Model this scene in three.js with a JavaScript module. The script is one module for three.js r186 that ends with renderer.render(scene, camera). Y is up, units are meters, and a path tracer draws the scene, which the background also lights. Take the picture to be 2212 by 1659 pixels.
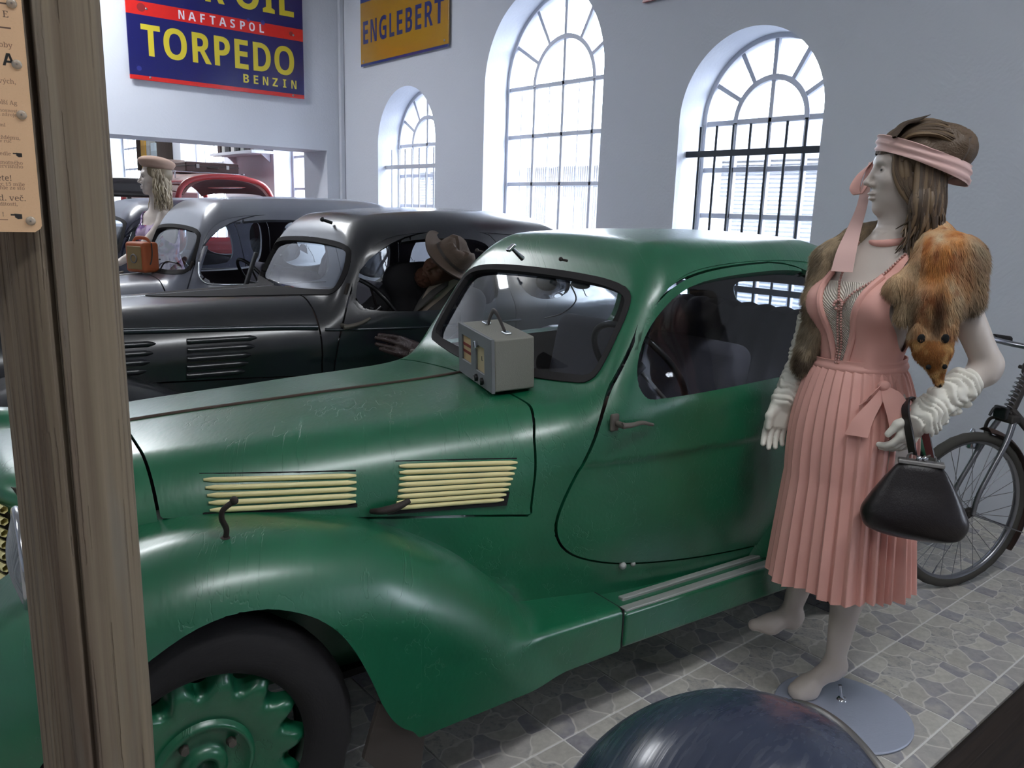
import * as THREE from 'three';
import { mergeGeometries, mergeVertices, toCreasedNormals } from 'three/addons/utils/BufferGeometryUtils.js';
import { RoundedBoxGeometry } from 'three/addons/geometries/RoundedBoxGeometry.js';
import { RectAreaLightUniformsLib } from 'three/addons/lights/RectAreaLightUniformsLib.js';
import { TextGeometry } from 'three/addons/geometries/TextGeometry.js';
import { FontLoader } from 'three/addons/loaders/FontLoader.js';
RectAreaLightUniformsLib.init();

// ---------------------------------------------------------------- camera, sky, lamps, exposure
const scene = new THREE.Scene();
const camera = new THREE.PerspectiveCamera(51.39, 2212 / 1659, 0.05, 200);
camera.rotation.order = 'YXZ';
camera.position.set(0, 1.48, 0);
camera.rotation.set(-12.178 * Math.PI / 180, -39.766 * Math.PI / 180, 1.765 * Math.PI / 180);
scene.add(camera);
const renderer = new THREE.WebGLRenderer({ antialias: true });
renderer.toneMapping = THREE.LinearToneMapping;
renderer.toneMappingExposure = 1.06;
renderer.shadowMap.enabled = true;
scene.background = new THREE.Color().setRGB(19, 20, 21.5);      // white overcast sky outside the windows
const WX = 4.4, WZ = -8.35, CEIL = 4.3, BACKX = -5.2, FRONTZ = 5.2;  // hall: window wall at x = WX, sign wall at z = WZ
// strip lamps under the ceiling: [x, z, length, power]
const STRIPS = [[1.6, 0.3, 1.5, 34], [-1.3, 0.7, 1.5, 24], [1.0, -7.4, 1.5, 76], [-2.6, -3.2, 1.5, 14], [2.6, -12.5, 1.5, 110]];

// ---------------------------------------------------------------- helpers
const V = (x, y, z) => new THREE.Vector3(x, y, z);
function rng(seed) { let s = seed | 0; return () => { s = (s + 0x6d2b79f5) | 0; let t = Math.imul(s ^ (s >>> 15), 1 | s); t = (t + Math.imul(t ^ (t >>> 7), 61 | t)) ^ t; return ((t ^ (t >>> 14)) >>> 0) / 4294967296; }; }
const hash3 = (x, y, z) => { let h = Math.imul(x, 374761393) ^ Math.imul(y, 668265263) ^ Math.imul(z, 2147483647 - 69); h = Math.imul(h ^ (h >>> 13), 1274126177); return ((h ^ (h >>> 16)) >>> 0) / 4294967296; };
function noise(x, y, z) {
  const i = Math.floor(x), j = Math.floor(y), k = Math.floor(z); let a = x - i, b = y - j, c = z - k; a = a * a * (3 - 2 * a); b = b * b * (3 - 2 * b); c = c * c * (3 - 2 * c);
  const l = (p, q, t) => p + (q - p) * t;
  return l(l(l(hash3(i, j, k), hash3(i + 1, j, k), a), l(hash3(i, j + 1, k), hash3(i + 1, j + 1, k), a), b), l(l(hash3(i, j, k + 1), hash3(i + 1, j, k + 1), a), l(hash3(i, j + 1, k + 1), hash3(i + 1, j + 1, k + 1), a), b), c);
}
const fbm = (x, y, z, o = 4) => { let s = 0, a = 0.5, t = 0; for (let i = 0; i < o; i++) { s += a * noise(x, y, z); t += a; a *= 0.5; x = x * 2.03 + 7.1; y = y * 2.03 + 3.7; z = z * 2.03 + 1.3; } return s / t; };
const clamp = (x, a = 0, b = 1) => Math.max(a, Math.min(b, x));
const lerp = (a, b, t) => a + (b - a) * t;
const sstep = (a, b, x) => { const t = clamp((x - a) / (b - a)); return t * t * (3 - 2 * t); };
const taken = new Map();
function numbered(n) { const k = taken.get(n) || 0; taken.set(n, k + 1); return k ? n + '_' + String(k).padStart(3, '0') : n; }
function mk(name, geo, mat, parent) {
  const m = new THREE.Mesh(geo, mat); m.castShadow = m.receiveShadow = true;
  m.name = parent ? name : numbered(name); (parent || scene).add(m); return m;
}
function tag(o, label, category, group) { o.userData.label = label; o.userData.category = category; if (group) o.userData.group = group; return o; }
function thing(name, label, category, pos = [0, 0, 0], turn = 0, group) {
  const o = new THREE.Group(); o.name = numbered(name); o.position.set(...pos); o.rotation.y = turn; scene.add(o); return tag(o, label, category, group);
}
function struct(o) { o.userData.kind = 'structure'; return o; }
const at = (g, x = 0, y = 0, z = 0, rx = 0, ry = 0, rz = 0) => { if (rx || ry || rz) g.applyMatrix4(new THREE.Matrix4().makeRotationFromEuler(new THREE.Euler(rx, ry, rz))); return g.translate(x, y, z); };
const plain = (g) => { g = g.index ? g.toNonIndexed() : g; for (const k of Object.keys(g.attributes)) if (!['position', 'normal', 'uv'].includes(k)) g.deleteAttribute(k); if (!g.attributes.uv) g.setAttribute('uv', new THREE.BufferAttribute(new Float32Array(g.attributes.position.count * 2), 2)); return g; };
const merge = (a) => mergeGeometries(a.map(plain));
const box = (w, h, d, x = 0, y = 0, z = 0) => new THREE.BoxGeometry(w, h, d).translate(x, y, z);
const rbox = (w, h, d, r, x = 0, y = 0, z = 0, s = 2) => new RoundedBoxGeometry(w, h, d, s, Math.min(r, w / 2.01, h / 2.01, d / 2.01)).translate(x, y, z);
function rod(a, b, r, r2 = r, seg = 10) {
  const A = V(...a), B = V(...b), d = B.clone().sub(A), L = d.length();
  const g = new THREE.CylinderGeometry(r2, r, L, seg, 1); g.translate(0, L / 2, 0);
  g.applyQuaternion(new THREE.Quaternion().setFromUnitVectors(V(0, 1, 0), d.normalize())); return g.translate(A.x, A.y, A.z);
}
const ball = (r, x, y, z, sx = 1, sy = 1, sz = 1, n = 14) => new THREE.SphereGeometry(r, n, Math.max(6, n * 0.7 | 0)).scale(sx, sy, sz).translate(x, y, z);
// tube along points with a radius that may change: rad = number or (t) => number; flat = [a, b] squashes the section
function tube(pts, rad, seg = 40, sides = 8, closed = false, flat) {
  const c = new THREE.CatmullRomCurve3(pts.map((p) => V(...p)), closed, 'centripetal');
  const g = new THREE.TubeGeometry(c, seg, 1, sides, closed), p = g.attributes.position, f = c.computeFrenetFrames(seg, closed), q = V(0, 0, 0);
  for (let i = 0; i <= seg; i++) {
    const t = i / seg, o = c.getPointAt(t), r = typeof rad === 'function' ? rad(t) : rad;
    for (let j = 0; j <= sides; j++) {
      const k = i * (sides + 1) + j; q.fromBufferAttribute(p, k).sub(o);
      if (flat) { const n = q.dot(f.normals[i]), b = q.dot(f.binormals[i]); q.copy(f.normals[i]).multiplyScalar(n * flat[0]).addScaledVector(f.binormals[i], b * flat[1]); }
      q.multiplyScalar(r).add(o); p.setXYZ(k, q.x, q.y, q.z);
    }
  }
  if (typeof rad === 'function' || flat) g.computeVertexNormals();
  return g;
}
const lathe = (pts, seg = 40) => new THREE.LatheGeometry(pts.map((p) => new THREE.Vector2(p[0], p[1])), seg);
function shapeOf(pts) { return new THREE.Shape(pts.map((p) => new THREE.Vector2(p[0], p[1]))); }
function extrude(shape, depth, bevel = 0, seg = 2, cs = 12) { return new THREE.ExtrudeGeometry(shape, { depth, bevelEnabled: bevel > 0, bevelThickness: bevel, bevelSize: bevel, bevelSegments: seg, curveSegments: cs }); }

// ---- signed distance tools
const rmax = (a, b, r) => { const p = Math.max(a + r, 0), q = Math.max(b + r, 0); return Math.sqrt(p * p + q * q) + Math.min(Math.max(a + r, b + r), 0) - r; };
const smin = (a, b, k) => { const h = Math.max(k - Math.abs(a - b), 0) / k; return Math.min(a, b) - h * h * k * 0.25; };
const smax = (a, b, k) => -smin(-a, -b, k);
function curve1(pts) {                                            // smooth function through (x, y) pairs
  const n = pts.length, m = pts.map((p, i) => { const a = pts[Math.max(0, i - 1)], b = pts[Math.min(n - 1, i + 1)]; return (b[1] - a[1]) / (b[0] - a[0]); });
  return (x) => {
    if (x <= pts[0][0]) return pts[0][1] + m[0] * (x - pts[0][0]);
    if (x >= pts[n - 1][0]) return pts[n - 1][1] + m[n - 1] * (x - pts[n - 1][0]);
    let i = 0; while (x > pts[i + 1][0]) i++;
    const h = pts[i + 1][0] - pts[i][0], t = (x - pts[i][0]) / h, t2 = t * t, t3 = t2 * t;
    return (2 * t3 - 3 * t2 + 1) * pts[i][1] + (t3 - 2 * t2 + t) * h * m[i] + (-2 * t3 + 3 * t2) * pts[i + 1][1] + (t3 - t2) * h * m[i + 1];
  };
}
function chaikin(p, n = 3) { for (let k = 0; k < n; k++) { const q = []; for (let i = 0; i < p.length; i++) { const a = p[i], b = p[(i + 1) % p.length]; q.push([a[0] * 0.75 + b[0] * 0.25, a[1] * 0.75 + b[1] * 0.25], [a[0] * 0.25 + b[0] * 0.75, a[1] * 0.25 + b[1] * 0.75]); } p = q; } return p; }
function polySdf(p) {                                             // signed distance to a closed polygon, inside negative
  return (x, y) => {
    let d = 1e9, s = 1;
    for (let i = 0, j = p.length - 1; i < p.length; j = i++) {
      const ex = p[j][0] - p[i][0], ey = p[j][1] - p[i][1], wx = x - p[i][0], wy = y - p[i][1], t = clamp((wx * ex + wy * ey) / (ex * ex + ey * ey + 1e-12));
      const bx = wx - ex * t, by = wy - ey * t; d = Math.min(d, bx * bx + by * by);
      const c1 = y >= p[i][1], c2 = y < p[j][1], c3 = ex * wy > ey * wx; if ((c1 && c2 && c3) || (!c1 && !c2 && !c3)) s = -s;
    }
    return s * Math.sqrt(d);
  };
}
function capsule(a, b, ra, rb) {                                   // tapered capsule
  const bx = b[0] - a[0], by = b[1] - a[1], bz = b[2] - a[2], L = bx * bx + by * by + bz * bz;
  return (x, y, z) => { const px = x - a[0], py = y - a[1], pz = z - a[2], t = clamp((px * bx + py * by + pz * bz) / L), qx = px - bx * t, qy = py - by * t, qz = pz - bz * t; return Math.sqrt(qx * qx + qy * qy + qz * qz) - lerp(ra, rb, t); };
}
const ellipsoid = (c, r) => (x, y, z) => { const a = (x - c[0]) / r[0], b = (y - c[1]) / r[1], d = (z - c[2]) / r[2], k0 = Math.sqrt(a * a + b * b + d * d), e = a / r[0], f = b / r[1], g = d / r[2], k1 = Math.sqrt(e * e + f * f + g * g); return k1 < 1e-6 ? -Math.min(...r) : k0 * (k0 - 1) / k1; };
// surface nets: the zero surface of f in a box, vertices pulled onto it, smooth normals
function sdfMesh(f, lo, hi, cell) {
  const nx = Math.ceil((hi[0] - lo[0]) / cell) + 1, ny = Math.ceil((hi[1] - lo[1]) / cell) + 1, nz = Math.ceil((hi[2] - lo[2]) / cell) + 1, val = new Float32Array(nx * ny * nz), B = 4, rad = B * cell * 0.866 * 1.9;
  for (let bi = 0; bi < nx; bi += B) for (let bj = 0; bj < ny; bj += B) for (let bk = 0; bk < nz; bk += B) {
    const c = f(lo[0] + (bi + B / 2 - 0.5) * cell, lo[1] + (bj + B / 2 - 0.5) * cell, lo[2] + (bk + B / 2 - 0.5) * cell), far = Math.abs(c) > rad;
    for (let i = bi; i < Math.min(nx, bi + B); i++) for (let j = bj; j < Math.min(ny, bj + B); j++) for (let k = bk; k < Math.min(nz, bk + B); k++) val[(i * ny + j) * nz + k] = far ? c : f(lo[0] + i * cell, lo[1] + j * cell, lo[2] + k * cell);
  }
  const id = new Int32Array(nx * ny * nz).fill(-1), pos = [], nor = [], idx = [], e = cell * 0.05;
  const grad = (x, y, z) => { const gx = f(x + e, y, z) - f(x - e, y, z), gy = f(x, y + e, z) - f(x, y - e, z), gz = f(x, y, z + e) - f(x, y, z - e); return [gx / (2 * e), gy / (2 * e), gz / (2 * e)]; };
  const cor = [[0, 0, 0], [1, 0, 0], [0, 1, 0], [1, 1, 0], [0, 0, 1], [1, 0, 1], [0, 1, 1], [1, 1, 1]], edg = [[0, 1], [2, 3], [4, 5], [6, 7], [0, 2], [1, 3], [4, 6], [5, 7], [0, 4], [1, 5], [2, 6], [3, 7]];
  const v8 = new Float32Array(8);
  for (let i = 0; i < nx - 1; i++) for (let j = 0; j < ny - 1; j++) for (let k = 0; k < nz - 1; k++) {
    let m = 0; for (let q = 0; q < 8; q++) { const c = cor[q]; v8[q] = val[((i + c[0]) * ny + j + c[1]) * nz + k + c[2]]; if (v8[q] < 0) m |= 1 << q; }
    if (m === 0 || m === 255) continue;
    let x = 0, y = 0, z = 0, n = 0;
    for (const [a, b] of edg) if ((v8[a] < 0) !== (v8[b] < 0)) { const t = v8[a] / (v8[a] - v8[b]), A = cor[a], Bc = cor[b]; x += lerp(A[0], Bc[0], t); y += lerp(A[1], Bc[1], t); z += lerp(A[2], Bc[2], t); n++; }
    let px = lo[0] + (i + x / n) * cell, py = lo[1] + (j + y / n) * cell, pz = lo[2] + (k + z / n) * cell, g;
    for (let it = 0; it < 2; it++) { g = grad(px, py, pz); const L2 = g[0] * g[0] + g[1] * g[1] + g[2] * g[2] + 1e-9, d = clamp(f(px, py, pz) / Math.sqrt(L2), -cell * 0.6, cell * 0.6) / Math.sqrt(L2); px -= g[0] * d; py -= g[1] * d; pz -= g[2] * d; }
    g = grad(px, py, pz); const L = Math.hypot(...g) || 1; id[(i * ny + j) * nz + k] = pos.length / 3; pos.push(px, py, pz); nor.push(g[0] / L, g[1] / L, g[2] / L);
  }
  const quad = (a, b, c, d, flip) => { if (a < 0 || b < 0 || c < 0 || d < 0) return; if (flip) idx.push(a, c, b, a, d, c); else idx.push(a, b, c, a, c, d); };
  for (let i = 1; i < nx - 1; i++) for (let j = 1; j < ny - 1; j++) for (let k = 1; k < nz - 1; k++) {
    const s = val[(i * ny + j) * nz + k] < 0, at3 = (a, b, c) => id[((i + a) * ny + j + b) * nz + k + c];
    if (s !== val[((i + 1) * ny + j) * nz + k] < 0) quad(at3(0, -1, -1), at3(0, 0, -1), at3(0, 0, 0), at3(0, -1, 0), !s);
    if (s !== val[(i * ny + j + 1) * nz + k] < 0) quad(at3(-1, 0, -1), at3(-1, 0, 0), at3(0, 0, 0), at3(0, 0, -1), !s);
    if (s !== val[(i * ny + j) * nz + k + 1] < 0) quad(at3(-1, -1, 0), at3(0, -1, 0), at3(0, 0, 0), at3(-1, 0, 0), !s);
  }
  const g = new THREE.BufferGeometry(); g.setAttribute('position', new THREE.Float32BufferAttribute(pos, 3)); g.setAttribute('normal', new THREE.Float32BufferAttribute(nor, 3)); g.setIndex(idx); return g;
}
// keep the part of an indexed geometry where s(x, y, z) < 0
function clip(geo, s) {
  const P = geo.attributes.position.array, N = geo.attributes.normal.array, n = P.length / 3, d = new Float32Array(n), map = new Int32Array(n).fill(-1), pos = [], nor = [], idx = [], cut = new Map();
  for (let i = 0; i < n; i++) d[i] = s(P[3 * i], P[3 * i + 1], P[3 * i + 2]);
  const put = (i) => { if (map[i] < 0) { map[i] = pos.length / 3; pos.push(P[3 * i], P[3 * i + 1], P[3 * i + 2]); nor.push(N[3 * i], N[3 * i + 1], N[3 * i + 2]); } return map[i]; };
  const mid = (i, j) => {
    const k = i < j ? i * n + j : j * n + i; if (cut.has(k)) return cut.get(k);
    let t0 = 0, t1 = 1, t = d[i] / (d[i] - d[j]); const q = [0, 0, 0];
    for (let it = 0; it < 4; it++) { for (let c = 0; c < 3; c++) q[c] = lerp(P[3 * i + c], P[3 * j + c], t); const v = s(...q); if ((v < 0) === (d[i] < 0)) t0 = t; else t1 = t; t = Math.abs(v) < 1e-4 ? t : it < 1 ? t : (t0 + t1) / 2; }
    for (let c = 0; c < 3; c++) { q[c] = lerp(P[3 * i + c], P[3 * j + c], t); }
    pos.push(...q); const a = [0, 1, 2].map((c) => lerp(N[3 * i + c], N[3 * j + c], t)), L = Math.hypot(...a) || 1; nor.push(a[0] / L, a[1] / L, a[2] / L); cut.set(k, pos.length / 3 - 1); return pos.length / 3 - 1;
  };
  const I = geo.index.array;
  for (let t = 0; t < I.length; t += 3) {
    const v = [I[t], I[t + 1], I[t + 2]], inn = v.map((i) => d[i] < 0), c = inn.filter(Boolean).length;
    if (c === 3) idx.push(put(v[0]), put(v[1]), put(v[2]));
    else if (c === 1) { const k = inn.indexOf(true), a = v[k], b = v[(k + 1) % 3], e = v[(k + 2) % 3]; idx.push(put(a), mid(a, b), mid(a, e)); }
    else if (c === 2) { const k = inn.indexOf(false), a = v[k], b = v[(k + 1) % 3], e = v[(k + 2) % 3], m1 = mid(a, b), m2 = mid(e, a); idx.push(put(b), put(e), m2, put(b), m2, m1); }
  }
  const g = new THREE.BufferGeometry(); g.setAttribute('position', new THREE.Float32BufferAttribute(pos, 3)); g.setAttribute('normal', new THREE.Float32BufferAttribute(nor, 3)); g.setIndex(idx); return g;
}
function offset(geo, t) { const g = geo.clone(), P = g.attributes.position.array, N = g.attributes.normal.array; for (let i = 0; i < P.length; i++) P[i] += N[i] * t; return g; }
// give a sheet thickness: group 0 outside and rim, group 1 inside (used when two materials are passed)
function solidify(geo, t) {
  const P = geo.attributes.position.array, N = geo.attributes.normal.array, n = P.length / 3, I = geo.index.array, pos = Array.from(P), nor = Array.from(N), idx = Array.from(I), ed = new Map();
  for (let i = 0; i < n; i++) for (let c = 0; c < 3; c++) { pos.push(P[3 * i + c] - N[3 * i + c] * t); }
  for (let i = 0; i < n; i++) nor.push(-N[3 * i], -N[3 * i + 1], -N[3 * i + 2]);
  const inner = []; for (let i = 0; i < I.length; i += 3) { inner.push(I[i] + n, I[i + 2] + n, I[i + 1] + n); for (const [a, b] of [[I[i], I[i + 1]], [I[i + 1], I[i + 2]], [I[i + 2], I[i]]]) { const k = a < b ? a * n + b : b * n + a; ed.set(k, ed.has(k) ? null : [a, b]); } }
  for (const e of ed.values()) if (e) {
    const [a, b] = e, A = pos.length / 3, ax = P[3 * b] - P[3 * a], ay = P[3 * b + 1] - P[3 * a + 1], az = P[3 * b + 2] - P[3 * a + 2];
    let rx = ay * N[3 * a + 2] - az * N[3 * a + 1], ry = az * N[3 * a] - ax * N[3 * a + 2], rz = ax * N[3 * a + 1] - ay * N[3 * a]; const L = Math.hypot(rx, ry, rz) || 1; rx /= L; ry /= L; rz /= L;
    for (const q of [a, b, a + n, b + n]) { pos.push(pos[3 * q], pos[3 * q + 1], pos[3 * q + 2]); nor.push(rx, ry, rz); }
    idx.push(A, A + 2, A + 1, A + 1, A + 2, A + 3);
  }
  const g = new THREE.BufferGeometry(); g.setAttribute('position', new THREE.Float32BufferAttribute(pos, 3)); g.setAttribute('normal', new THREE.Float32BufferAttribute(nor, 3));
  g.setIndex(idx.concat(inner)); g.addGroup(0, idx.length, 0); g.addGroup(idx.length, inner.length, 1); return g;
}
function slantUV(g, k = 1) { const P = g.attributes.position, uv = new Float32Array(P.count * 2); for (let i = 0; i < P.count; i++) { const x = P.getX(i), y = P.getY(i), z = P.getZ(i); uv[2 * i] = (x + z * 0.43) * k; uv[2 * i + 1] = (y + z * 0.71 + x * 0.13) * k; } g.setAttribute('uv', new THREE.BufferAttribute(uv, 2)); return g; }
function tint(g, f) { const P = g.attributes.position, N = g.attributes.normal, c = new Float32Array(P.count * 3); for (let i = 0; i < P.count; i++) c.set(f(P.getX(i), P.getY(i), P.getZ(i), N && N.getX(i), N && N.getY(i), N && N.getZ(i)), 3 * i); g.setAttribute('color', new THREE.BufferAttribute(c, 3)); return g; }
const lin = (hex) => { const c = new THREE.Color(hex); return [c.r, c.g, c.b]; };
const mix3 = (a, b, t) => [lerp(a[0], b[0], t), lerp(a[1], b[1], t), lerp(a[2], b[2], t)];

// ---- textures and materials
function tex(w, h, f, srgb = true, rep) {
  const d = new Uint8Array(w * h * 4); for (let y = 0; y < h; y++) for (let x = 0; x < w; x++) { const c = f(x / w, y / h, x, y), k = 4 * (y * w + x); if (typeof c === 'number') d[k] = d[k + 1] = d[k + 2] = clamp(c) * 255; else { d[k] = clamp(c[0]) * 255; d[k + 1] = clamp(c[1]) * 255; d[k + 2] = clamp(c[2]) * 255; } d[k + 3] = 255; }
  const t = new THREE.DataTexture(d, w, h); t.wrapS = t.wrapT = THREE.RepeatWrapping; t.magFilter = THREE.LinearFilter; t.minFilter = THREE.LinearMipmapLinearFilter; t.generateMipmaps = true; if (srgb) t.colorSpace = THREE.SRGBColorSpace; if (rep) t.repeat.set(...rep); t.needsUpdate = true; return t;
}
function canvasTex(w, h, draw) { const c = document.createElement('canvas'); c.width = w; c.height = h; draw(c.getContext('2d'), w, h); const t = new THREE.CanvasTexture(c); t.colorSpace = THREE.SRGBColorSpace; t.anisotropy = 8; return t; }
const wrapN = (u, v, p, z = 0) => { const a = u * 2 * Math.PI, b = v * 2 * Math.PI; return fbm(Math.cos(a) * p + 9, Math.sin(a) * p + Math.cos(b) * p + 5, Math.sin(b) * p + z + 3, 4); };
const std = (o) => new THREE.MeshStandardMaterial(o), phy = (o) => new THREE.MeshPhysicalMaterial(o);
const C = (h) => new THREE.Color(h);
const crackle = tex(1024, 1024, (u, v) => { const n = fbm(u * 24, v * 24, 1, 4), k = fbm(u * 7, v * 7, 5, 3), m = fbm(u * 90, v * 90, 4, 2); const c = Math.abs(n - 0.5) < 0.014 && k > 0.52 ? 0.1 : 0.55; return c + (m - 0.5) * 0.35 + (n - 0.5) * 0.5; }, false);
const speck = tex(512, 512, (u, v) => wrapN(u, v, 30) * 0.6 + wrapN(u, v, 7, 8) * 0.4, false);
const streak = tex(512, 512, (u, v) => 0.45 + 0.9 * (wrapN(u, v, 9, 2) - 0.5) + 0.5 * (wrapN(u, v, 28, 5) - 0.5), false);
const M = {};
const paint = (hex, o = {}) => phy({ color: C(hex), roughness: o.r ?? 0.42, roughnessMap: o.map ?? null, clearcoat: o.cc ?? 0.35, clearcoatRoughness: o.cr ?? 0.18, bumpMap: o.bump ?? crackle, bumpScale: o.bs ?? 0.0006, metalness: o.m ?? 0, vertexColors: !!o.vc, sheen: o.sh ?? 0, sheenColor: C(o.shc ?? '#ffffff'), sheenRoughness: o.shr ?? 0.5 });
M.green = paint('#ffffff', { vc: true, r: 0.46, cc: 1.0, cr: 0.26, bs: 0.0013, sh: 0.25, shc: '#a9c4c4', shr: 0.35 });
M.black = paint('#ffffff', { vc: true, r: 0.38, cc: 0.5, cr: 0.16, bs: 0.00035, bump: speck });
M.lining = std({ color: C('#4a4348'), roughness: 0.95 });
M.liningBrown = std({ color: C('#4d3a34'), roughness: 0.95 });
M.under = std({ color: C('#191718'), roughness: 0.95 });
M.glass = phy({ color: C('#e9eef2'), roughness: 0.03, transmission: 1, thickness: 0, ior: 1.5 });
M.rubber = std({ color: C('#1f1d1e'), roughness: 0.9, bumpMap: speck, bumpScale: 0.001 });
M.chrome = std({ color: C('#c9ccd2'), roughness: 0.18, metalness: 1 });
M.steel = std({ color: C('#8d8a88'), roughness: 0.4, metalness: 0.9, bumpMap: speck, bumpScale: 0.0006 });
M.rust = std({ color: C('#3a3330'), roughness: 0.6, metalness: 0.5, bumpMap: speck, bumpScale: 0.001 });
M.cream = phy({ color: C('#e2d79c'), roughness: 0.45, clearcoat: 0.2 });
M.blackpaint = phy({ color: C('#141417'), roughness: 0.45, clearcoat: 0.3 });
M.dark = std({ color: C('#0b0b0d'), roughness: 0.9 });
// ================================================================= the hall
const wallBump = tex(256, 256, (u, v) => wrapN(u, v, 14), false);
M.wall = std({ color: C('#cdd1da'), roughness: 0.93, bumpMap: wallBump, bumpScale: 0.0015 });
M.ceiling = std({ color: C('#d8d6d0'), roughness: 0.95 });
// --- floor: printed stoneware tiles in pale joints
const TX = 0.337, TZ = 0.3235, X0 = 1.439, Z0 = -0.799;
const tileTex = (() => {
  const r = rng(11), pts = []; for (let i = 0; i < 4; i++) for (let j = 0; j < 4; j++) pts.push([(i + 0.12 + 0.76 * r()) / 4, (j + 0.12 + 0.76 * r()) / 4, r(), r()]);
  const pal = ['#b9b5ac', '#c2beb5', '#b1ada8', '#c9c5ba', '#9c999d', '#bbb8b2', '#aaa7a3'].map(lin);
  return tex(512, 512, (u, v) => {
    const wx = u + 0.09 * (noise(u * 9, v * 9, 1) - 0.5), wy = v + 0.09 * (noise(u * 9 + 5, v * 9, 2) - 0.5); let d1 = 9, d2 = 9, b = null;
    for (const p of pts) { const dx = (wx - p[0]) * 0.8, dy = wy - p[1], d = Math.hypot(dx, dy); if (d < d1) { d2 = d1; d1 = d; b = p; } else if (d < d2) d2 = d; }
    const edge = d2 - d1, n = fbm(u * 26, v * 26, b[2] * 9, 4), n2 = fbm(u * 7, v * 7, 3 + b[3] * 5, 3);
    let c = mix3(pal[Math.floor(b[2] * 6.99)], lin('#c2beb4'), clamp((n2 - 0.45) * 2.2)); c = c.map((q) => q * (0.78 + 0.42 * n)); if (b[3] > 0.74) c = mix3(c, lin('#77757a'), clamp((n - 0.45) * 3) * 0.75);
    c = mix3(lin('#d2cec6'), c, sstep(0.006, 0.02, edge)); return c.map((q) => q <= 0.0031308 ? q * 12.92 : 1.055 * Math.pow(q, 1 / 2.4) - 0.055);
  });
})();
M.tile = std({ map: tileTex, color: C('#ffffff'), roughness: 0.5, bumpMap: speck, bumpScale: 0.0008 });
const tileTexR = tileTex.clone(); tileTexR.repeat.set(1 / TX, 1 / TZ); tileTexR.offset.set(-X0 / TX, Z0 / TZ); tileTexR.needsUpdate = true;
M.tileFar = std({ map: tileTexR, color: C('#efeeec'), roughness: 0.6 });
M.grout = std({ color: C('#e2e0dc'), roughness: 0.9 });
const TILE_Z1 = Z0 + 0.062;
{
  const floor = struct(mk('floor', box(WX - BACKX + 0.4, 0.3, 16.5, (WX + BACKX) / 2, -0.1535, -11.3 + 2.3), M.grout));
  const g = new RoundedBoxGeometry(TX - 0.006, 0.012, TZ - 0.006, 1, 0.0022);
  { const p = g.attributes.position, uv = g.attributes.uv; for (let i = 0; i < p.count; i++) uv.setXY(i, p.getX(i) / TX + 0.5, -p.getZ(i) / TZ + 0.5); }
  for (let i = -3; i < 9; i++) for (let j = 0; j < 7; j++) { const m = mk('tile', g, M.tile, floor); m.position.set(X0 + (i + 0.5) * TX, -0.007, Z0 - (j + 0.5) * TZ); }
  const strip = new RoundedBoxGeometry(TX - 0.006, 0.012, 0.058, 1, 0.0022); { const p = strip.attributes.position, uv = strip.attributes.uv; for (let i = 0; i < p.count; i++) uv.setXY(i, p.getX(i) / TX + 0.5, -p.getZ(i) / TZ + 0.1); }
  for (let i = -3; i < 9; i++) { const m = mk('edge_tile', strip, M.tile, floor); m.position.set(X0 + (i + 0.5) * TX, -0.007, Z0 + 0.032); }
  // the rest of the tiling, too far or too hidden to pick apart
  const far = []; const quad = (xa, xb, za, zb) => { const q = box(xb - xa, 0.008, zb - za, (xa + xb) / 2, -0.007, (za + zb) / 2), p = q.attributes.position; for (let i = 0; i < p.count; i++) q.attributes.uv.setXY(i, p.getX(i), -p.getZ(i)); far.push(q); };
  const xa = X0 - 3 * TX, zb = Z0 - 7 * TZ; quad(BACKX, xa - 0.004, zb, TILE_Z1); quad(BACKX, WX, WZ - 8, zb - 0.004);
  mk('tiling', merge(far), M.tileFar, floor).userData.kind = 'stuff';
}
struct(mk('floor', box(WX - 3.06, 0.296, 1.5, (WX + 3.06) / 2, -0.149, TILE_Z1 + 0.752), M.tileFar)).userData.label = 'tiled platform widening by the window wall';
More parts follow.
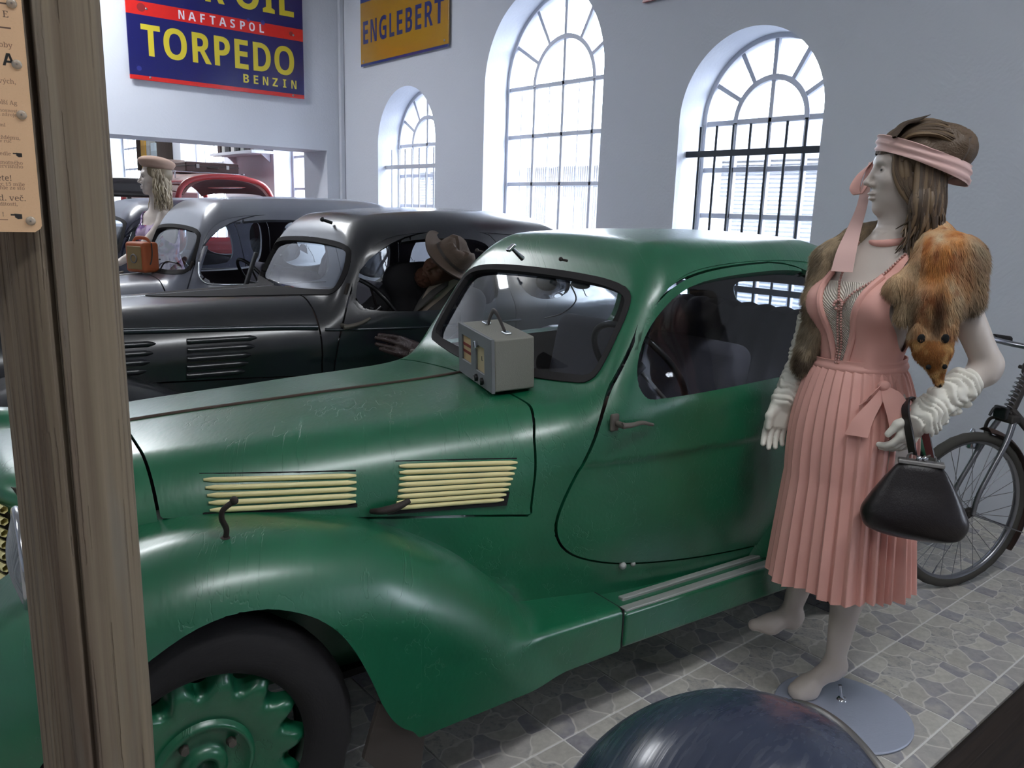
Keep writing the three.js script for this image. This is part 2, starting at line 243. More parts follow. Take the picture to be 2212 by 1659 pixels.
// timber kerb of the platform and the lower floor in front of it
const woodTex = tex(256, 1024, (u, v) => { const n = fbm(u * 26, v * 3, 1, 5), k = fbm(u * 70, v * 5, 7, 3), s = fbm(u * 5, v * 1.2, 4, 3); const c = mix3(lin('#6b5647'), lin('#9a8571'), clamp(n * 1.5 - 0.25)); return mix3(c, lin('#3c3029'), clamp((k - 0.52) * 3.2) * 0.7 + clamp((s - 0.6) * 2)).map((q) => Math.pow(q, 1 / 2.2)); });
const woodBump = tex(256, 1024, (u, v) => fbm(u * 48, v * 5, 3, 4), false);
M.darkwood = std({ map: woodTex, color: C('#57504e'), roughness: 0.8, bumpMap: woodBump, bumpScale: 0.002 });
{
  const k = struct(mk('kerb_beam', (() => { const g = rbox(8.2, 0.2, 0.16, 0.012, -1.05, -0.095, TILE_Z1 + 0.083); const p = g.attributes.position; for (let i = 0; i < p.count; i++) g.attributes.uv.setXY(i, (p.getZ(i) + p.getY(i)) * 3, p.getX(i) * 0.5); return g; })(), M.darkwood));
  k.userData.label = 'dark timber beam edging the tiled platform';
  const k2 = struct(mk('kerb_beam', (() => { const g = rbox(8.2, 0.2, 0.2, 0.012, -1.05, -0.112, TILE_Z1 + 0.268); const p = g.attributes.position; for (let i = 0; i < p.count; i++) g.attributes.uv.setXY(i, (p.getZ(i) + p.getY(i)) * 3 + 0.4, p.getX(i) * 0.5); return g; })(), M.darkwood));
  k2.userData.label = 'second dark timber beam outside the kerb';
  struct(mk('floor', box(WX - BACKX, 0.2, FRONTZ - TILE_Z1 - 0.2, (WX + BACKX) / 2, -0.3, (FRONTZ + TILE_Z1 + 0.2) / 2), std({ color: C('#8b857d'), roughness: 0.9 })));
}
// --- window wall
const WIN = [{ z: -7.06, w: 0.53, s: 2.12, row: 0.305, n: 4, grille: 1, name: 'small' }, { z: -5.065, w: 0.712, s: 2.52, row: 0.4, n: 4, name: 'tall' }, { z: -3.10, w: 0.52, s: 2.105, row: 0.305, n: 4, grille: 1, name: 'near' }, { z: 2.75, w: 0.712, s: 2.52, row: 0.4, n: 4, name: 'beside' }];
const SILL = 0.88;
const archPath = (zc, w, s, y0, dir = 1) => { const h = new THREE.Path(); h.moveTo(-zc - w, y0); h.lineTo(-zc + w, y0); h.lineTo(-zc + w, s); h.absarc(-zc, s, w, 0, Math.PI, false); h.lineTo(-zc - w, y0); return h; };
{
  const sh = shapeOf([[-FRONTZ - 0.4, -0.4], [20, -0.4], [20, CEIL + 0.3], [-FRONTZ - 0.4, CEIL + 0.3]]);
  for (const w of WIN) sh.holes.push(archPath(w.z, w.w, w.s, SILL));
  for (const [za, zb] of [[-10.25, -9.15], [-13.95, -12.0], [-18.4, -16.2]]) { const p = new THREE.Path(); p.moveTo(-zb, SILL); p.lineTo(-za, SILL); p.lineTo(-za, 2.9); p.lineTo(-zb, 2.9); p.lineTo(-zb, SILL); sh.holes.push(p); }
  const g = at(extrude(sh, 0.5, 0, 1, 40), WX, 0, 0, 0, Math.PI / 2, 0);
  struct(mk('wall_right', g, M.wall));
}
// panes
const ribs = tex(256, 256, (u, v) => 0.16 + 0.26 * (0.5 + 0.5 * Math.sin(u * 2 * Math.PI * 10)) + 0.07 * (0.5 + 0.5 * Math.sin(v * 2 * Math.PI * 8)) * noise(u * 5, v * 5, 2), false);
const ribsH = tex(256, 256, (u, v) => 0.16 + 0.26 * (0.5 + 0.5 * Math.sin(v * 2 * Math.PI * 9)) + 0.06 * (0.5 + 0.5 * Math.sin(u * 2 * Math.PI * 12)) * noise(u * 5, v * 5, 2), false);
for (const t of [ribs, ribsH]) t.repeat.set(4, 4);
const pane = (o) => phy({ color: C('#f0f4fa'), transmission: 1, thickness: 0, ior: 1.45, ...o });
M.paneClear = pane({ roughness: 0.12 }); M.paneRib = pane({ roughness: 1, roughnessMap: ribs }); M.paneRibH = pane({ roughness: 1, roughnessMap: ribsH });
M.sash = std({ color: C('#c3c6d0'), roughness: 0.55, metalness: 0.1, bumpMap: speck, bumpScale: 0.001 });
M.iron = std({ color: C('#3c4148'), roughness: 0.5, metalness: 0.5 });
function steelWindow(k, w) {
  const win = struct(new THREE.Group()); win.name = 'window_' + k; scene.add(win); win.position.set(WX + 0.275, 0, w.z); win.rotation.y = Math.PI / 2; // local x = -z, local z = +x
  const b = 0.015, col = w.w / 2, rows = []; for (let y = w.s; y > SILL + 0.05; y -= w.row) rows.push(y); rows.push(SILL);
  const bar = (x1, y1, x2, y2, t = b, d = 0.032) => { const L = Math.hypot(x2 - x1, y2 - y1), g = rbox(L, t * 2, d, 0.004); g.rotateZ(Math.atan2(y2 - y1, x2 - x1)).translate((x1 + x2) / 2, (y1 + y2) / 2, 0); return g; };
  const arc = (r, t, d = 0.034) => { const s = new THREE.Shape(); s.absarc(0, 0, r + t, 0, Math.PI, false); s.absarc(0, 0, r - t, Math.PI, 0, true); return extrude(s, d, 0.003, 1, 36).translate(0, w.s, -d / 2); };
  mk('window_frame', merge([arc(w.w - 0.012, 0.016, 0.05), bar(-w.w + 0.014, SILL, -w.w + 0.014, w.s, 0.016, 0.05), bar(w.w - 0.014, SILL, w.w - 0.014, w.s, 0.016, 0.05), bar(-w.w, SILL + 0.015, w.w, SILL + 0.015, 0.016, 0.05)]), M.sash, win);
  mk('arched_muntin', arc(col, b), M.sash, win);
  for (let i = 0; i < rows.length - 1; i++) mk('muntin', bar(-w.w, rows[i], w.w, rows[i], b * 1.15), M.sash, win);
  for (const x of [-col, 0, col]) mk('muntin', bar(x, SILL, x, x === 0 ? w.s + col : w.s, b), M.sash, win);
  for (const a of [30, 60, 90, 120, 150]) { const c = Math.cos(a * Math.PI / 180), s = Math.sin(a * Math.PI / 180); mk('muntin', bar(c * col, w.s + s * col, c * w.w, w.s + s * w.w, b), M.sash, win); }
  if (!w.grille) for (const x of [-1.5, -0.5, 0.5, 1.5]) mk('glazing_joint', bar(x * col, SILL, x * col, w.s, 0.004, 0.01), M.sash, win);
  for (let i = 0; i < rows.length - 1; i++) for (let j = 0; j < 4; j++) { const g = new THREE.PlaneGeometry(col - 0.004, rows[i] - rows[i + 1] - 0.004); const u = g.attributes.uv; for (let q = 0; q < 4; q++) u.setXY(q, u.getX(q) * col, u.getY(q) * w.row); g.translate(-w.w + (j + 0.5) * col, (rows[i] + rows[i + 1]) / 2, 0); mk('pane', g, w.grille ? M.paneRibH : M.paneRib, win); }
  for (const a of [0, 1]) { const s = new THREE.Shape(); s.moveTo(0, 0); s.absarc(0, 0, col, a * Math.PI / 2, (a + 1) * Math.PI / 2, false); s.lineTo(0, 0); mk('pane', new THREE.ShapeGeometry(s, 12).translate(0, w.s, 0), M.paneClear, win); }
  for (let a = 0; a < 6; a++) { const s = new THREE.Shape(); s.absarc(0, 0, w.w, a * Math.PI / 6, (a + 1) * Math.PI / 6, false); s.absarc(0, 0, col, (a + 1) * Math.PI / 6, a * Math.PI / 6, true); mk('pane', new THREE.ShapeGeometry(s, 8).translate(0, w.s, 0), M.paneClear, win); }
}
WIN.forEach((w, i) => steelWindow(i < 3 ? i + 1 : 7, w));
[[-9.7, 0.55], [-12.975, 0.975], [-17.3, 1.1]].forEach(([zc, hw], i) => {
  const win = struct(new THREE.Group()); win.name = 'window_' + (i + 4); scene.add(win); win.position.set(WX + 0.275, 0, zc); win.rotation.y = Math.PI / 2;
  mk('window_frame', merge([box(hw * 2, 0.05, 0.05, 0, SILL + 0.025, 0), box(hw * 2, 0.05, 0.05, 0, 2.875, 0), box(0.05, 2.02, 0.05, -hw + 0.025, 1.89, 0), box(0.05, 2.02, 0.05, hw - 0.025, 1.89, 0)]), M.sash, win);
  const nc = Math.round(hw * 2 / 0.36); for (let c = 1; c < nc; c++) mk('muntin', box(0.03, 2, 0.03, -hw + c * 2 * hw / nc, 1.89, 0), M.sash, win);
  for (let r = 1; r < 5; r++) mk('muntin', box(hw * 2, 0.03, 0.03, 0, SILL + r * 0.404, 0), M.sash, win);
  for (let r = 0; r < 5; r++) for (let c = 0; c < nc; c++) mk('pane', new THREE.PlaneGeometry(2 * hw / nc, 0.404).translate(-hw + (c + 0.5) * 2 * hw / nc, SILL + (r + 0.5) * 0.404, 0), M.paneClear, win);
});
// iron grilles standing in the two smaller window recesses
[[WIN[0], M.sash, 'pale grey iron bar grille in the arched window nearest the corner'], [WIN[2], M.iron, 'dark iron bar grille in the arched window behind the green car roof']].forEach(([w, m, label]) => {
  const t = thing('window_grille', label, 'grille', [WX + 0.1, SILL, w.z]);
  mk('cross_bar', box(0.02, 0.04, w.w * 2, 0, 1.895 - SILL, 0), m, t); mk('cross_bar', box(0.02, 0.04, w.w * 2, 0, 0.15, 0), m, t);
  for (let i = 0; i < 8; i++) mk('upright_bar', rod([0, 0, -0.465 + i * 0.1295 + 0.05], [0, 2.07 - SILL, -0.465 + i * 0.1295 + 0.05], 0.0085), m, t);
});
// --- sign wall with the opening into the next room
const OPX0 = 1.94, OPX1 = 4.2, OPH = 2.075, WT = 0.58;
{
  const sh = shapeOf([[BACKX - 0.4, -0.4], [WX, -0.4], [WX, CEIL + 0.3], [BACKX - 0.4, CEIL + 0.3]]); const p = new THREE.Path(); p.moveTo(OPX0, 0); p.lineTo(OPX1, 0); p.lineTo(OPX1, OPH); p.lineTo(OPX0, OPH); p.lineTo(OPX0, 0); sh.holes.push(p);
  struct(mk('wall_left', extrude(sh, WT).translate(0, 0, WZ - WT), M.wall));
  struct(mk('trim_1', rbox(0.05, CEIL, 0.05, 0.008, WX - 0.028, CEIL / 2, WZ + 0.028), M.wall)).userData.label = 'boxed pipe cover in the corner';
}
// walls behind the camera, ceiling, and the next room
struct(mk('wall_back', box(0.4, CEIL + 0.7, FRONTZ - WZ + 1, BACKX - 0.2, CEIL / 2, (FRONTZ + WZ) / 2), M.wall));
struct(mk('wall_front', box(WX - BACKX + 0.8, CEIL + 0.7, 0.4, (WX + BACKX) / 2, CEIL / 2, FRONTZ + 0.2), M.wall));
struct(mk('ceiling', box(WX - BACKX + 1, 0.3, 27, (WX + BACKX) / 2, CEIL + 0.15, -6.4), M.ceiling));
struct(mk('wall_far', box(WX - BACKX + 0.8, CEIL + 0.7, 0.4, (WX + BACKX) / 2, CEIL / 2, -19.6), M.wall));
struct(mk('wall_back', box(0.4, CEIL + 0.7, 10.5, -1.4, CEIL / 2, -14.2), M.wall));
struct(mk('floor', box(7, 0.3, 3.4, 1.5, -0.158, -18.4), M.grout));
// --- strip lamps hanging under the ceiling
M.tubeGlow = std({ color: C('#ffffff'), emissive: C('#eef4ff'), emissiveIntensity: 1.6 });
M.lampBody = std({ color: C('#d8d8d8'), roughness: 0.5 });
STRIPS.forEach(([x, z, L, p], i) => {
  const t = thing('strip_lamp', ['long strip lamp hanging above the pink mannequin', 'long strip lamp hanging above the visitor', 'long strip lamp hanging between the dark cars', 'long strip lamp hanging over the far aisle', 'long strip lamp hanging in the next room'][i], 'lamp', [x, CEIL - 0.3, z], 0, 'strip lamps under the ceiling');
  mk('housing', rbox(L, 0.05, 0.05, 0.015, 0, 0.055, 0), M.lampBody, t);
  for (const s of [-1, 1]) mk('lamp_tube', rod([-L / 2 + 0.04, 0.012, s * 0.06], [L / 2 - 0.04, 0.012, s * 0.06], 0.014), M.tubeGlow, t);
  for (const s of [-1, 1]) mk('hanger', rod([s * L * 0.35, 0.09, 0], [s * L * 0.35, 0.3, 0], 0.006), M.lampBody, t);
  const l = new THREE.RectAreaLight(0xf1f5fb, p, L, 0.24); l.position.set(x, CEIL - 0.32, z); l.rotation.x = -Math.PI / 2; scene.add(l);
  const u = new THREE.RectAreaLight(0xf1f5fb, p * 0.8, L, 0.24); u.position.set(x, CEIL - 0.2, z); u.rotation.x = Math.PI / 2; scene.add(u);   // open top: the tubes light the ceiling too
});
// --- outside the windows
{
  struct(mk('ground', box(60, 0.2, 90, WX + 30.6, -0.6, -6), std({ color: C('#55575a'), roughness: 1 })));
  const h = thing('neighbour_building', 'low dark building seen through the ribbed window glass', 'building', [18, -0.5, -14]);
  mk('wall', box(5, 3.2, 40, 0, 1.6, 0), std({ color: C('#43474f'), roughness: 0.95 }), h);
  mk('roof', extrude(shapeOf([[-3, 3.2], [3, 3.2], [0, 4.5]]), 40.6).translate(0, 0, -20.3), std({ color: C('#525863'), roughness: 0.9 }), h);
  for (let i = 0; i < 8; i++) mk('window', box(0.04, 1.0, 1.4, -2.52, 1.9, -17 + i * 4.8), std({ color: C('#6d7278'), roughness: 0.4 }), h);
}
// ================================================================= old saloons (local x runs from the front axle to the tail, z to the side)
function mirrorZ(g) { const m = g.clone(), p = m.attributes.position, n = m.attributes.normal; for (let i = 0; i < p.count; i++) { p.setZ(i, -p.getZ(i)); n.setZ(i, -n.getZ(i)); } const I = m.index.array; for (let i = 0; i < I.length; i += 3) { const t = I[i + 1]; I[i + 1] = I[i + 2]; I[i + 2] = t; } return m; }
const mottled = (a, b, k = 3, amt = 1) => { const A = lin(a), B = lin(b); return (x, y, z) => mix3(A, B, amt * clamp((fbm(x * k + 3, y * k + 9, z * k, 4) - 0.36) * 2.6)); };
const sMaxZero = (t) => { const k = 0.06; return t > k ? t : t < -k ? 0 : (t + k) * (t + k) / (4 * k); };
function bodySdf(p) {
  const { wb, th, roof, wsx, rear, belt, tum, nose } = p;
  return (x, y, z) => {
    const az = Math.abs(z), w = wb(x), tuck = p.tuck * sstep(0.62, 0.28, y) + (p.bulge || 0) * (y - 0.7) * (y - 0.7);
    const hw = sstep(p.cowl - 0.12, p.cowl + 0.25, x);
    let low = rmax(az - w + tuck, y - th(x) + p.crown * (z / w) * (z / w), lerp(p.rHood, 0.06, hw));
    low = rmax(low, (nose(y) + 0.5 * z * z - x) * 0.93, 0.07); low = rmax(low, (x - rear(y)) * 0.85, 0.12);
    let g = rmax((az - (Math.min(w, p.ghw) - 0.012 - tum * sMaxZero(y - belt))) * 0.965, y - roof(x) + p.roofCrown * z * z, p.rRoof);
    g = rmax(g, (wsx(y) + p.wsCurve * z * z - x) * 0.84, p.rWs); g = rmax(g, (x - rear(y) - 0.0) * 0.8, 0.2); g = Math.max(g, belt - 0.16 - y);
    return smin(low, g, 0.05);
  };
}
function sheet(name, geo, mat, parent, t = 0.012, inner = M.lining, tintF) { const g = slantUV(solidify(geo, t), 1.3); if (tintF) tint(g, tintF); return mk(name, g, [mat, inner], parent); }
function smoothPoly(p, n = 3) { return polySdf(chaikin(p, n)); }
function wheel(parent, x, y, z, side, mat, tintF, R = 0.33) {
  const w = new THREE.Group(); w.name = 'wheel'; w.position.set(x, y, z); w.rotation.x = side > 0 ? 0 : Math.PI; parent.add(w);
  const tw = 0.062; // half width
  const prof = []; for (let i = 0; i <= 26; i++) { const a = -Math.PI * 0.86 + i / 26 * Math.PI * 1.72, c = Math.cos(a), s = Math.sin(a); prof.push([R - 0.062 + 0.062 * Math.sign(c) * Math.pow(Math.abs(c), 0.8), tw * Math.sign(s) * Math.pow(Math.abs(s), 0.8)]); }
  const tyre = lathe(prof.map(([r, h]) => [r + 0.0, h]), 72).rotateX(Math.PI / 2);
  { const q = tyre.attributes.position; for (let i = 0; i < q.count; i++) { const X = q.getX(i), Y = q.getY(i), Z = q.getZ(i), r = Math.hypot(X, Y), k = Math.atan2(Y, X); if (r > R - 0.02) { const f = 1 - 0.012 * (Math.sin(k * 48 + (Z > 0 ? 1.5 : 0)) > 0.2 ? 1 : 0) * (Math.abs(Z) > 0.012 ? 1 : 0); q.setX(i, X * f); q.setY(i, Y * f); } } tyre.computeVertexNormals(); }
  mk('tyre', tyre, M.rubber, w);
  const rim = lathe([[0.262, 0.052], [0.258, 0.058], [0.248, 0.06], [0.236, 0.055], [0.230, 0.042], [0.226, 0.0], [0.222, -0.05], [0.25, -0.058]], 64).rotateX(Math.PI / 2);
  const tr = (g) => tint(slantUV(g, 1.3), tintF); mk('rim', tr(rim), mat, w);
  // pressed disc with a scalloped edge: dark gaps show between it and the rim
  const N = 168, K = 10, pos = [], idx = [];
  for (let j = 0; j <= K; j++) for (let i = 0; i <= N; i++) {
    const a = i / N * 2 * Math.PI, s = Math.cos(14 * a), lobe = 0.5 + 0.5 * Math.sign(s) * Math.pow(Math.abs(s), 0.6), ro = 0.186 + 0.04 * lobe, t = j / K, r = lerp(0.105, ro, t);
    const h = 0.018 + 0.02 * Math.sin(clamp((r - 0.1) / 0.1) * Math.PI * 0.6) - 0.03 * sstep(0.7, 1, t) * (1 - 0.2 * lobe) + 0.01 * (lobe - 0.5) * sstep(0.35, 0.9, t); pos.push(r * Math.cos(a), r * Math.sin(a), h);
  }
  for (let j = 0; j < K; j++) for (let i = 0; i < N; i++) { const q = j * (N + 1) + i; idx.push(q, q + N + 1, q + 1, q + 1, q + N + 1, q + N + 2); }
  const d = new THREE.BufferGeometry(); d.setAttribute('position', new THREE.Float32BufferAttribute(pos, 3)); d.setIndex(idx); d.computeVertexNormals();
  mk('scalloped_disc', tint(slantUV(solidify(d, 0.004), 1.3), tintF), [mat, M.under], w);
  mk('hub_dish', tr(lathe([[0.108, 0.016], [0.1, 0.03], [0.09, 0.034], [0.086, 0.02], [0.05, 0.012], [0.045, 0.03], [0.03, 0.036], [0.022, 0.034], [0.02, 0.01], [0, 0.008]].reverse(), 48).rotateX(Math.PI / 2)), mat, w);
  for (let i = 0; i < 4; i++) { const a = i * Math.PI / 2 + 0.6; mk('wheel_nut', rod([0.068 * Math.cos(a), 0.068 * Math.sin(a), 0.012], [0.068 * Math.cos(a), 0.068 * Math.sin(a), 0.032], 0.011, 0.009, 6), M.handle, w); }
  mk('brake_drum', rod([0, 0, -0.06], [0, 0, -0.01], 0.16, 0.16, 32), M.under, w);
  return w;
}
function fender(p, lo, hi, cell = 0.014) {
  const arch = p.arch ? smoothPoly(p.arch, 2) : null;
  const f = (x, y, z) => {
    const e = 0.02, sl = (p.crest(x + e) - p.crest(x - e)) / (2 * e), top = (y - p.crest(x)) / Math.sqrt(1 + sl * sl);
    let d = rmax(top, z - p.zo(x), p.r); if (p.board) d = smin(d, rmax(y - p.board.y(x), z - p.board.z, 0.018) + (x < p.board.x0 ? (p.board.x0 - x) : 0), 0.03); return d;
  };
  let g = sdfMesh(f, lo, hi, cell);
  return clip(g, (x, y, z) => Math.max(p.low(x) - y, p.zi(x) - z, arch ? -arch(x, y) : -1, p.x0 - x, x - p.x1));
}
function seatBack(x, y, w, h, n = 12, tilt = 0.25) {          // pleated bench back
  const g = rbox(0.16, h, w, 0.07, 0, 0, 0, 5), P = new THREE.BoxGeometry(0.16, h, w, 4, 12, n * 8), q = P.attributes.position;
  for (let i = 0; i < q.count; i++) { let a = q.getX(i) / 0.08, b = q.getY(i) / (h / 2), c = q.getZ(i) / (w / 2); const pl = Math.abs(Math.sin(c * n * Math.PI / 2)); const k = 1 - 0.35 * Math.pow(Math.abs(b), 6) - 0.25 * Math.pow(Math.abs(c), 12); q.setX(i, a * 0.08 * k - (a < 0 ? 0.014 * pl * (1 - b * b * 0.6) : 0)); q.setY(i, q.getY(i) * (1 - 0.1 * Math.pow(Math.abs(a), 2) * (Math.abs(b) > 0.8 ? 1 : 0)) + (b > 0.95 ? 0.01 * pl : 0)); }
  P.computeVertexNormals(); return at(P, x, y, 0, 0, 0, -tilt);
}
function steering(parent, x, y, z) { const s = new THREE.Group(); s.name = 'steering_wheel'; s.position.set(x, y, z); s.rotation.z = -0.95; parent.add(s); mk('wheel_rim', new THREE.TorusGeometry(0.19, 0.011, 10, 48).rotateX(Math.PI / 2), M.blackpaint, s); for (let i = 0; i < 3; i++) { const a = i * 2.094 + 0.5; mk('spoke', rod([0, 0, 0], [0.185 * Math.cos(a), 0, 0.185 * Math.sin(a)], 0.007), M.steel, s); } mk('column', rod([0, -0.5, 0], [0, 0.02, 0], 0.018), M.blackpaint, s); }
function buildCar(car, P) {
  const B = P.body, f = bodySdf(B), shell = sdfMesh(f, P.lo, P.hi, P.cell || 0.018);
  const door = smoothPoly(P.door, 2), win = smoothPoly(P.win, 3), ws = smoothPoly(P.ws, 3), rw = smoothPoly(P.rw, 3), qw = P.qw ? smoothPoly(P.qw, 3) : null;
  const side = (s) => (x, y, z) => Math.abs(z) > 0.3 ? s(x, y) : 1, dr = side(door), wr = side(win), qr = qw ? side(qw) : () => 1;
  const wsr = (x, y, z) => x < P.wsMax ? ws(Math.abs(z), y) : 1, rwr = (x, y, z) => x > 2.2 ? rw(Math.abs(z), y) : 1;
  const hr = (x, y, z) => Math.max(P.hoodX0 - x, x - P.cowlSeam(y), P.hoodLow(x) - y), gap = 0.0035, bottom = (x, y) => P.bottom(x) - y;
  sheet('body_shell', clip(shell, (x, y, z) => Math.max(bottom(x, y), -(dr(x, y, z) - gap), -(hr(x, y, z) - gap), -wsr(x, y, z), -rwr(x, y, z), -wr(x, y, z), -qr(x, y, z))), P.mat, car, 0.018, P.lining || M.lining, P.tint);
  const hood = clip(shell, (x, y, z) => hr(x, y, z) + gap);
  for (const s of [-1, 1]) sheet('bonnet_half', clip(hood, (x, y, z) => 0.004 - s * z), P.mat, car, 0.006, M.under, P.tint);
  const dg = offset(clip(shell, (x, y, z) => Math.max(dr(x, y, z) + gap, -wr(x, y, z))), 0.003);
  for (const s of [-1, 1]) sheet('door', clip(dg, (x, y, z) => -s * z), P.mat, car, 0.03, P.lining || M.lining, P.tint);
  const inn = offset(shell, -0.016), gl = (s) => clip(inn, s);
  mk('windscreen', gl((x, y, z) => wsr(x, y, z) - 0.01), M.glass, car); mk('rear_window', gl((x, y, z) => rwr(x, y, z) - 0.01), M.glass, car);
  for (const s of [-1, 1]) if (!(P.open && s > 0)) mk('side_window', gl((x, y, z) => Math.max(wr(x, y, z) - 0.01, -s * z)), M.glass, car);
  if (qw) for (const s of [-1, 1]) mk('side_window', gl((x, y, z) => Math.max(qr(x, y, z) - 0.01, -s * z)), M.glass, car);
  // rubber round the windscreen
  { const o = offset(shell, 0.004); mk('windscreen_seal', solidify(clip(o, (x, y, z) => Math.max(wsr(x, y, z) - 0.004, -(wsr(x, y, z) + P.seal))), 0.024), [M.rubber, M.rubber], car); }
  { const o = offset(shell, 0.003); const gt = P.gutter; if (gt) { const gs = smoothPoly(gt.poly, 3); for (const s of [-1, 1]) sheet('rain_gutter', clip(o, (x, y, z) => Math.max(s * z > 0.3 ? Math.abs(gs(x, y)) - gt.w : 1, gt.y - y)), P.mat, car, 0.012, P.mat, P.tint); } }
  mk('floor_pan', box(2.6, 0.02, 0.9, 1.55, B.floor ?? 0.32, 0), M.under, car);
  mk('seat_back', seatBack(P.seat[0], P.seat[1], 1.06, 0.62), P.seatMat || M.seat, car); mk('seat_cushion', rbox(0.55, 0.2, 1.06, 0.07, P.seat[0] - 0.3, P.seat[1] - 0.33, 0, 4), P.seatMat || M.seat, car);
  for (const s of [-1, 1]) { mk('front_seat_back', at(rbox(0.12, 0.5, 0.44, 0.05, 0, 0, 0, 4), 1.78, 0.82, s * 0.26, 0, 0, -0.2), P.frontSeatMat || P.seatMat || M.seat, car); mk('front_seat_cushion', rbox(0.45, 0.16, 0.44, 0.05, 1.56, 0.55, s * 0.26, 4), P.frontSeatMat || P.seatMat || M.seat, car); }
  mk('dashboard', rbox(0.06, 0.14, 0.92, 0.03, B.cowl + 0.27, 0.87, 0), M.liningBrown, car); steering(car, 1.52, 0.98, P.steerZ ?? 0.28);
  mk('firewall', box(0.02, 0.5, 0.85, B.cowl + 0.02, 0.62, 0), M.under, car);
  return { f, shell, surfZ: (x, y) => { let a = 0.05, b = 0.8; for (let i = 0; i < 30; i++) { const m = (a + b) / 2; if (f(x, y, m) < 0) a = m; else b = m; } return (a + b) / 2; }, surfY: (x, z) => { let a = 0.4, b = 1.7; for (let i = 0; i < 30; i++) { const m = (a + b) / 2; if (f(x, m, z) < 0) a = m; else b = m; } return (a + b) / 2; } };
}
M.trim = std({ color: C('#b9bcb8'), roughness: 0.45, metalness: 0.7, bumpMap: speck, bumpScale: 0.001 });
M.flap = std({ color: C('#5a524d'), roughness: 0.9 });
M.hinge = std({ color: C('#4b3c33'), roughness: 0.8, bumpMap: speck, bumpScale: 0.001 });
M.handle = std({ color: C('#6d675f'), roughness: 0.5, metalness: 0.5, bumpMap: speck, bumpScale: 0.001 });
M.lens = phy({ color: C('#dfe3e6'), roughness: 0.25, transmission: 0.75, thickness: 0, ior: 1.5 });
M.grilleDark = std({ color: C('#2a2418'), roughness: 0.9 });
M.seat = std({ color: C('#55525b'), roughness: 0.9 });
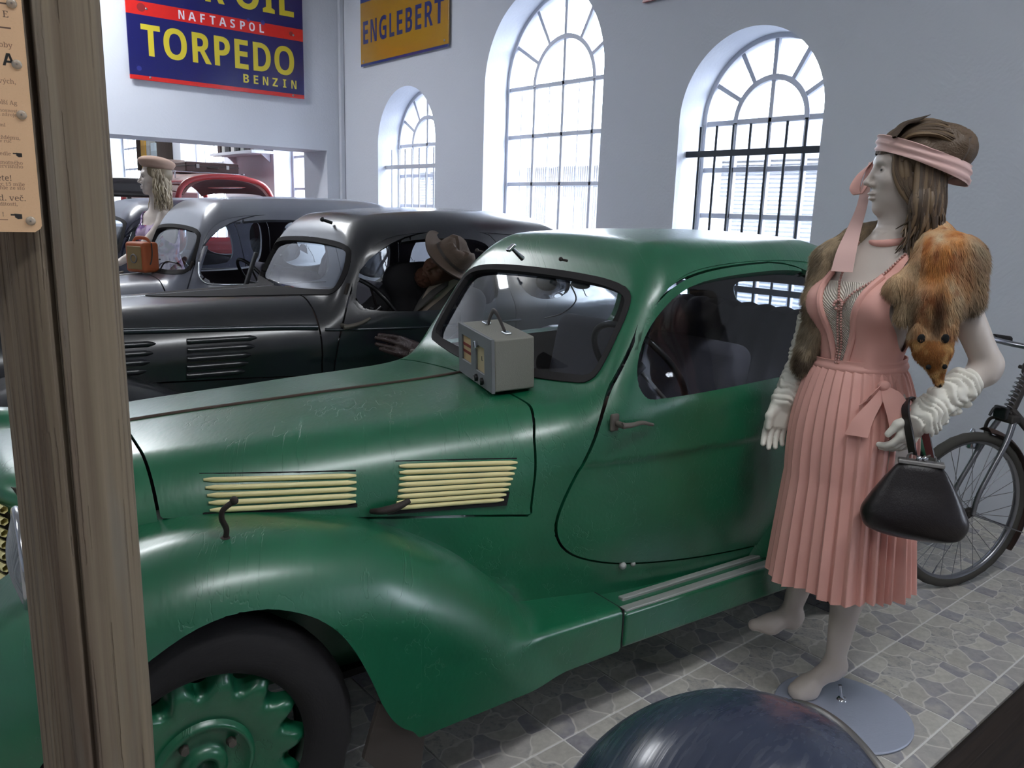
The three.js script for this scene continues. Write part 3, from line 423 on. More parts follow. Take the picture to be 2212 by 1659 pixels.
// ---------------------------------------------------------------- the green two-door saloon in front
const green = thing('vintage_car', 'dark green two-door saloon with cream bonnet louvres', 'car', [0.5, 0, -2.13], -4 * Math.PI / 180);
{
  const tf = mottled('#025a3a', '#066440', 5);
  const P = {
    lo: [-0.42, 0.3, -0.72], hi: [3.3, 1.52, 0.72], mat: M.green, tint: tf, wsMax: 1.5, seal: 0.016, bottom: (x) => 0.33,
    body: { wb: curve1([[-0.36, 0.34], [-0.15, 0.385], [0, 0.415], [0.5, 0.465], [0.92, 0.515], [1.2, 0.58], [1.6, 0.612], [2.1, 0.605], [2.6, 0.54], [3.0, 0.42]]), th: curve1([[-0.3, 0.9], [0, 0.93], [0.5, 0.948], [1.0, 0.965], [1.2, 1.0], [1.5, 1.02], [3, 1.0]]), roof: curve1([[1.1, 1.33], [1.3, 1.385], [1.5, 1.42], [1.85, 1.433], [2.3, 1.42], [2.7, 1.33], [3, 1.2]]), wsx: (y) => 1.145 + 0.62 * (y - 1.01), rear: curve1([[0.3, 3.0], [0.6, 3.06], [0.9, 3.0], [1.1, 2.88], [1.3, 2.68], [1.45, 2.4]]), belt: 0.98, tum: 0.26, nose: (y) => -0.30 - 0.05 * sstep(0.8, 0.88, y), tuck: 0.035, crown: 0.035, cowl: 1.0, rHood: 0.17, rRoof: 0.14, rWs: 0.06, roofCrown: 0.12, wsCurve: 0.05, ghw: 0.612 },
    hoodX0: -0.013, cowlSeam: curve1([[0.6, 0.912], [0.7, 0.914], [0.86, 0.936], [0.92, 0.965], [0.97, 1.0], [1.1, 1.01]]), hoodLow: (x) => 0.80 - 0.15 * x,
    door: [[1.30, 1.2], [1.245, 1.11], [1.13, 0.95], [1.07, 0.82], [1.0, 0.68], [0.985, 0.6], [1.03, 0.53], [1.14, 0.485], [1.3, 0.452], [1.6, 0.413], [1.95, 0.385], [2.2, 0.40], [2.24, 0.6], [2.25, 0.95], [2.2, 1.25], [2.0, 1.345], [1.7, 1.335], [1.5, 1.31], [1.39, 1.27]],
    win: [[1.262, 0.965], [1.24, 1.0], [1.24, 1.06], [1.30, 1.165], [1.39, 1.24], [1.5, 1.285], [1.7, 1.308], [2.0, 1.32], [2.14, 1.29], [2.19, 1.15], [2.18, 1.0], [2.1, 0.99], [1.7, 0.978], [1.33, 0.965]],
    qw: [[2.34, 1.02], [2.33, 1.26], [2.45, 1.28], [2.56, 1.2], [2.62, 1.04]],
    ws: [[0, 0.985], [0.2, 0.987], [0.38, 0.998], [0.47, 1.01], [0.475, 1.1], [0.465, 1.22], [0.44, 1.262], [0.35, 1.283], [0.2, 1.292], [0, 1.295], [-0.3, 1.29], [-0.3, 0.985]],
    rw: [[0, 1.04], [0.34, 1.04], [0.38, 1.08], [0.36, 1.2], [0.2, 1.215], [0, 1.215], [-0.3, 1.215], [-0.3, 1.04]],
    gutter: { poly: [[1.22, 0.9], [1.25, 1.12], [1.33, 1.24], [1.45, 1.318], [1.65, 1.35], [2.0, 1.36], [2.25, 1.33], [2.4, 1.2], [2.4, 0.9]], w: 0.007, y: 1.1 }, seat: [2.42, 0.82],
  };
  const { surfZ, surfY } = buildCar(green, P);
  // wings, running boards
  const crest = curve1([[-0.52, 0.22], [-0.5, 0.38], [-0.46, 0.52], [-0.4, 0.635], [-0.32, 0.705], [-0.2, 0.765], [-0.07, 0.793], [0.017, 0.802], [0.112, 0.799], [0.213, 0.786], [0.32, 0.765], [0.43, 0.737], [0.54, 0.686], [0.665, 0.61], [0.77, 0.522], [0.85, 0.445], [0.95, 0.33], [1.05, 0.2]]);
  const fw = fender({ crest, zo: (x) => 0.70 - 0.5 * Math.max(0, -0.2 - x) - 0.02 * Math.max(0, x - 0.5), r: 0.185, zi: (x) => x < 0.5 ? 0.33 : 0.42, low: (x) => 0.266 - 0.006 * Math.abs(x), x0: -0.52, x1: 1.137, board: { y: (x) => 0.40 - 0.03 * (x - 0.7), z: 0.668, x0: 0.42 },
    arch: [[-0.36, 0.1], [-0.355, 0.32], [-0.31, 0.45], [-0.22, 0.57], [-0.11, 0.645], [0.0, 0.69], [0.11, 0.69], [0.2, 0.655], [0.262, 0.605], [0.305, 0.54], [0.342, 0.46], [0.372, 0.375], [0.41, 0.31], [0.47, 0.272], [0.5, 0.1]] }, [-0.58, 0.2, 0.26], [1.2, 0.92, 0.76], 0.013);
  for (const g of [fw, mirrorZ(fw)]) sheet('front_wing', g, M.green, green, 0.006, M.under, tf);
  const rc = curve1([[1.7, 0.28], [1.9, 0.58], [2.1, 0.78], [2.3, 0.875], [2.5, 0.885], [2.7, 0.81], [2.9, 0.67], [3.04, 0.53], [3.14, 0.4], [3.2, 0.3]]);
  const rwg = fender({ crest: rc, zo: () => 0.65, r: 0.17, zi: () => 0.44, low: () => 0.36, x0: 1.75, x1: 3.3, arch: [[2.12, 0.1], [2.13, 0.4], [2.2, 0.58], [2.33, 0.68], [2.5, 0.705], [2.66, 0.67], [2.8, 0.56], [2.85, 0.4], [2.86, 0.1]] }, [1.7, 0.3, 0.4], [3.3, 0.95, 0.75], 0.016);
  for (const g of [rwg, mirrorZ(rwg)]) sheet('rear_wing', g, M.green, green, 0.006, M.under, tf);
  for (const s of [-1, 1]) {
    const b = rbox(1.16, 0.112, 0.26, 0.014, 0, 0, 0, 3); { const q = b.attributes.position; for (let i = 0; i < q.count; i++) q.setY(i, q.getY(i) - 0.028 * (q.getX(i) + 0.58)); b.computeVertexNormals(); }
    mk('running_board', tint(slantUV(at(b, 1.722, 0.318, s * 0.54)), tf), M.green, green);
    mk('tread_strip', at(rbox(1.13, 0.012, 0.03, 0.004), 1.72, 0.374 - 0.0166, s * 0.648, 0, 0, -0.0245), M.trim, green);
    mk('tread_strip', at(rbox(0.82, 0.014, 0.022, 0.004), 1.60, 0.379 - 0.0145, s * 0.60, 0, 0, -0.0245), M.trim, green);
    mk('running_board_end', rbox(0.006, 0.118, 0.27, 0.002, 1.139, 0.328, s * 0.535), M.under, green);
  }
  for (const s of [-1, 1]) { wheel(green, 0, 0.33, s * 0.60, s, M.green, tf); wheel(green, 2.48, 0.33, s * 0.575, s, M.green, tf); }
  for (const s of [-1, 1]) mk('mud_flap', (() => { const g = extrude(shapeOf([[0.40, 0.33], [0.53, 0.27], [0.51, 0.10], [0.44, 0.10], [0.36, 0.2]]), 0.012, 0.002); return g.translate(0, 0, s * 0.61); })(), M.flap, green);
  // bonnet hinge and seams
  { const pts = []; for (let i = 0; i <= 20; i++) { const x = -0.01 + i / 20 * 1.02; pts.push([x, surfY(x, 0) + 0.001, 0]); } mk('bonnet_hinge', tube(pts, 0.0055, 30, 8), M.hinge, green); }
  // cream louvre slats, two banks a side
  const bank = (x0, x1, y0, n, step, slope, sh) => { for (const s of [-1, 1]) for (let i = 0; i < n; i++) { const a = x0 - i * sh * 0.0, b = x1 - i * sh, y = y0 - i * step, pts = []; for (let k = 0; k <= 8; k++) { const x = lerp(a + (sh < 0.006 ? 0 : -i * sh * 0.55), b, k / 8), yy = y - slope * (x - x0); pts.push([x, yy, s * (surfZ(x, yy) + 0.003)]); } mk('louvre_slat', tube(pts, (t) => 0.0062 * Math.min(1, 0.5 + 12 * Math.min(t, 1 - t)), 16, 8, false), M.cream, green); }
    for (const s of [-1, 1]) { const q = []; for (let k = 0; k <= 8; k++) { const x = lerp(x0 - 0.004, x1 + 0.004, k / 8); for (const yy of [y0 + 0.012 - slope * (x - x0), y0 - n * step + 0.002 - slope * (x - x0)]) q.push([x - (yy < y0 - 0.03 - slope * (x - x0) ? sh * n * 0.8 : 0), yy, s * (surfZ(x, yy) + 0.0008)]); }
      const pos = [], idx = []; q.forEach((p) => pos.push(...p)); for (let k = 0; k < 8; k++) { const a = 2 * k; if (s > 0) idx.push(a, a + 1, a + 2, a + 2, a + 1, a + 3); else idx.push(a, a + 2, a + 1, a + 2, a + 3, a + 1); } const g = new THREE.BufferGeometry(); g.setAttribute('position', new THREE.Float32BufferAttribute(pos, 3)); g.setIndex(idx); g.computeVertexNormals(); mk('louvre_opening', solidify(g, 0.004), [M.dark, M.dark], green); } };
  bank(0.09, 0.432, 0.868, 5, 0.0148, 0.088, 0.003); bank(0.545, 0.872, 0.846, 8, 0.0142, 0.085, 0.0065);
  // bonnet catch, door handles, indicator arm, hinge bolts
  for (const s of [-1, 1]) {
    const zc = surfZ(0.48, 0.75); mk('bonnet_catch', merge([tube([[0.455, 0.752, s * (zc + 0.004)], [0.47, 0.758, s * (zc + 0.03)], [0.51, 0.762, s * (zc + 0.035)], [0.545, 0.772, s * (zc + 0.034)]], (t) => 0.008 * (0.8 + 0.5 * Math.sin(t * 3)), 20, 8)]), M.rust, green);
    const zd = surfZ(1.15, 0.91); mk('door_handle', merge([rbox(0.03, 0.05, 0.012, 0.006, 1.142, 0.915, s * (zd + 0.008)), rod([1.148, 0.912, s * zd], [1.148, 0.912, s * (zd + 0.045)], 0.009), tube([[1.14, 0.913, s * (zd + 0.042)], [1.17, 0.913, s * (zd + 0.048)], [1.21, 0.914, s * (zd + 0.046)], [1.262, 0.9, s * (zd + 0.04)]], (t) => 0.0085 - 0.004 * t, 20, 8)]), M.handle, green);
    mk('door_stop', ball(0.012, 1.22, 0.462, s * 0.57), M.trim, green); mk('door_stop', ball(0.009, 1.262, 0.458, s * 0.57), M.trim, green);
  }
  // small crank-shaped bracket on the wing
  mk('wing_bracket', merge([tube([[0.082, 0.79, 0.55], [0.085, 0.815, 0.555], [0.075, 0.845, 0.56], [0.078, 0.862, 0.562], [0.098, 0.878, 0.566]], 0.006, 24, 8), ball(0.009, 0.1, 0.88, 0.566), lathe([[0, 0], [0.014, 0], [0.01, 0.008], [0, 0.01]], 16).translate(0.082, 0.79, 0.55)]), M.rust, green);
  // things above the windscreen
  for (const z of [-0.28, 0.2]) { const y = 1.335, x = 1.29; mk('visor_stud', merge([rod([x - 0.03, y, z], [x - 0.055, y + 0.004, z], 0.004), ball(0.007, x - 0.056, y + 0.005, z)]), M.rust, green); }
  mk('wiper_motor', merge([rod([1.27, 1.325, -0.05], [1.225, 1.36, -0.05], 0.009, 0.006), at(rbox(0.035, 0.012, 0.02, 0.004), 1.22, 1.362, -0.05, 0, 0, 0.7)]), M.chrome, green);
  mk('rear_mirror', merge([ball(0.05, 1.36, 1.245, -0.03, 0.25, 0.62, 1.2), rod([1.34, 1.3, -0.02], [1.36, 1.25, -0.02], 0.006)]), M.blackpaint, green);
  mk('sun_visor_knob', ball(0.03, 1.37, 1.252, 0.14, 0.4, 0.5, 1.6), M.blackpaint, green);
  mk('hanging_cord', tube([[1.36, 1.25, 0.1], [1.38, 1.2, 0.11], [1.37, 1.15, 0.06], [1.36, 1.12, -0.03]], 0.0025, 24, 6), M.blackpaint, green);
  // radiator grille of cream bars, headlamps, bumper
  for (let i = 0; i < 17; i++) { const y = 0.838 - i * 0.026, pts = []; const w = 0.27 - 0.06 * sstep(0.6, 0.42, y); for (let k = -6; k <= 6; k++) { const z = k / 6 * w; pts.push([-0.345 + 0.055 * (y - 0.8) + 0.75 * z * z, y, z]); } mk('grille_bar', tube(pts, 0.0085, 20, 6, false, [1, 1]), M.cream, green); }
  mk('grille_backing', (() => { const pos = [], idx = []; for (let j = 0; j <= 8; j++) for (let k = -6; k <= 6; k++) { const y = 0.42 + j * 0.057, z = k / 6 * 0.27; pos.push(-0.318 + 0.055 * (y - 0.8) + 0.75 * z * z, y, z); } for (let j = 0; j < 8; j++) for (let k = 0; k < 12; k++) { const a = j * 13 + k; idx.push(a, a + 1, a + 13, a + 1, a + 14, a + 13); } const g = new THREE.BufferGeometry(); g.setAttribute('position', new THREE.Float32BufferAttribute(pos, 3)); g.setIndex(idx); g.computeVertexNormals(); return solidify(g, 0.01); })(), [M.grilleDark, M.grilleDark], green);
  for (const s of [-1, 1]) {
    const h = new THREE.Group(); h.name = 'headlamp'; h.position.set(-0.275, 0.80, s * 0.46); green.add(h);
    mk('lamp_shell', tint(slantUV(at(lathe([[0, 0.16], [0.03, 0.155], [0.07, 0.11], [0.092, 0.05], [0.097, 0.01], [0.097, 0]], 40), 0, 0, 0, 0, 0, -Math.PI / 2)), tf), M.green, h);
    mk('lens_rim', new THREE.TorusGeometry(0.095, 0.008, 10, 44).rotateY(Math.PI / 2), M.chrome, h);
    mk('reflector', at(lathe([[0.005, 0.05], [0.04, 0.04], [0.075, 0.015], [0.092, 0.002]], 32), 0.01, 0, 0, 0, 0, -Math.PI / 2), M.chrome, h);
    mk('lens', (() => { const g = at(lathe([[0, -0.022], [0.03, -0.02], [0.06, -0.014], [0.09, -0.002]], 40), 0, 0, 0, 0, 0, -Math.PI / 2); return g; })(), M.lens, h);
    mk('lens_ribs', merge(Array.from({ length: 15 }, (_, i) => { const z = (i - 7) * 0.011, y = Math.sqrt(0.085 * 0.085 - z * z); return tube([[-0.006, -y, z], [-0.023 + 0.1 * z * z / 0.09, 0, z], [-0.006, y, z]], 0.0022, 10, 5); })), M.lens, h);
  }
  mk('bumper', tube([[-0.36, 0.42, -0.62], [-0.47, 0.42, -0.4], [-0.5, 0.42, 0], [-0.47, 0.42, 0.4], [-0.36, 0.42, 0.62]], 0.03, 30, 10, false, [0.5, 1]), M.blackpaint, green);
}
// ---------------------------------------------------------------- black saloon beside it, grey and blue-black saloons behind
M.blackcar = paint('#ffffff', { vc: true, r: 0.36, cc: 1.0, cr: 0.18, bs: 0.0003, bump: speck, sh: 0.15, shc: '#aab0c4', shr: 0.35 });
M.greycar = paint('#ffffff', { vc: true, r: 0.34, cc: 1.0, cr: 0.2, bs: 0.0002, bump: speck, sh: 0.5, shc: '#b4bac8', shr: 0.5 });
function saloon(car, o) {
  const P = {
    lo: [-0.42, 0.3, -0.74], hi: [o.tail + 0.25, o.roofY + 0.08, 0.74], cell: 0.02, mat: o.mat, tint: o.tint, wsMax: o.ws0 + 0.4, seal: 0.018, bottom: () => 0.33, open: o.open, lining: o.lining, steerZ: 0.3,
    body: { wb: curve1([[-0.35, 0.30], [0, 0.36], [0.5, 0.40], [0.95, 0.45], [o.cowl + 0.15, 0.56], [1.6, 0.61], [2.2, 0.60], [2.7, 0.53], [o.tail, 0.40]]), th: curve1([[-0.35, o.hoodY - 0.05], [0, o.hoodY - 0.02], [0.5, o.hoodY], [o.cowl, o.hoodY + 0.025], [o.cowl + 0.3, o.hoodY + 0.03], [3, o.hoodY]]), roof: curve1([[o.ws0 - 0.05, o.roofY - 0.1], [o.ws0 + 0.15, o.roofY - 0.055], [o.ws0 + 0.4, o.roofY - 0.018], [1.95, o.roofY], [2.4, o.roofY - 0.012], [2.8, o.roofY - 0.08], [o.tail, o.roofY - 0.25]]), wsx: (y) => o.ws0 + 0.5 * (y - o.wsY), rear: curve1([[0.3, o.tail - 0.05], [0.6, o.tail + 0.02], [0.9, o.tail], [1.1, o.tail - 0.1], [1.3, o.tail - 0.27], [1.5, o.tail - 0.6]]), belt: o.belt, tum: 0.27, nose: () => -0.33, tuck: 0.035, crown: 0.05, cowl: o.cowl, rHood: 0.2, rRoof: 0.16, rWs: 0.07, roofCrown: 0.13, wsCurve: 0.06, ghw: 0.61 },
    hoodX0: -0.02, cowlSeam: () => o.cowl - 0.08, hoodLow: (x) => o.hoodY - 0.30 - 0.04 * x,
    door: [[o.ws0 + 0.14, o.roofY - 0.26], [o.ws0 + 0.03, o.belt], [o.ws0 - 0.02, 0.8], [o.ws0 - 0.02, 0.45], [o.ws0 + 0.9, 0.42], [o.ws0 + 0.98, 0.7], [o.ws0 + 0.98, o.belt], [o.ws0 + 0.94, o.roofY - 0.15], [o.ws0 + 0.8, o.roofY - 0.1], [o.ws0 + 0.4, o.roofY - 0.12]],
    win: [[o.ws0 + 0.09, o.belt + 0.045], [o.ws0 + 0.1, o.belt + 0.13], [o.ws0 + 0.19, o.roofY - 0.23], [o.ws0 + 0.31, o.roofY - 0.165], [o.ws0 + 0.55, o.roofY - 0.145], [o.ws0 + 0.82, o.roofY - 0.15], [o.ws0 + 0.89, o.roofY - 0.22], [o.ws0 + 0.9, o.belt + 0.05], [o.ws0 + 0.7, o.belt + 0.02], [o.ws0 + 0.2, o.belt + 0.02]],
    qw: [[o.ws0 + 1.04, o.belt + 0.03], [o.ws0 + 1.04, o.roofY - 0.17], [o.ws0 + 1.25, o.roofY - 0.17], [o.ws0 + 1.42, o.roofY - 0.25], [o.ws0 + 1.5, o.belt + 0.04]],
    ws: [[0, o.wsY - 0.01], [0.2, o.wsY - 0.008], [0.36, o.wsY], [0.45, o.wsY + 0.01], [0.455, o.wsY + 0.1], [0.435, o.wsT - 0.06], [0.41, o.wsT - 0.02], [0.3, o.wsT], [0, o.wsT + 0.01], [-0.3, o.wsT], [-0.3, o.wsY - 0.01]],
    rw: [[0, o.belt + 0.08], [0.3, o.belt + 0.08], [0.36, o.belt + 0.12], [0.33, o.belt + 0.24], [0.2, o.belt + 0.26], [0, o.belt + 0.26], [-0.3, o.belt + 0.26], [-0.3, o.belt + 0.08]],
    gutter: { poly: [[o.ws0 + 0.06, o.belt - 0.05], [o.ws0 + 0.12, o.roofY - 0.26], [o.ws0 + 0.25, o.roofY - 0.135], [o.ws0 + 0.5, o.roofY - 0.105], [o.ws0 + 0.9, o.roofY - 0.105], [o.ws0 + 1.3, o.roofY - 0.14], [o.ws0 + 1.6, o.roofY - 0.4], [o.ws0 + 1.6, o.belt - 0.05]], w: 0.009, y: o.belt + 0.03 }, seat: [2.38, 0.86],
  };
  const r = buildCar(car, P), tf = o.tint;
  const fw = fender({ crest: curve1([[-0.5, 0.3], [-0.44, 0.52], [-0.32, 0.7], [-0.15, 0.80], [0.02, 0.835], [0.18, 0.825], [0.32, 0.785], [0.43, 0.745], [0.54, 0.69], [0.68, 0.59], [0.82, 0.46], [0.95, 0.33]]), zo: (x) => 0.7 - 0.4 * Math.max(0, -0.2 - x), r: 0.19, zi: () => 0.33, low: () => 0.27, x0: -0.5, x1: 1.1, board: { y: () => 0.385, z: 0.66, x0: 0.42 }, arch: [[-0.36, 0.1], [-0.33, 0.45], [-0.2, 0.6], [0, 0.69], [0.14, 0.68], [0.26, 0.6], [0.34, 0.45], [0.42, 0.3], [0.5, 0.1]] }, [-0.56, 0.2, 0.26], [1.15, 0.92, 0.76], 0.022);
  for (const g of [fw, mirrorZ(fw)]) sheet('front_wing', g, o.mat, car, 0.006, M.under, tf);
  const rwg = fender({ crest: curve1([[1.7, 0.28], [1.9, 0.58], [2.1, 0.78], [2.3, 0.875], [2.5, 0.885], [2.7, 0.81], [2.9, 0.67], [3.04, 0.53], [3.14, 0.4], [3.2, 0.3]]), zo: () => 0.685, r: 0.17, zi: () => 0.44, low: () => 0.36, x0: 1.75, x1: 3.3, arch: [[2.12, 0.1], [2.13, 0.4], [2.2, 0.58], [2.33, 0.68], [2.5, 0.705], [2.66, 0.67], [2.8, 0.56], [2.85, 0.4], [2.86, 0.1]] }, [1.7, 0.3, 0.4], [3.3, 0.95, 0.75], 0.025);
  for (const g of [rwg, mirrorZ(rwg)]) sheet('rear_wing', g, o.mat, car, 0.006, M.under, tf);
  for (const s of [-1, 1]) mk('running_board', tint(slantUV(rbox(1.2, 0.1, 0.24, 0.012, 1.7, 0.325, s * 0.54)), tf), o.mat, car);
  for (const s of [-1, 1]) { wheel(car, 0, 0.33, s * 0.60, s, o.mat, tf); wheel(car, 2.48, 0.33, s * 0.60, s, o.mat, tf); }
  for (const s of [-1, 1]) {
    const strip = (x0, x1, y0, y1, rad, m, n) => { const pts = []; for (let k = 0; k <= 12; k++) { const x = lerp(x0, x1, k / 12), y = lerp(y0, y1, k / 12); pts.push([x, y, s * (r.surfZ(x, y) + 0.001)]); } mk(n, tube(pts, rad, 24, 8), m, car); };
    if (o.louvres) { for (const [xa, xb] of [[0.13, 0.44], [0.56, 0.85]]) for (let i = 0; i < 5; i++) { const y = 0.905 - i * 0.0355; const pts = []; for (let k = 0; k <= 8; k++) { const x = lerp(xa, xb - i * 0.012, k / 8); pts.push([x - i * 0.004, y, s * (r.surfZ(x, y) - 0.002)]); } mk('louvre', tint(slantUV(tube(pts, (t) => 0.0135 * Math.min(1, 0.25 + 9 * (1 - t)), 20, 8)), tf), o.mat, car); }
      strip(-0.02, o.cowl - 0.085, o.belt - 0.02, o.belt - 0.045, 0.014, M.beltTrim, 'bonnet_moulding'); strip(o.cowl - 0.06, 2.2, o.belt - 0.055, o.belt - 0.06, 0.008, M.beltTrim, 'belt_moulding'); }
    const hx = o.ws0 + 0.02, hy = o.belt - 0.035, zd = r.surfZ(hx, hy);
    mk('door_handle', merge([rod([hx, hy, s * zd], [hx, hy, s * (zd + 0.04)], 0.01), tube([[hx - 0.012, hy - 0.005, s * (zd + 0.04)], [hx + 0.03, hy + 0.002, s * (zd + 0.05)], [hx + 0.075, hy + 0.012, s * (zd + 0.048)], [hx + 0.12, hy + 0.03, s * (zd + 0.044)]], (t) => 0.012 - 0.005 * t, 20, 8)]), M.handle, car);
    mk('door_hinge', rod([o.ws0 - 0.01 + 0.07, o.belt + 0.1, s * (r.surfZ(o.ws0 + 0.05, o.belt + 0.1) + 0.004)], [o.ws0 + 0.075, o.belt + 0.15, s * (r.surfZ(o.ws0 + 0.08, o.belt + 0.15) + 0.004)], 0.009), M.rust, car);
    if (o.sillTrim) { const pts = [[o.ws0 + 0.1, o.belt + 0.15], [o.ws0 + 0.092, o.belt + 0.07], [o.ws0 + 0.12, o.belt + 0.03], [o.ws0 + 0.2, o.belt + 0.022], [o.ws0 + 0.5, o.belt + 0.022], [o.ws0 + 0.85, o.belt + 0.024]].map(([x, y]) => [x, y, s * (r.surfZ(x, y) + 0.003)]); mk('window_trim', tube(pts, 0.006, 40, 8), M.chrome, car); }
    const h = new THREE.Group(); h.name = 'headlamp'; h.position.set(-0.3, 0.82, s * 0.46); car.add(h);
    mk('lamp_shell', tint(slantUV(at(lathe([[0, 0.16], [0.07, 0.11], [0.092, 0.05], [0.097, 0]], 32), 0, 0, 0, 0, 0, -Math.PI / 2)), tf), o.mat, h); mk('lens', at(lathe([[0, -0.022], [0.06, -0.014], [0.092, 0]], 32), 0, 0, 0, 0, 0, -Math.PI / 2), M.lens, h);
  }
  { const pts = []; for (let i = 0; i <= 16; i++) { const x = -0.2 + i / 16 * (o.cowl + 0.1); pts.push([x, r.surfY(x, 0), 0]); } mk('bonnet_hinge', tube(pts, 0.006, 24, 8), o.mat === M.greycar ? M.steel : M.chrome, car); }
  for (let i = 0; i < 14; i++) mk('grille_bar', tube([-0.22, -0.1, 0, 0.1, 0.22].map((z) => [-0.36 + 0.7 * z * z, 0.9 - i * 0.033, z]), 0.007, 12, 6), M.steel, car);
  for (const [za, zb] of [[-0.32, 0.02], [0.02, 0.36]]) if (o.wipers) mk('wiper', merge([tube([[o.ws0 - 0.02, o.wsY + 0.0, za + 0.1], [o.ws0 + 0.0, o.wsY + 0.05, za + 0.14], [o.ws0 + 0.02, o.wsY + 0.06, zb - 0.02]], 0.005, 16, 6)]), M.blackpaint, car);
  return r;
}
M.beltTrim = phy({ color: C('#2b333a'), roughness: 0.25, metalness: 0.3, clearcoat: 0.8, clearcoatRoughness: 0.1 });
M.sandSeat = std({ color: C('#8d8275'), roughness: 0.9 });
const black = thing('vintage_car', 'black saloon with ribbed bonnet vents beside the green car', 'car', [0.5, 0, -3.8], 0);
const blackSurf = saloon(black, { mat: M.blackcar, tint: mottled('#12141b', '#1a1c25', 4), roofY: 1.487, hoodY: 1.062, cowl: 1.2, ws0: 1.19, wsY: 1.08, wsT: 1.315, belt: 0.985, tail: 3.25, open: true, louvres: true, lining: M.lining });
mk('indicator_arm', at(rbox(0.02, 0.2, 0.03, 0.006), 1.235, 1.12, -0.60, 0, 0, -0.35), M.blackpaint, black);
mk('visor_knob', merge([rod([1.35, 1.40, 0.16], [1.30, 1.415, 0.16], 0.008), ball(0.012, 1.3, 1.416, 0.16)]), M.blackpaint, black);
const grey = thing('vintage_car', 'dusty grey saloon behind the black car', 'car', [0.5, 0, -5.3], 0);
const greySurf = saloon(grey, { mat: M.greycar, tint: mottled('#6c6f7c', '#7a7d86', 3), roofY: 1.533, hoodY: 1.015, cowl: 1.0, ws0: 0.99, wsY: 1.062, wsT: 1.33, belt: 0.985, tail: 3.2, sillTrim: true, open: true, wipers: true });
const navy = thing('vintage_car', 'blue-black saloon farthest left, nearest the sign wall', 'car', [0.5, 0, -6.85], 0);
saloon(navy, { mat: M.greycar, tint: mottled('#23263a', '#2e3040', 3), roofY: 1.515, hoodY: 1.01, cowl: 1.0, ws0: 0.95, wsY: 1.06, wsT: 1.35, belt: 0.985, tail: 3.2, wipers: true });
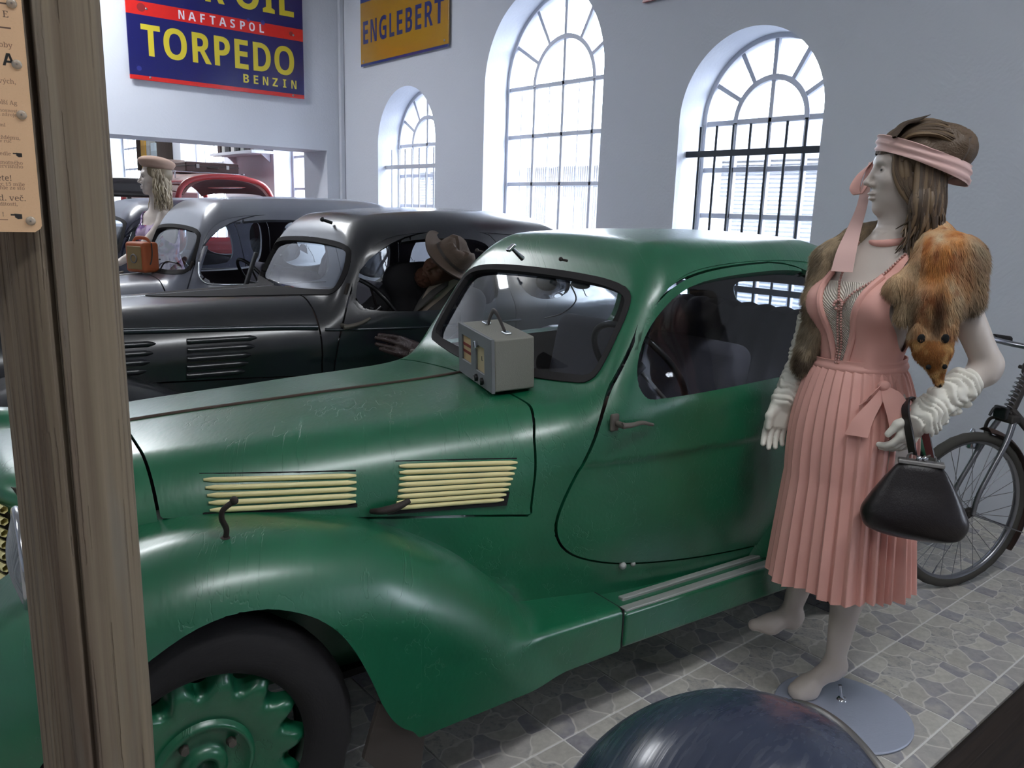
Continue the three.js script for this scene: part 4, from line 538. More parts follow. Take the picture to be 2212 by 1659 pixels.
// ================================================================= timber post with its notice
{
  const postTex = tex(512, 1024, (u, v) => { const n = fbm(u * 40, v * 4, 1, 5), k = fbm(u * 110, v * 6, 7, 3), s = fbm(u * 9, v * 2.2, 4, 3), d = fbm(u * 16, v * 9, 8, 3); let c = mix3(lin('#7d6f60'), lin('#a09480'), clamp(n * 1.6 - 0.3)); c = mix3(c, lin('#5a4a40'), clamp((k - 0.5) * 3) * 0.6); c = mix3(c, lin('#5c4740'), clamp((s - 0.52) * 3) * 0.7); c = mix3(c, lin('#8f8d86'), clamp((d - 0.6) * 4) * 0.5); return c.map((q) => Math.pow(q, 1 / 2.2)); });
  const postBump = tex(512, 1024, (u, v) => { const k = fbm(u * 110, v * 6, 7, 3), n = fbm(u * 40, v * 4, 1, 4); return 0.5 * n + (k > 0.62 ? 0.1 : 0.45); }, false);
  M.post = std({ map: postTex, color: C('#d6d0c8'), roughness: 0.88, bumpMap: postBump, bumpScale: 0.004 });
  const t = thing('timber_post', 'weathered cracked timber post in the left foreground', 'post', [0.2175, 0, -1.233], 0);
  const N = 120, K = 150, pos = [], uv = [], idx = [], face = Math.atan2(-0.2175, 1.233);   // angle of the visitor seen from the post
  for (let j = 0; j <= K; j++) for (let i = 0; i <= N; i++) {
    const y = j / K * CEIL, a = -Math.PI + i / N * 2 * Math.PI, wob = 0.012 * (fbm(1.5 * Math.cos(a) + 4, y * 1.3, 1.5 * Math.sin(a), 3) - 0.5) + 0.004 * (noise(6 * Math.cos(a) + 4, y * 2, 6 * Math.sin(a)) - 0.5);
    const c = Math.abs(Math.cos(a - 0.55)), s = Math.abs(Math.sin(a - 0.55)), sq = 1 / Math.pow(Math.pow(c, 5) + Math.pow(s, 5), 1 / 5);
    let r = 0.0615 * sq + wob + 0.006 * Math.max(0, 1.1 - y) * (Math.sin(a) < 0.2 ? 1 : 0); const ca = -0.09 + 0.10 * (fbm(y * 0.7, 3, 1, 2) - 0.5) - 0.03 * Math.max(0, 1.3 - y), cw = 0.035 * sstep(0.35, 1.0, y), q = Math.abs(a - ca) / (cw + 1e-4); if (q < 1) r -= 0.022 * (1 - q * q); if (a < ca && a > ca - 0.5) r -= 0.004 * (1 - (ca - a) / 0.5);
    pos.push(r * Math.sin(a + face), y, r * Math.cos(a + face)); uv.push(i / N, y / 2.2);
  }
  for (let j = 0; j < K; j++) for (let i = 0; i < N; i++) { const q = j * (N + 1) + i; idx.push(q, q + 1, q + N + 1, q + 1, q + N + 2, q + N + 1); }
  const g = new THREE.BufferGeometry(); g.setAttribute('position', new THREE.Float32BufferAttribute(pos, 3)); g.setAttribute('uv', new THREE.Float32BufferAttribute(uv, 2)); g.setIndex(idx); g.computeVertexNormals(); mk('trunk', g, M.post, t);
  // notice sheet, its right edge on the post
  const SW = 0.2, SH = 0.54;
  const nt = canvasTex(512, 1382, (c, w, h) => {
    c.fillStyle = '#e0b68d'; c.fillRect(0, 0, w, h); const r = rng(5); for (let i = 0; i < 9000; i++) { c.fillStyle = r() > 0.5 ? 'rgba(150,110,80,0.05)' : 'rgba(255,230,200,0.05)'; c.fillRect(r() * w, r() * h, 3, 3); }
    const Y = (py) => h - (505 - py) * 1.36, T = (s, m, py, px, f = 'serif', col = '#5d4438') => { c.fillStyle = col; c.font = px + 'px ' + f; c.textAlign = 'right'; c.fillText(s, w - m * 1.2, Y(py)); };
    c.fillStyle = '#4b382f'; c.fillRect(0, Y(12), w - 26 * 1.2, 4); T('E', 30, 42, 26); c.fillRect(0, Y(62), w - 28 * 1.2, 4);
    T('oby', 28, 104, 20, 'serif', '#7b5140'); T('A', 26, 143, 50, 'bold 50px sans-serif', '#1d1a18'); c.fillStyle = '#1d1a18'; c.font = 'bold 50px sans-serif'; c.fillText('A', w - 26 * 1.2, Y(143));
    for (const [s, m, y, px] of [['osových,', 28, 180, 18], ['m olší Ag', 30, 225, 16], ['nosnost', 31, 241, 13], ['a zdroje', 33, 250, 13], ['sml', 60, 273, 13], ['še každému,', 30, 300, 15], ['a v ruč', 50, 307, 13], ['vedle', 54, 335, 15], ['na samotného', 30, 354, 14], ['ty do servisního', 30, 362, 14], ['ozubec 15 mile', 30, 402, 15], ['z tuhle ze sto', 31, 410, 15], ['na ruditosti,', 50, 446, 15]]) T(s, m, y, px, 'serif', '#7d5746');
    T('ssete!', 57, 391, 23); T('s hod. več.', 30, 435, 24); T('!', 82, 470, 18); c.fillStyle = '#7d5746'; c.fillRect(w - 200, Y(477), 110, 2);
    const hand = (m, py, k) => { const x = w - m * 1.2, y = Y(py); c.fillStyle = '#2c2724'; c.fillRect(x - 24 * k, y, 14 * k, 3.5 * k); c.beginPath(); c.moveTo(x - 16 * k, y - 1 * k); c.lineTo(x, y); c.lineTo(x, y + 11 * k); c.lineTo(x - 9 * k, y + 12 * k); c.lineTo(x - 15 * k, y + 8 * k); c.closePath(); c.fill(); };
    hand(30, 329, 1); hand(43, 465, 1.25);
  });
  const nb = thing('paper_notice', 'peach-coloured printed paper notice pinned to the timber post', 'notice', [0.1905, 1.4375, -1.1495], -0.17);
  { const s = shapeOf([[-SW, 0], [-0.008, 0], [-0.002, 0.004], [0, 0.008], [0, SH], [-SW, SH]]), g = extrude(s, 0.0012), q = g.attributes.position, u = g.attributes.uv; for (let i = 0; i < q.count; i++) u.setXY(i, (q.getX(i) + SW) / SW, q.getY(i) / SH); mk('sheet', g, std({ map: nt, roughness: 0.75 }), nb); }
  M.pin = phy({ color: C('#d8d2c4'), roughness: 0.12, transmission: 0.6, thickness: 0.0, ior: 1.5, clearcoat: 1 });
  for (const [x, y] of [[-0.0115, 0.0135], [-0.0105, 0.138], [-0.0105, 0.195], [-0.010, 0.262], [-0.012, 0.4]]) { const p = new THREE.Group(); p.name = 'push_pin'; p.position.set(x, y, 0.0015); nb.add(p); mk('pin_head', at(lathe([[0, 0.003], [0.003, 0.0028], [0.0052, 0.0014], [0.0056, 0]], 20), 0, 0, 0, Math.PI / 2), M.pin, p); mk('pin_centre', ball(0.0011, 0, 0, 0.0032), M.steel, p); }
}
// ================================================================= enamel signs
const enamel = (t) => phy({ map: t, roughness: 0.25, clearcoat: 0.8, clearcoatRoughness: 0.08 });
const wear = (c, w, h, n, seed, cols) => { const r = rng(seed); for (let i = 0; i < n; i++) { c.fillStyle = cols[Math.floor(r() * cols.length)]; c.beginPath(); c.arc(r() * w, r() * h, 1 + r() * r() * 7, 0, 7); c.fill(); } };
const fit = (c, s, x0, x1, yb, ht, fill, weight = 'bold') => { c.save(); c.font = weight + ' 200px sans-serif'; const m = c.measureText(s), cap = 143; c.translate(x0, yb); c.scale((x1 - x0) / m.width, ht / cap); c.fillStyle = fill; c.textAlign = 'left'; c.textBaseline = 'alphabetic'; c.fillText(s, 0, 0); c.restore(); };
const spaced = (c, s, x0, x1, yb, ht, fill) => { const n = s.length, st = (x1 - x0) / (n - 0.35); for (let i = 0; i < n; i++) { c.save(); c.font = 'bold 200px sans-serif'; const m = c.measureText(s[i]); const k = ht / 143, sx = Math.min(k, st * 0.72 / m.width); c.translate(x0 + i * st + (st * 0.65 - m.width * sx) / 2, yb); c.scale(sx, k); c.fillStyle = fill; c.fillText(s[i], 0, 0); c.restore(); } };
{
  const X0s = 2.205, X1s = 3.932, Y0s = 2.58, Y1s = 3.86, S = 1180, W = Math.round((X1s - X0s) * S), H = Math.round((Y1s - Y0s) * S);
  const t = canvasTex(W, H, (c) => {
    const X = (x) => (x - X0s) * S, Y = (y) => (Y1s - y) * S;
    c.fillStyle = '#181a5c'; c.fillRect(0, 0, W, H); wear(c, W, H, 500, 3, ['rgba(60,70,160,0.12)', 'rgba(8,8,40,0.15)']);
    c.fillStyle = '#cf2420'; c.fillRect(0, Y(3.268), W, Y(3.15) - Y(3.268)); c.fillRect(0, Y(2.62), W, 99);
    fit(c, 'TORPEDO', X(2.317), X(3.845), Y(2.8), 0.275 * S, '#c9b834'); spaced(c, 'BENZIN', X(3.27), X(3.85), Y(2.672), 0.083 * S, '#cfc04a'); spaced(c, 'NAFTASPOL', X(2.668), X(3.515), Y(3.172), 0.078 * S, '#ded6de');
    fit(c, 'R', X(2.90), X(3.12), Y(3.372), 0.3 * S, '#c9b834'); fit(c, 'OIL', X(3.2), X(3.85), Y(3.372), 0.3 * S, '#c9b834');
    wear(c, W, H, 160, 9, ['rgba(90,80,40,0.25)', 'rgba(200,190,120,0.12)', 'rgba(70,30,30,0.2)']);
    for (const [x, y, r] of [[2.29, 2.68, 26], [2.34, 3.215, 44], [3.8, 3.21, 26], [3.35, 3.27, 20], [3.5, 3.27, 26]]) { c.fillStyle = y > 3.1 && x !== 3.35 && x !== 3.5 ? 'rgba(120,40,45,0.75)' : 'rgba(50,55,140,0.8)'; c.beginPath(); c.arc(X(x), Y(y), r, 0, 7); c.fill(); }
  });
  const s = thing('enamel_sign', 'blue and red enamel sign lettered TORPEDO BENZIN in yellow', 'sign', [X0s, Y0s, WZ + 0.03]);
  const g = rbox(X1s - X0s, Y1s - Y0s, 0.016, 0.004, (X1s - X0s) / 2, (Y1s - Y0s) / 2, 0), p = g.attributes.position; for (let i = 0; i < p.count; i++) g.attributes.uv.setXY(i, p.getX(i) / (X1s - X0s), p.getY(i) / (Y1s - Y0s)); mk('plate', g, enamel(t), s);
  for (const [x, y] of [[0.18, 0.028], [1.6, 0.025], [0.18, 0.63], [1.62, 0.62]]) mk('screw', lathe([[0, 0.006], [0.008, 0.005], [0.011, 0]], 14).rotateX(Math.PI / 2).translate(x, y, 0.008), M.steel, s);
  for (const y of [0.2, 1.0]) mk('batten', box(X1s - X0s - 0.2, 0.03, 0.022, (X1s - X0s) / 2, y, -0.019), M.lampBody, s);
}
{
  const Z0s = -7.882, Z1s = -6.29, Y0s = 2.91, Y1s = 3.95, S = 900, L = Z1s - Z0s, W = Math.round(L * S), H = Math.round((Y1s - Y0s) * S);
  const t = canvasTex(W, H, (c) => {
    const X = (z) => (z - Z0s) * S, Y = (y) => (Y1s - y) * S;
    c.fillStyle = '#a87a14'; c.fillRect(0, 0, W, H); wear(c, W, H, 900, 4, ['rgba(190,150,40,0.12)', 'rgba(110,80,10,0.12)', 'rgba(180,170,80,0.1)']);
    c.fillStyle = '#2a3670'; c.fillRect(0, Y(3.575), W, 46); c.fillRect(0, Y(3.635), W, 34); c.fillRect(0, Y(2.935), W, 30);
    const s = 'ENGLEBERT', wd = [0.93, 1.05, 1.15, 0.8, 0.95, 1.02, 0.95, 1.05, 1.1], tot = wd.reduce((a, b) => a + b, 0), x0 = X(-7.855), x1 = X(-6.345); let x = x0; for (let i = 0; i < s.length; i++) { const st = wd[i] / tot * (x1 - x0); fit(c, s[i], x + st * 0.04, x + st * 0.94, Y(3.125), 0.218 * S, '#2a2f66'); x += st; }
    wear(c, W, H, 60, 8, ['rgba(170,165,80,0.35)', 'rgba(90,60,10,0.3)']);
  });
  const s = thing('enamel_sign', 'yellow enamel sign lettered ENGLEBERT in blue on the window wall', 'sign', [WX - 0.024, Y0s, Z0s], -Math.PI / 2);
  const g = rbox(L, Y1s - Y0s, 0.014, 0.004, L / 2, (Y1s - Y0s) / 2, 0), p = g.attributes.position; for (let i = 0; i < p.count; i++) g.attributes.uv.setXY(i, p.getX(i) / L, p.getY(i) / (Y1s - Y0s)); mk('plate', g, enamel(t), s);
  for (const [x, y] of [[0.06, 0.05], [L - 0.06, 0.06]]) mk('screw', lathe([[0, 0.006], [0.008, 0.005], [0.011, 0]], 14).rotateX(Math.PI / 2).translate(x, y, 0.007), M.steel, s);
  for (const y of [0.15, 0.8]) mk('batten', box(L - 0.2, 0.03, 0.017, L / 2, y, -0.0155), M.lampBody, s);
  const r = thing('enamel_sign', 'red sign whose lower corner shows at the top edge', 'sign', [WX - 0.02, 2.896, -3.995], -Math.PI / 2);
  mk('plate', rbox(0.9, 0.9, 0.016, 0.004, 0.45, 0.45, 0), phy({ color: C('#8e2733'), roughness: 0.3, clearcoat: 0.6 }), r); mk('batten', box(0.7, 0.03, 0.012, 0.45, 0.2, -0.014), M.lampBody, r);
}
// ================================================================= grey portable radio on the green bonnet
{
  const c4 = Math.cos(4 * Math.PI / 180), s4 = Math.sin(4 * Math.PI / 180), toW = (x, y, z) => [0.5 + x * c4 - z * s4, y, -2.13 + x * s4 + z * c4];
  const t = thing('portable_radio', 'grey portable radio with leather handle on the green bonnet', 'radio', toW(1.022, 0.966, 0.165), -4 * Math.PI / 180 - 0.22 - Math.PI / 2);
  t.rotation.order = 'YXZ'; t.rotation.x = 0.06; t.rotation.z = -0.045;
  const w = 0.285, h = 0.158, d = 0.128; M.radio = std({ color: C('#7d7c73'), roughness: 0.6, bumpMap: speck, bumpScale: 0.0012 });
  // front face (local +z) with two recessed windows
  const fr = shapeOf([[-w / 2, 0], [w / 2, 0], [w / 2, h], [-w / 2, h]]); for (const [a, b, y0, y1] of [[-0.112, -0.028, 0.046, 0.128], [0.012, 0.086, 0.04, 0.122]]) { const p = new THREE.Path(); p.moveTo(a, y0); p.lineTo(b, y0); p.lineTo(b, y1); p.lineTo(a, y1); p.lineTo(a, y0); fr.holes.push(p); }
  mk('case', rbox(w, h, d, 0.007, 0, h / 2 + 0.006, -0.006, 3), M.radio, t); mk('front_panel', extrude(fr, 0.008, 0.0015, 1).translate(0, 0.006, d / 2 - 0.006), std({ color: C('#6f7174'), roughness: 0.6 }), t);
  mk('speaker_cloth', box(0.086, 0.084, 0.003, -0.07, 0.093, d / 2 - 0.004), std({ color: C('#b59a72'), roughness: 0.95 }), t); for (const y of [0.082, 0.104]) mk('speaker_stripe', box(0.084, 0.009, 0.002, -0.07, y, d / 2 - 0.002), std({ color: C('#7a2f26'), roughness: 0.9 }), t);
  mk('dial', box(0.076, 0.084, 0.003, 0.049, 0.087, d / 2 - 0.004), std({ color: C('#b5a482'), roughness: 0.8 }), t); mk('dial_needle', merge([box(0.0016, 0.014, 0.002, 0.052, 0.09, d / 2 - 0.002), box(0.007, 0.0016, 0.002, 0.0555, 0.084, d / 2 - 0.002)]), M.blackpaint, t);
  mk('catch', at(rbox(0.013, 0.024, 0.014, 0.004), 0.028, 0.128, d / 2 + 0.007, 0, 0, 0.25), M.chrome, t); for (const x of [0.02, 0.068]) mk('knob', lathe([[0, 0.012], [0.009, 0.012], [0.011, 0.009], [0.0115, 0]], 20).rotateX(Math.PI / 2).translate(x, 0.024, d / 2 + 0.002), M.blackpaint, t);
  M.strap = std({ color: C('#3b3431'), roughness: 0.55 });
  mk('handle', tube([[-0.068, h + 0.01, -0.006], [-0.052, h + 0.032, -0.006], [-0.025, h + 0.056, -0.006], [0.0, h + 0.056, -0.006], [0.035, h + 0.036, -0.006], [0.068, h + 0.011, -0.006]], 0.009, 40, 10, false, [0.3, 1]), M.strap, t);
  for (const s of [-1, 1]) mk('handle_bracket', rbox(0.036, 0.008, 0.02, 0.003, s * 0.082, h + 0.009, -0.006), M.chrome, t);
  for (const x of [-0.1, 0.1]) for (const z of [-0.045, 0.04]) mk('foot', rod([x, 0, z], [x, 0.008, z], 0.008), M.rubber, t);
}
// ================================================================= brown leather radio on the grey bonnet
{
  const t = thing('portable_radio', 'small tan leather-cased radio on the grey car bonnet', 'radio', [1.405, 1.046, -5.29], -1.15);
  M.tan = std({ color: C('#a8552a'), roughness: 0.55, bumpMap: speck, bumpScale: 0.001 });
  mk('case', rbox(0.17, 0.185, 0.115, 0.02, 0, 0.0925, 0, 4), M.tan, t); mk('front_grille', rbox(0.125, 0.14, 0.01, 0.006, 0, 0.09, 0.057), std({ color: C('#8b7348'), roughness: 0.5 }), t); mk('grille_emblem', new THREE.TorusGeometry(0.025, 0.004, 8, 24).translate(0, 0.085, 0.064), M.steel, t);
  mk('handle', tube([[-0.075, 0.18, 0], [-0.05, 0.203, 0], [0, 0.21, 0], [0.05, 0.203, 0], [0.075, 0.18, 0]], 0.011, 24, 8, false, [0.35, 1]), M.tan, t); mk('strap_end', tube([[0.086, 0.18, 0], [0.0875, 0.12, 0], [0.0885, 0.07, 0.01], [0.088, 0.05, 0.02]], 0.004, 16, 6), M.strap, t);
}
// ================================================================= black mudguard in the near foreground
{
  const t = thing('mudguard', 'glossy black domed mudguard in the bottom foreground', 'mudguard', [1.15, 0.006, -0.72], -57.9 * Math.PI / 180);
  M.guard = phy({ color: C('#343a4c'), sheen: 0.8, sheenColor: C('#aab4cc'), sheenRoughness: 0.4, roughness: 0.34, roughnessMap: (() => { const q = tex(256, 256, (u, v) => 0.45 + 0.9 * clamp((wrapN(u, v, 6) - 0.4) * 2.5), false); q.repeat.set(2, 2); return q; })(), clearcoat: 0.5, clearcoatRoughness: 0.2, bumpMap: streak, bumpScale: 0.0008 });
  const e = ellipsoid([0.05, 0.04, -0.02], [0.44, 0.55, 0.40]), f = (x, y, z) => e(x, y, z) + 0.006 * sstep(0.016, 0.004, Math.abs(Math.hypot((x - 0.09) / 0.36, (y - 0.04) / 0.5) - 1.0)) * (z > -0.2 ? 1 : 0) * (x < 0.1 ? 1 : 0);
  const cutP = (x, y, z) => x * 0.82 - z * 0.57 - 0.225;
  const g = clip(sdfMesh(f, [-0.5, 0.0, -0.5], [0.6, 0.95, 0.5], 0.012), (x, y, z) => Math.max(cutP(x, y, z), 0.06 - y));
  sheet('dome', g, M.guard, t, 0.006, M.under); 
  const pts = []; for (let i = 0; i <= 40; i++) { const a = 0.08 + i / 40 * (Math.PI - 0.16), ux = 0.57, uz = 0.82; let lo = 0.02, hi = 0.9; const base = [0.82 * 0.225, 0.04, -0.57 * 0.225]; for (let k = 0; k < 30; k++) { const m = (lo + hi) / 2, c = Math.cos(a) * m, s = Math.sin(a) * m; if (e(base[0] + ux * c, base[1] + s, base[2] + uz * c) < 0) lo = m; else hi = m; } const c = Math.cos(a) * lo, s = Math.sin(a) * lo; pts.push([base[0] + ux * c, base[1] + s, base[2] + uz * c]); }
  mk('rolled_edge', tube(pts, 0.009, 80, 8), M.steel, t);
  const wg = new THREE.Group(); wg.name = 'wheel'; wg.position.set(0.05, 0.28, -0.02); wg.rotation.y = 0.96; t.add(wg); mk('tyre', new THREE.TorusGeometry(0.225, 0.055, 16, 48), M.rubber, wg); mk('hub', rod([0, 0, -0.05], [0, 0, 0.05], 0.06, 0.06, 24), M.under, wg); mk('wheel_disc', rod([0, 0, -0.01], [0, 0, 0.01], 0.2, 0.2, 40), M.under, wg);
  mk('stay', rod([0.05, 0.28, -0.02], [0.05, 0.56, -0.02], 0.012), M.under, t);
}
// ================================================================= bicycle by the wall
{
  const t = thing('bicycle', 'old dark bicycle with rusty mudguards against the window wall', 'bicycle', [3.424 + 0.93 * 0.175 - 0.175 * 0.30, 0, -1.20 + 0.36 * 0.175 - 0.175 * 0.954], Math.PI - 1.266);
  const turn = new THREE.Matrix4().makeRotationY(158.8 * Math.PI / 180).setPosition(3.424, 0, -1.20); t.updateMatrix(); turn.premultiply(t.matrix.clone().invert()); const FT = (g) => g.applyMatrix4(turn);
  const R = 0.335; M.bike = std({ color: C('#4a4643'), roughness: 0.5, metalness: 0.5, bumpMap: speck, bumpScale: 0.001 }); M.tyreGrey = std({ color: C('#46443f'), roughness: 0.9 }); M.rimChrome = std({ color: C('#8f8f93'), roughness: 0.28, metalness: 0.9 }); M.guardBrown = std({ color: C('#4b3a34'), roughness: 0.55, metalness: 0.3 });
  for (const [x, nm] of [[0, 'front_wheel'], [-1.06, 'rear_wheel']]) {
    const w = new THREE.Group(); w.name = nm; w.position.set(x, R, 0); if (x === 0) { const m = new THREE.Matrix4().makeTranslation(0, R, 0).premultiply(turn); m.decompose(w.position, w.quaternion, w.scale); } t.add(w);
    const ty = new THREE.TorusGeometry(R - 0.021, 0.021, 12, 96); { const p = ty.attributes.position; for (let i = 0; i < p.count; i++) { const a = Math.atan2(p.getY(i), p.getX(i)), r = Math.hypot(p.getX(i), p.getY(i)); if (r > R - 0.012) { const k = 1 - 0.006 * (Math.sin(a * 130) > 0 ? 1 : 0); p.setX(i, p.getX(i) * k); p.setY(i, p.getY(i) * k); } } } mk('tyre', ty, M.tyreGrey, w);
    mk('rim', lathe([[R - 0.036, -0.013], [R - 0.046, -0.011], [R - 0.049, 0], [R - 0.046, 0.011], [R - 0.036, 0.013]], 96).rotateX(Math.PI / 2), M.rimChrome, w); mk('hub', merge([rod([0, 0, -0.045], [0, 0, 0.045], 0.014), rod([0, 0, -0.034], [0, 0, -0.03], 0.026), rod([0, 0, 0.03], [0, 0, 0.034], 0.026), rod([0, 0, -0.06], [0, 0, 0.06], 0.005)]), M.bike, w);
    for (let i = 0; i < 32; i++) { const a = i / 32 * 2 * Math.PI, s = i % 2 ? 1 : -1, b = a + (i % 4 < 2 ? 0.9 : -0.9); mk('spoke', rod([0.024 * Math.cos(b), 0.024 * Math.sin(b), s * 0.031], [(R - 0.046) * Math.cos(a), (R - 0.046) * Math.sin(a), s * 0.003], 0.0013, 0.0013, 5), M.rimChrome, w); }
    mk('valve', rod([0.1, -(R - 0.048) * 0.94, 0], [0.085, -(R - 0.1), 0], 0.003), M.chrome, w);
  }
  const guard = (x, a0, a1, r = R + 0.022) => { const pos = [], idx = [], n = 40; for (let i = 0; i <= n; i++) { const a = lerp(a0, a1, i / n); for (let j = -3; j <= 3; j++) { const z = j / 3 * 0.03, rr = r - 0.016 * (j / 3) ** 2; pos.push(x + rr * Math.cos(a), R + rr * Math.sin(a), z); } } for (let i = 0; i < n; i++) for (let j = 0; j < 6; j++) { const q = i * 7 + j; idx.push(q, q + 7, q + 1, q + 1, q + 7, q + 8); } const g = new THREE.BufferGeometry(); g.setAttribute('position', new THREE.Float32BufferAttribute(pos, 3)); g.setIndex(idx); g.computeVertexNormals(); return solidify(g, 0.0015); };
  mk('front_mudguard', FT(guard(0, 1.75, 3.75)), [M.guardBrown, M.guardBrown], t); mk('rear_mudguard', guard(-1.06, 0.4, 3.9), [M.guardBrown, M.guardBrown], t);
  for (const s of [-1, 1]) { mk('fork_blade', FT(tube([[0, R, s * 0.055], [-0.012, R + 0.07, s * 0.053], [-0.06, R + 0.17, s * 0.05], [-0.13, R + 0.30, s * 0.045], [-0.165, R + 0.375, s * 0.032]], (q) => 0.009 + 0.004 * q, 24, 10)), M.bikeFork || M.rimChrome, t); mk('guard_stay', FT(rod([0, R, s * 0.06], [-0.33, R - 0.12, s * 0.028], 0.0025)), M.rimChrome, t); }
  mk('fork_crown', FT(rbox(0.05, 0.035, 0.09, 0.01, -0.168, R + 0.385, 0)), M.bike, t); mk('head_tube', FT(rod([-0.175, R + 0.40, 0], [-0.245, R + 0.575, 0], 0.019)), M.bike, t);
  mk('spring_post', FT((() => { const p = []; for (let i = 0; i <= 90; i++) { const q = i / 90, a = q * 2 * Math.PI * 9; p.push([-0.15 - 0.062 * q + 0.014 * Math.cos(a), R + 0.40 + 0.16 * q + 0.005 * Math.cos(a), 0.014 * Math.sin(a)]); } return tube(p, 0.0035, 260, 6); })()), M.rimChrome, t);
  mk('stem', FT(merge([rod([-0.245, R + 0.575, 0], [-0.275, R + 0.66, 0], 0.012), rod([-0.275, R + 0.65, 0], [-0.2, R + 0.68, 0], 0.012)])), M.rimChrome, t);
  mk('handlebar', FT(tube([[-0.42, R + 0.66, 0.27], [-0.30, R + 0.675, 0.25], [-0.21, R + 0.68, 0.12], [-0.19, R + 0.68, 0], [-0.21, R + 0.68, -0.12], [-0.30, R + 0.675, -0.25], [-0.42, R + 0.66, -0.27]], 0.0115, 50, 10)), M.rimChrome, t); for (const s of [-1, 1]) mk('grip', FT(rod([-0.44, R + 0.658, s * 0.272], [-0.33, R + 0.672, s * 0.258], 0.016)), M.rubber, t);
  mk('head_clamp', FT(merge([rbox(0.05, 0.05, 0.05, 0.012, -0.25, R + 0.585, 0), rod([-0.25, R + 0.585, -0.05], [-0.25, R + 0.585, 0.05], 0.008)])), M.bike, t);
  mk('lamp_bracket', FT(merge([rbox(0.02, 0.05, 0.06, 0.005, -0.13, R + 0.41, 0), tube([[-0.14, R + 0.42, 0], [-0.09, R + 0.43, 0], [-0.07, R + 0.40, 0]], 0.006, 12, 6)])), M.blackpaint, t);
  mk('dynamo', FT(at(lathe([[0, 0.05], [0.008, 0.046], [0.014, 0.03], [0.02, 0.018], [0.024, 0], [0.024, -0.03], [0.018, -0.036], [0, -0.036]], 24), -0.10, R + 0.27, 0.085, 0.2, 0, 0.1)), M.chrome, t); mk('caliper_brake', FT(merge([tube([[-0.15, R + 0.385, 0.02], [-0.135, R + 0.37, 0.05], [-0.125, R + 0.32, 0.055], [-0.13, R + 0.29, 0.035]], 0.007, 16, 6), rbox(0.012, 0.05, 0.012, 0.003, -0.13, R + 0.30, 0.034)])), M.bike, t);
  const bar = (n, a, b, r) => mk(n, rod([...a, 0], [...b, 0], r), M.bike, t); bar('down_tube', [-0.18, R + 0.42], [-0.62, R - 0.05], 0.016); bar('top_tube', [-0.235, R + 0.55], [-0.72, R + 0.4], 0.014); bar('seat_tube', [-0.62, R - 0.05], [-0.78, R + 0.5], 0.015); for (const s of [-1, 1]) { mk('chain_stay', rod([-0.62, R - 0.05, s * 0.03], [-1.06, R, s * 0.055], 0.009), M.bike, t); mk('seat_stay', rod([-0.74, R + 0.38, s * 0.02], [-1.06, R, s * 0.055], 0.008), M.bike, t); }
  mk('saddle', (() => { const g = ball(0.12, -0.82, R + 0.56, 0, 1.1, 0.35, 0.75, 20); return g; })(), M.strap, t); mk('chainring', new THREE.TorusGeometry(0.09, 0.006, 8, 40).translate(-0.62, R - 0.05, 0.05), M.rimChrome, t); for (const s of [-1, 1]) mk('crank', merge([rod([-0.62, R - 0.05, s * 0.06], [-0.62 + s * 0.12, R - 0.05 - s * 0.12, s * 0.07], 0.008), rbox(0.09, 0.025, 0.06, 0.006, -0.62 + s * 0.12, R - 0.05 - s * 0.12, s * 0.11)]), M.bike, t);
}
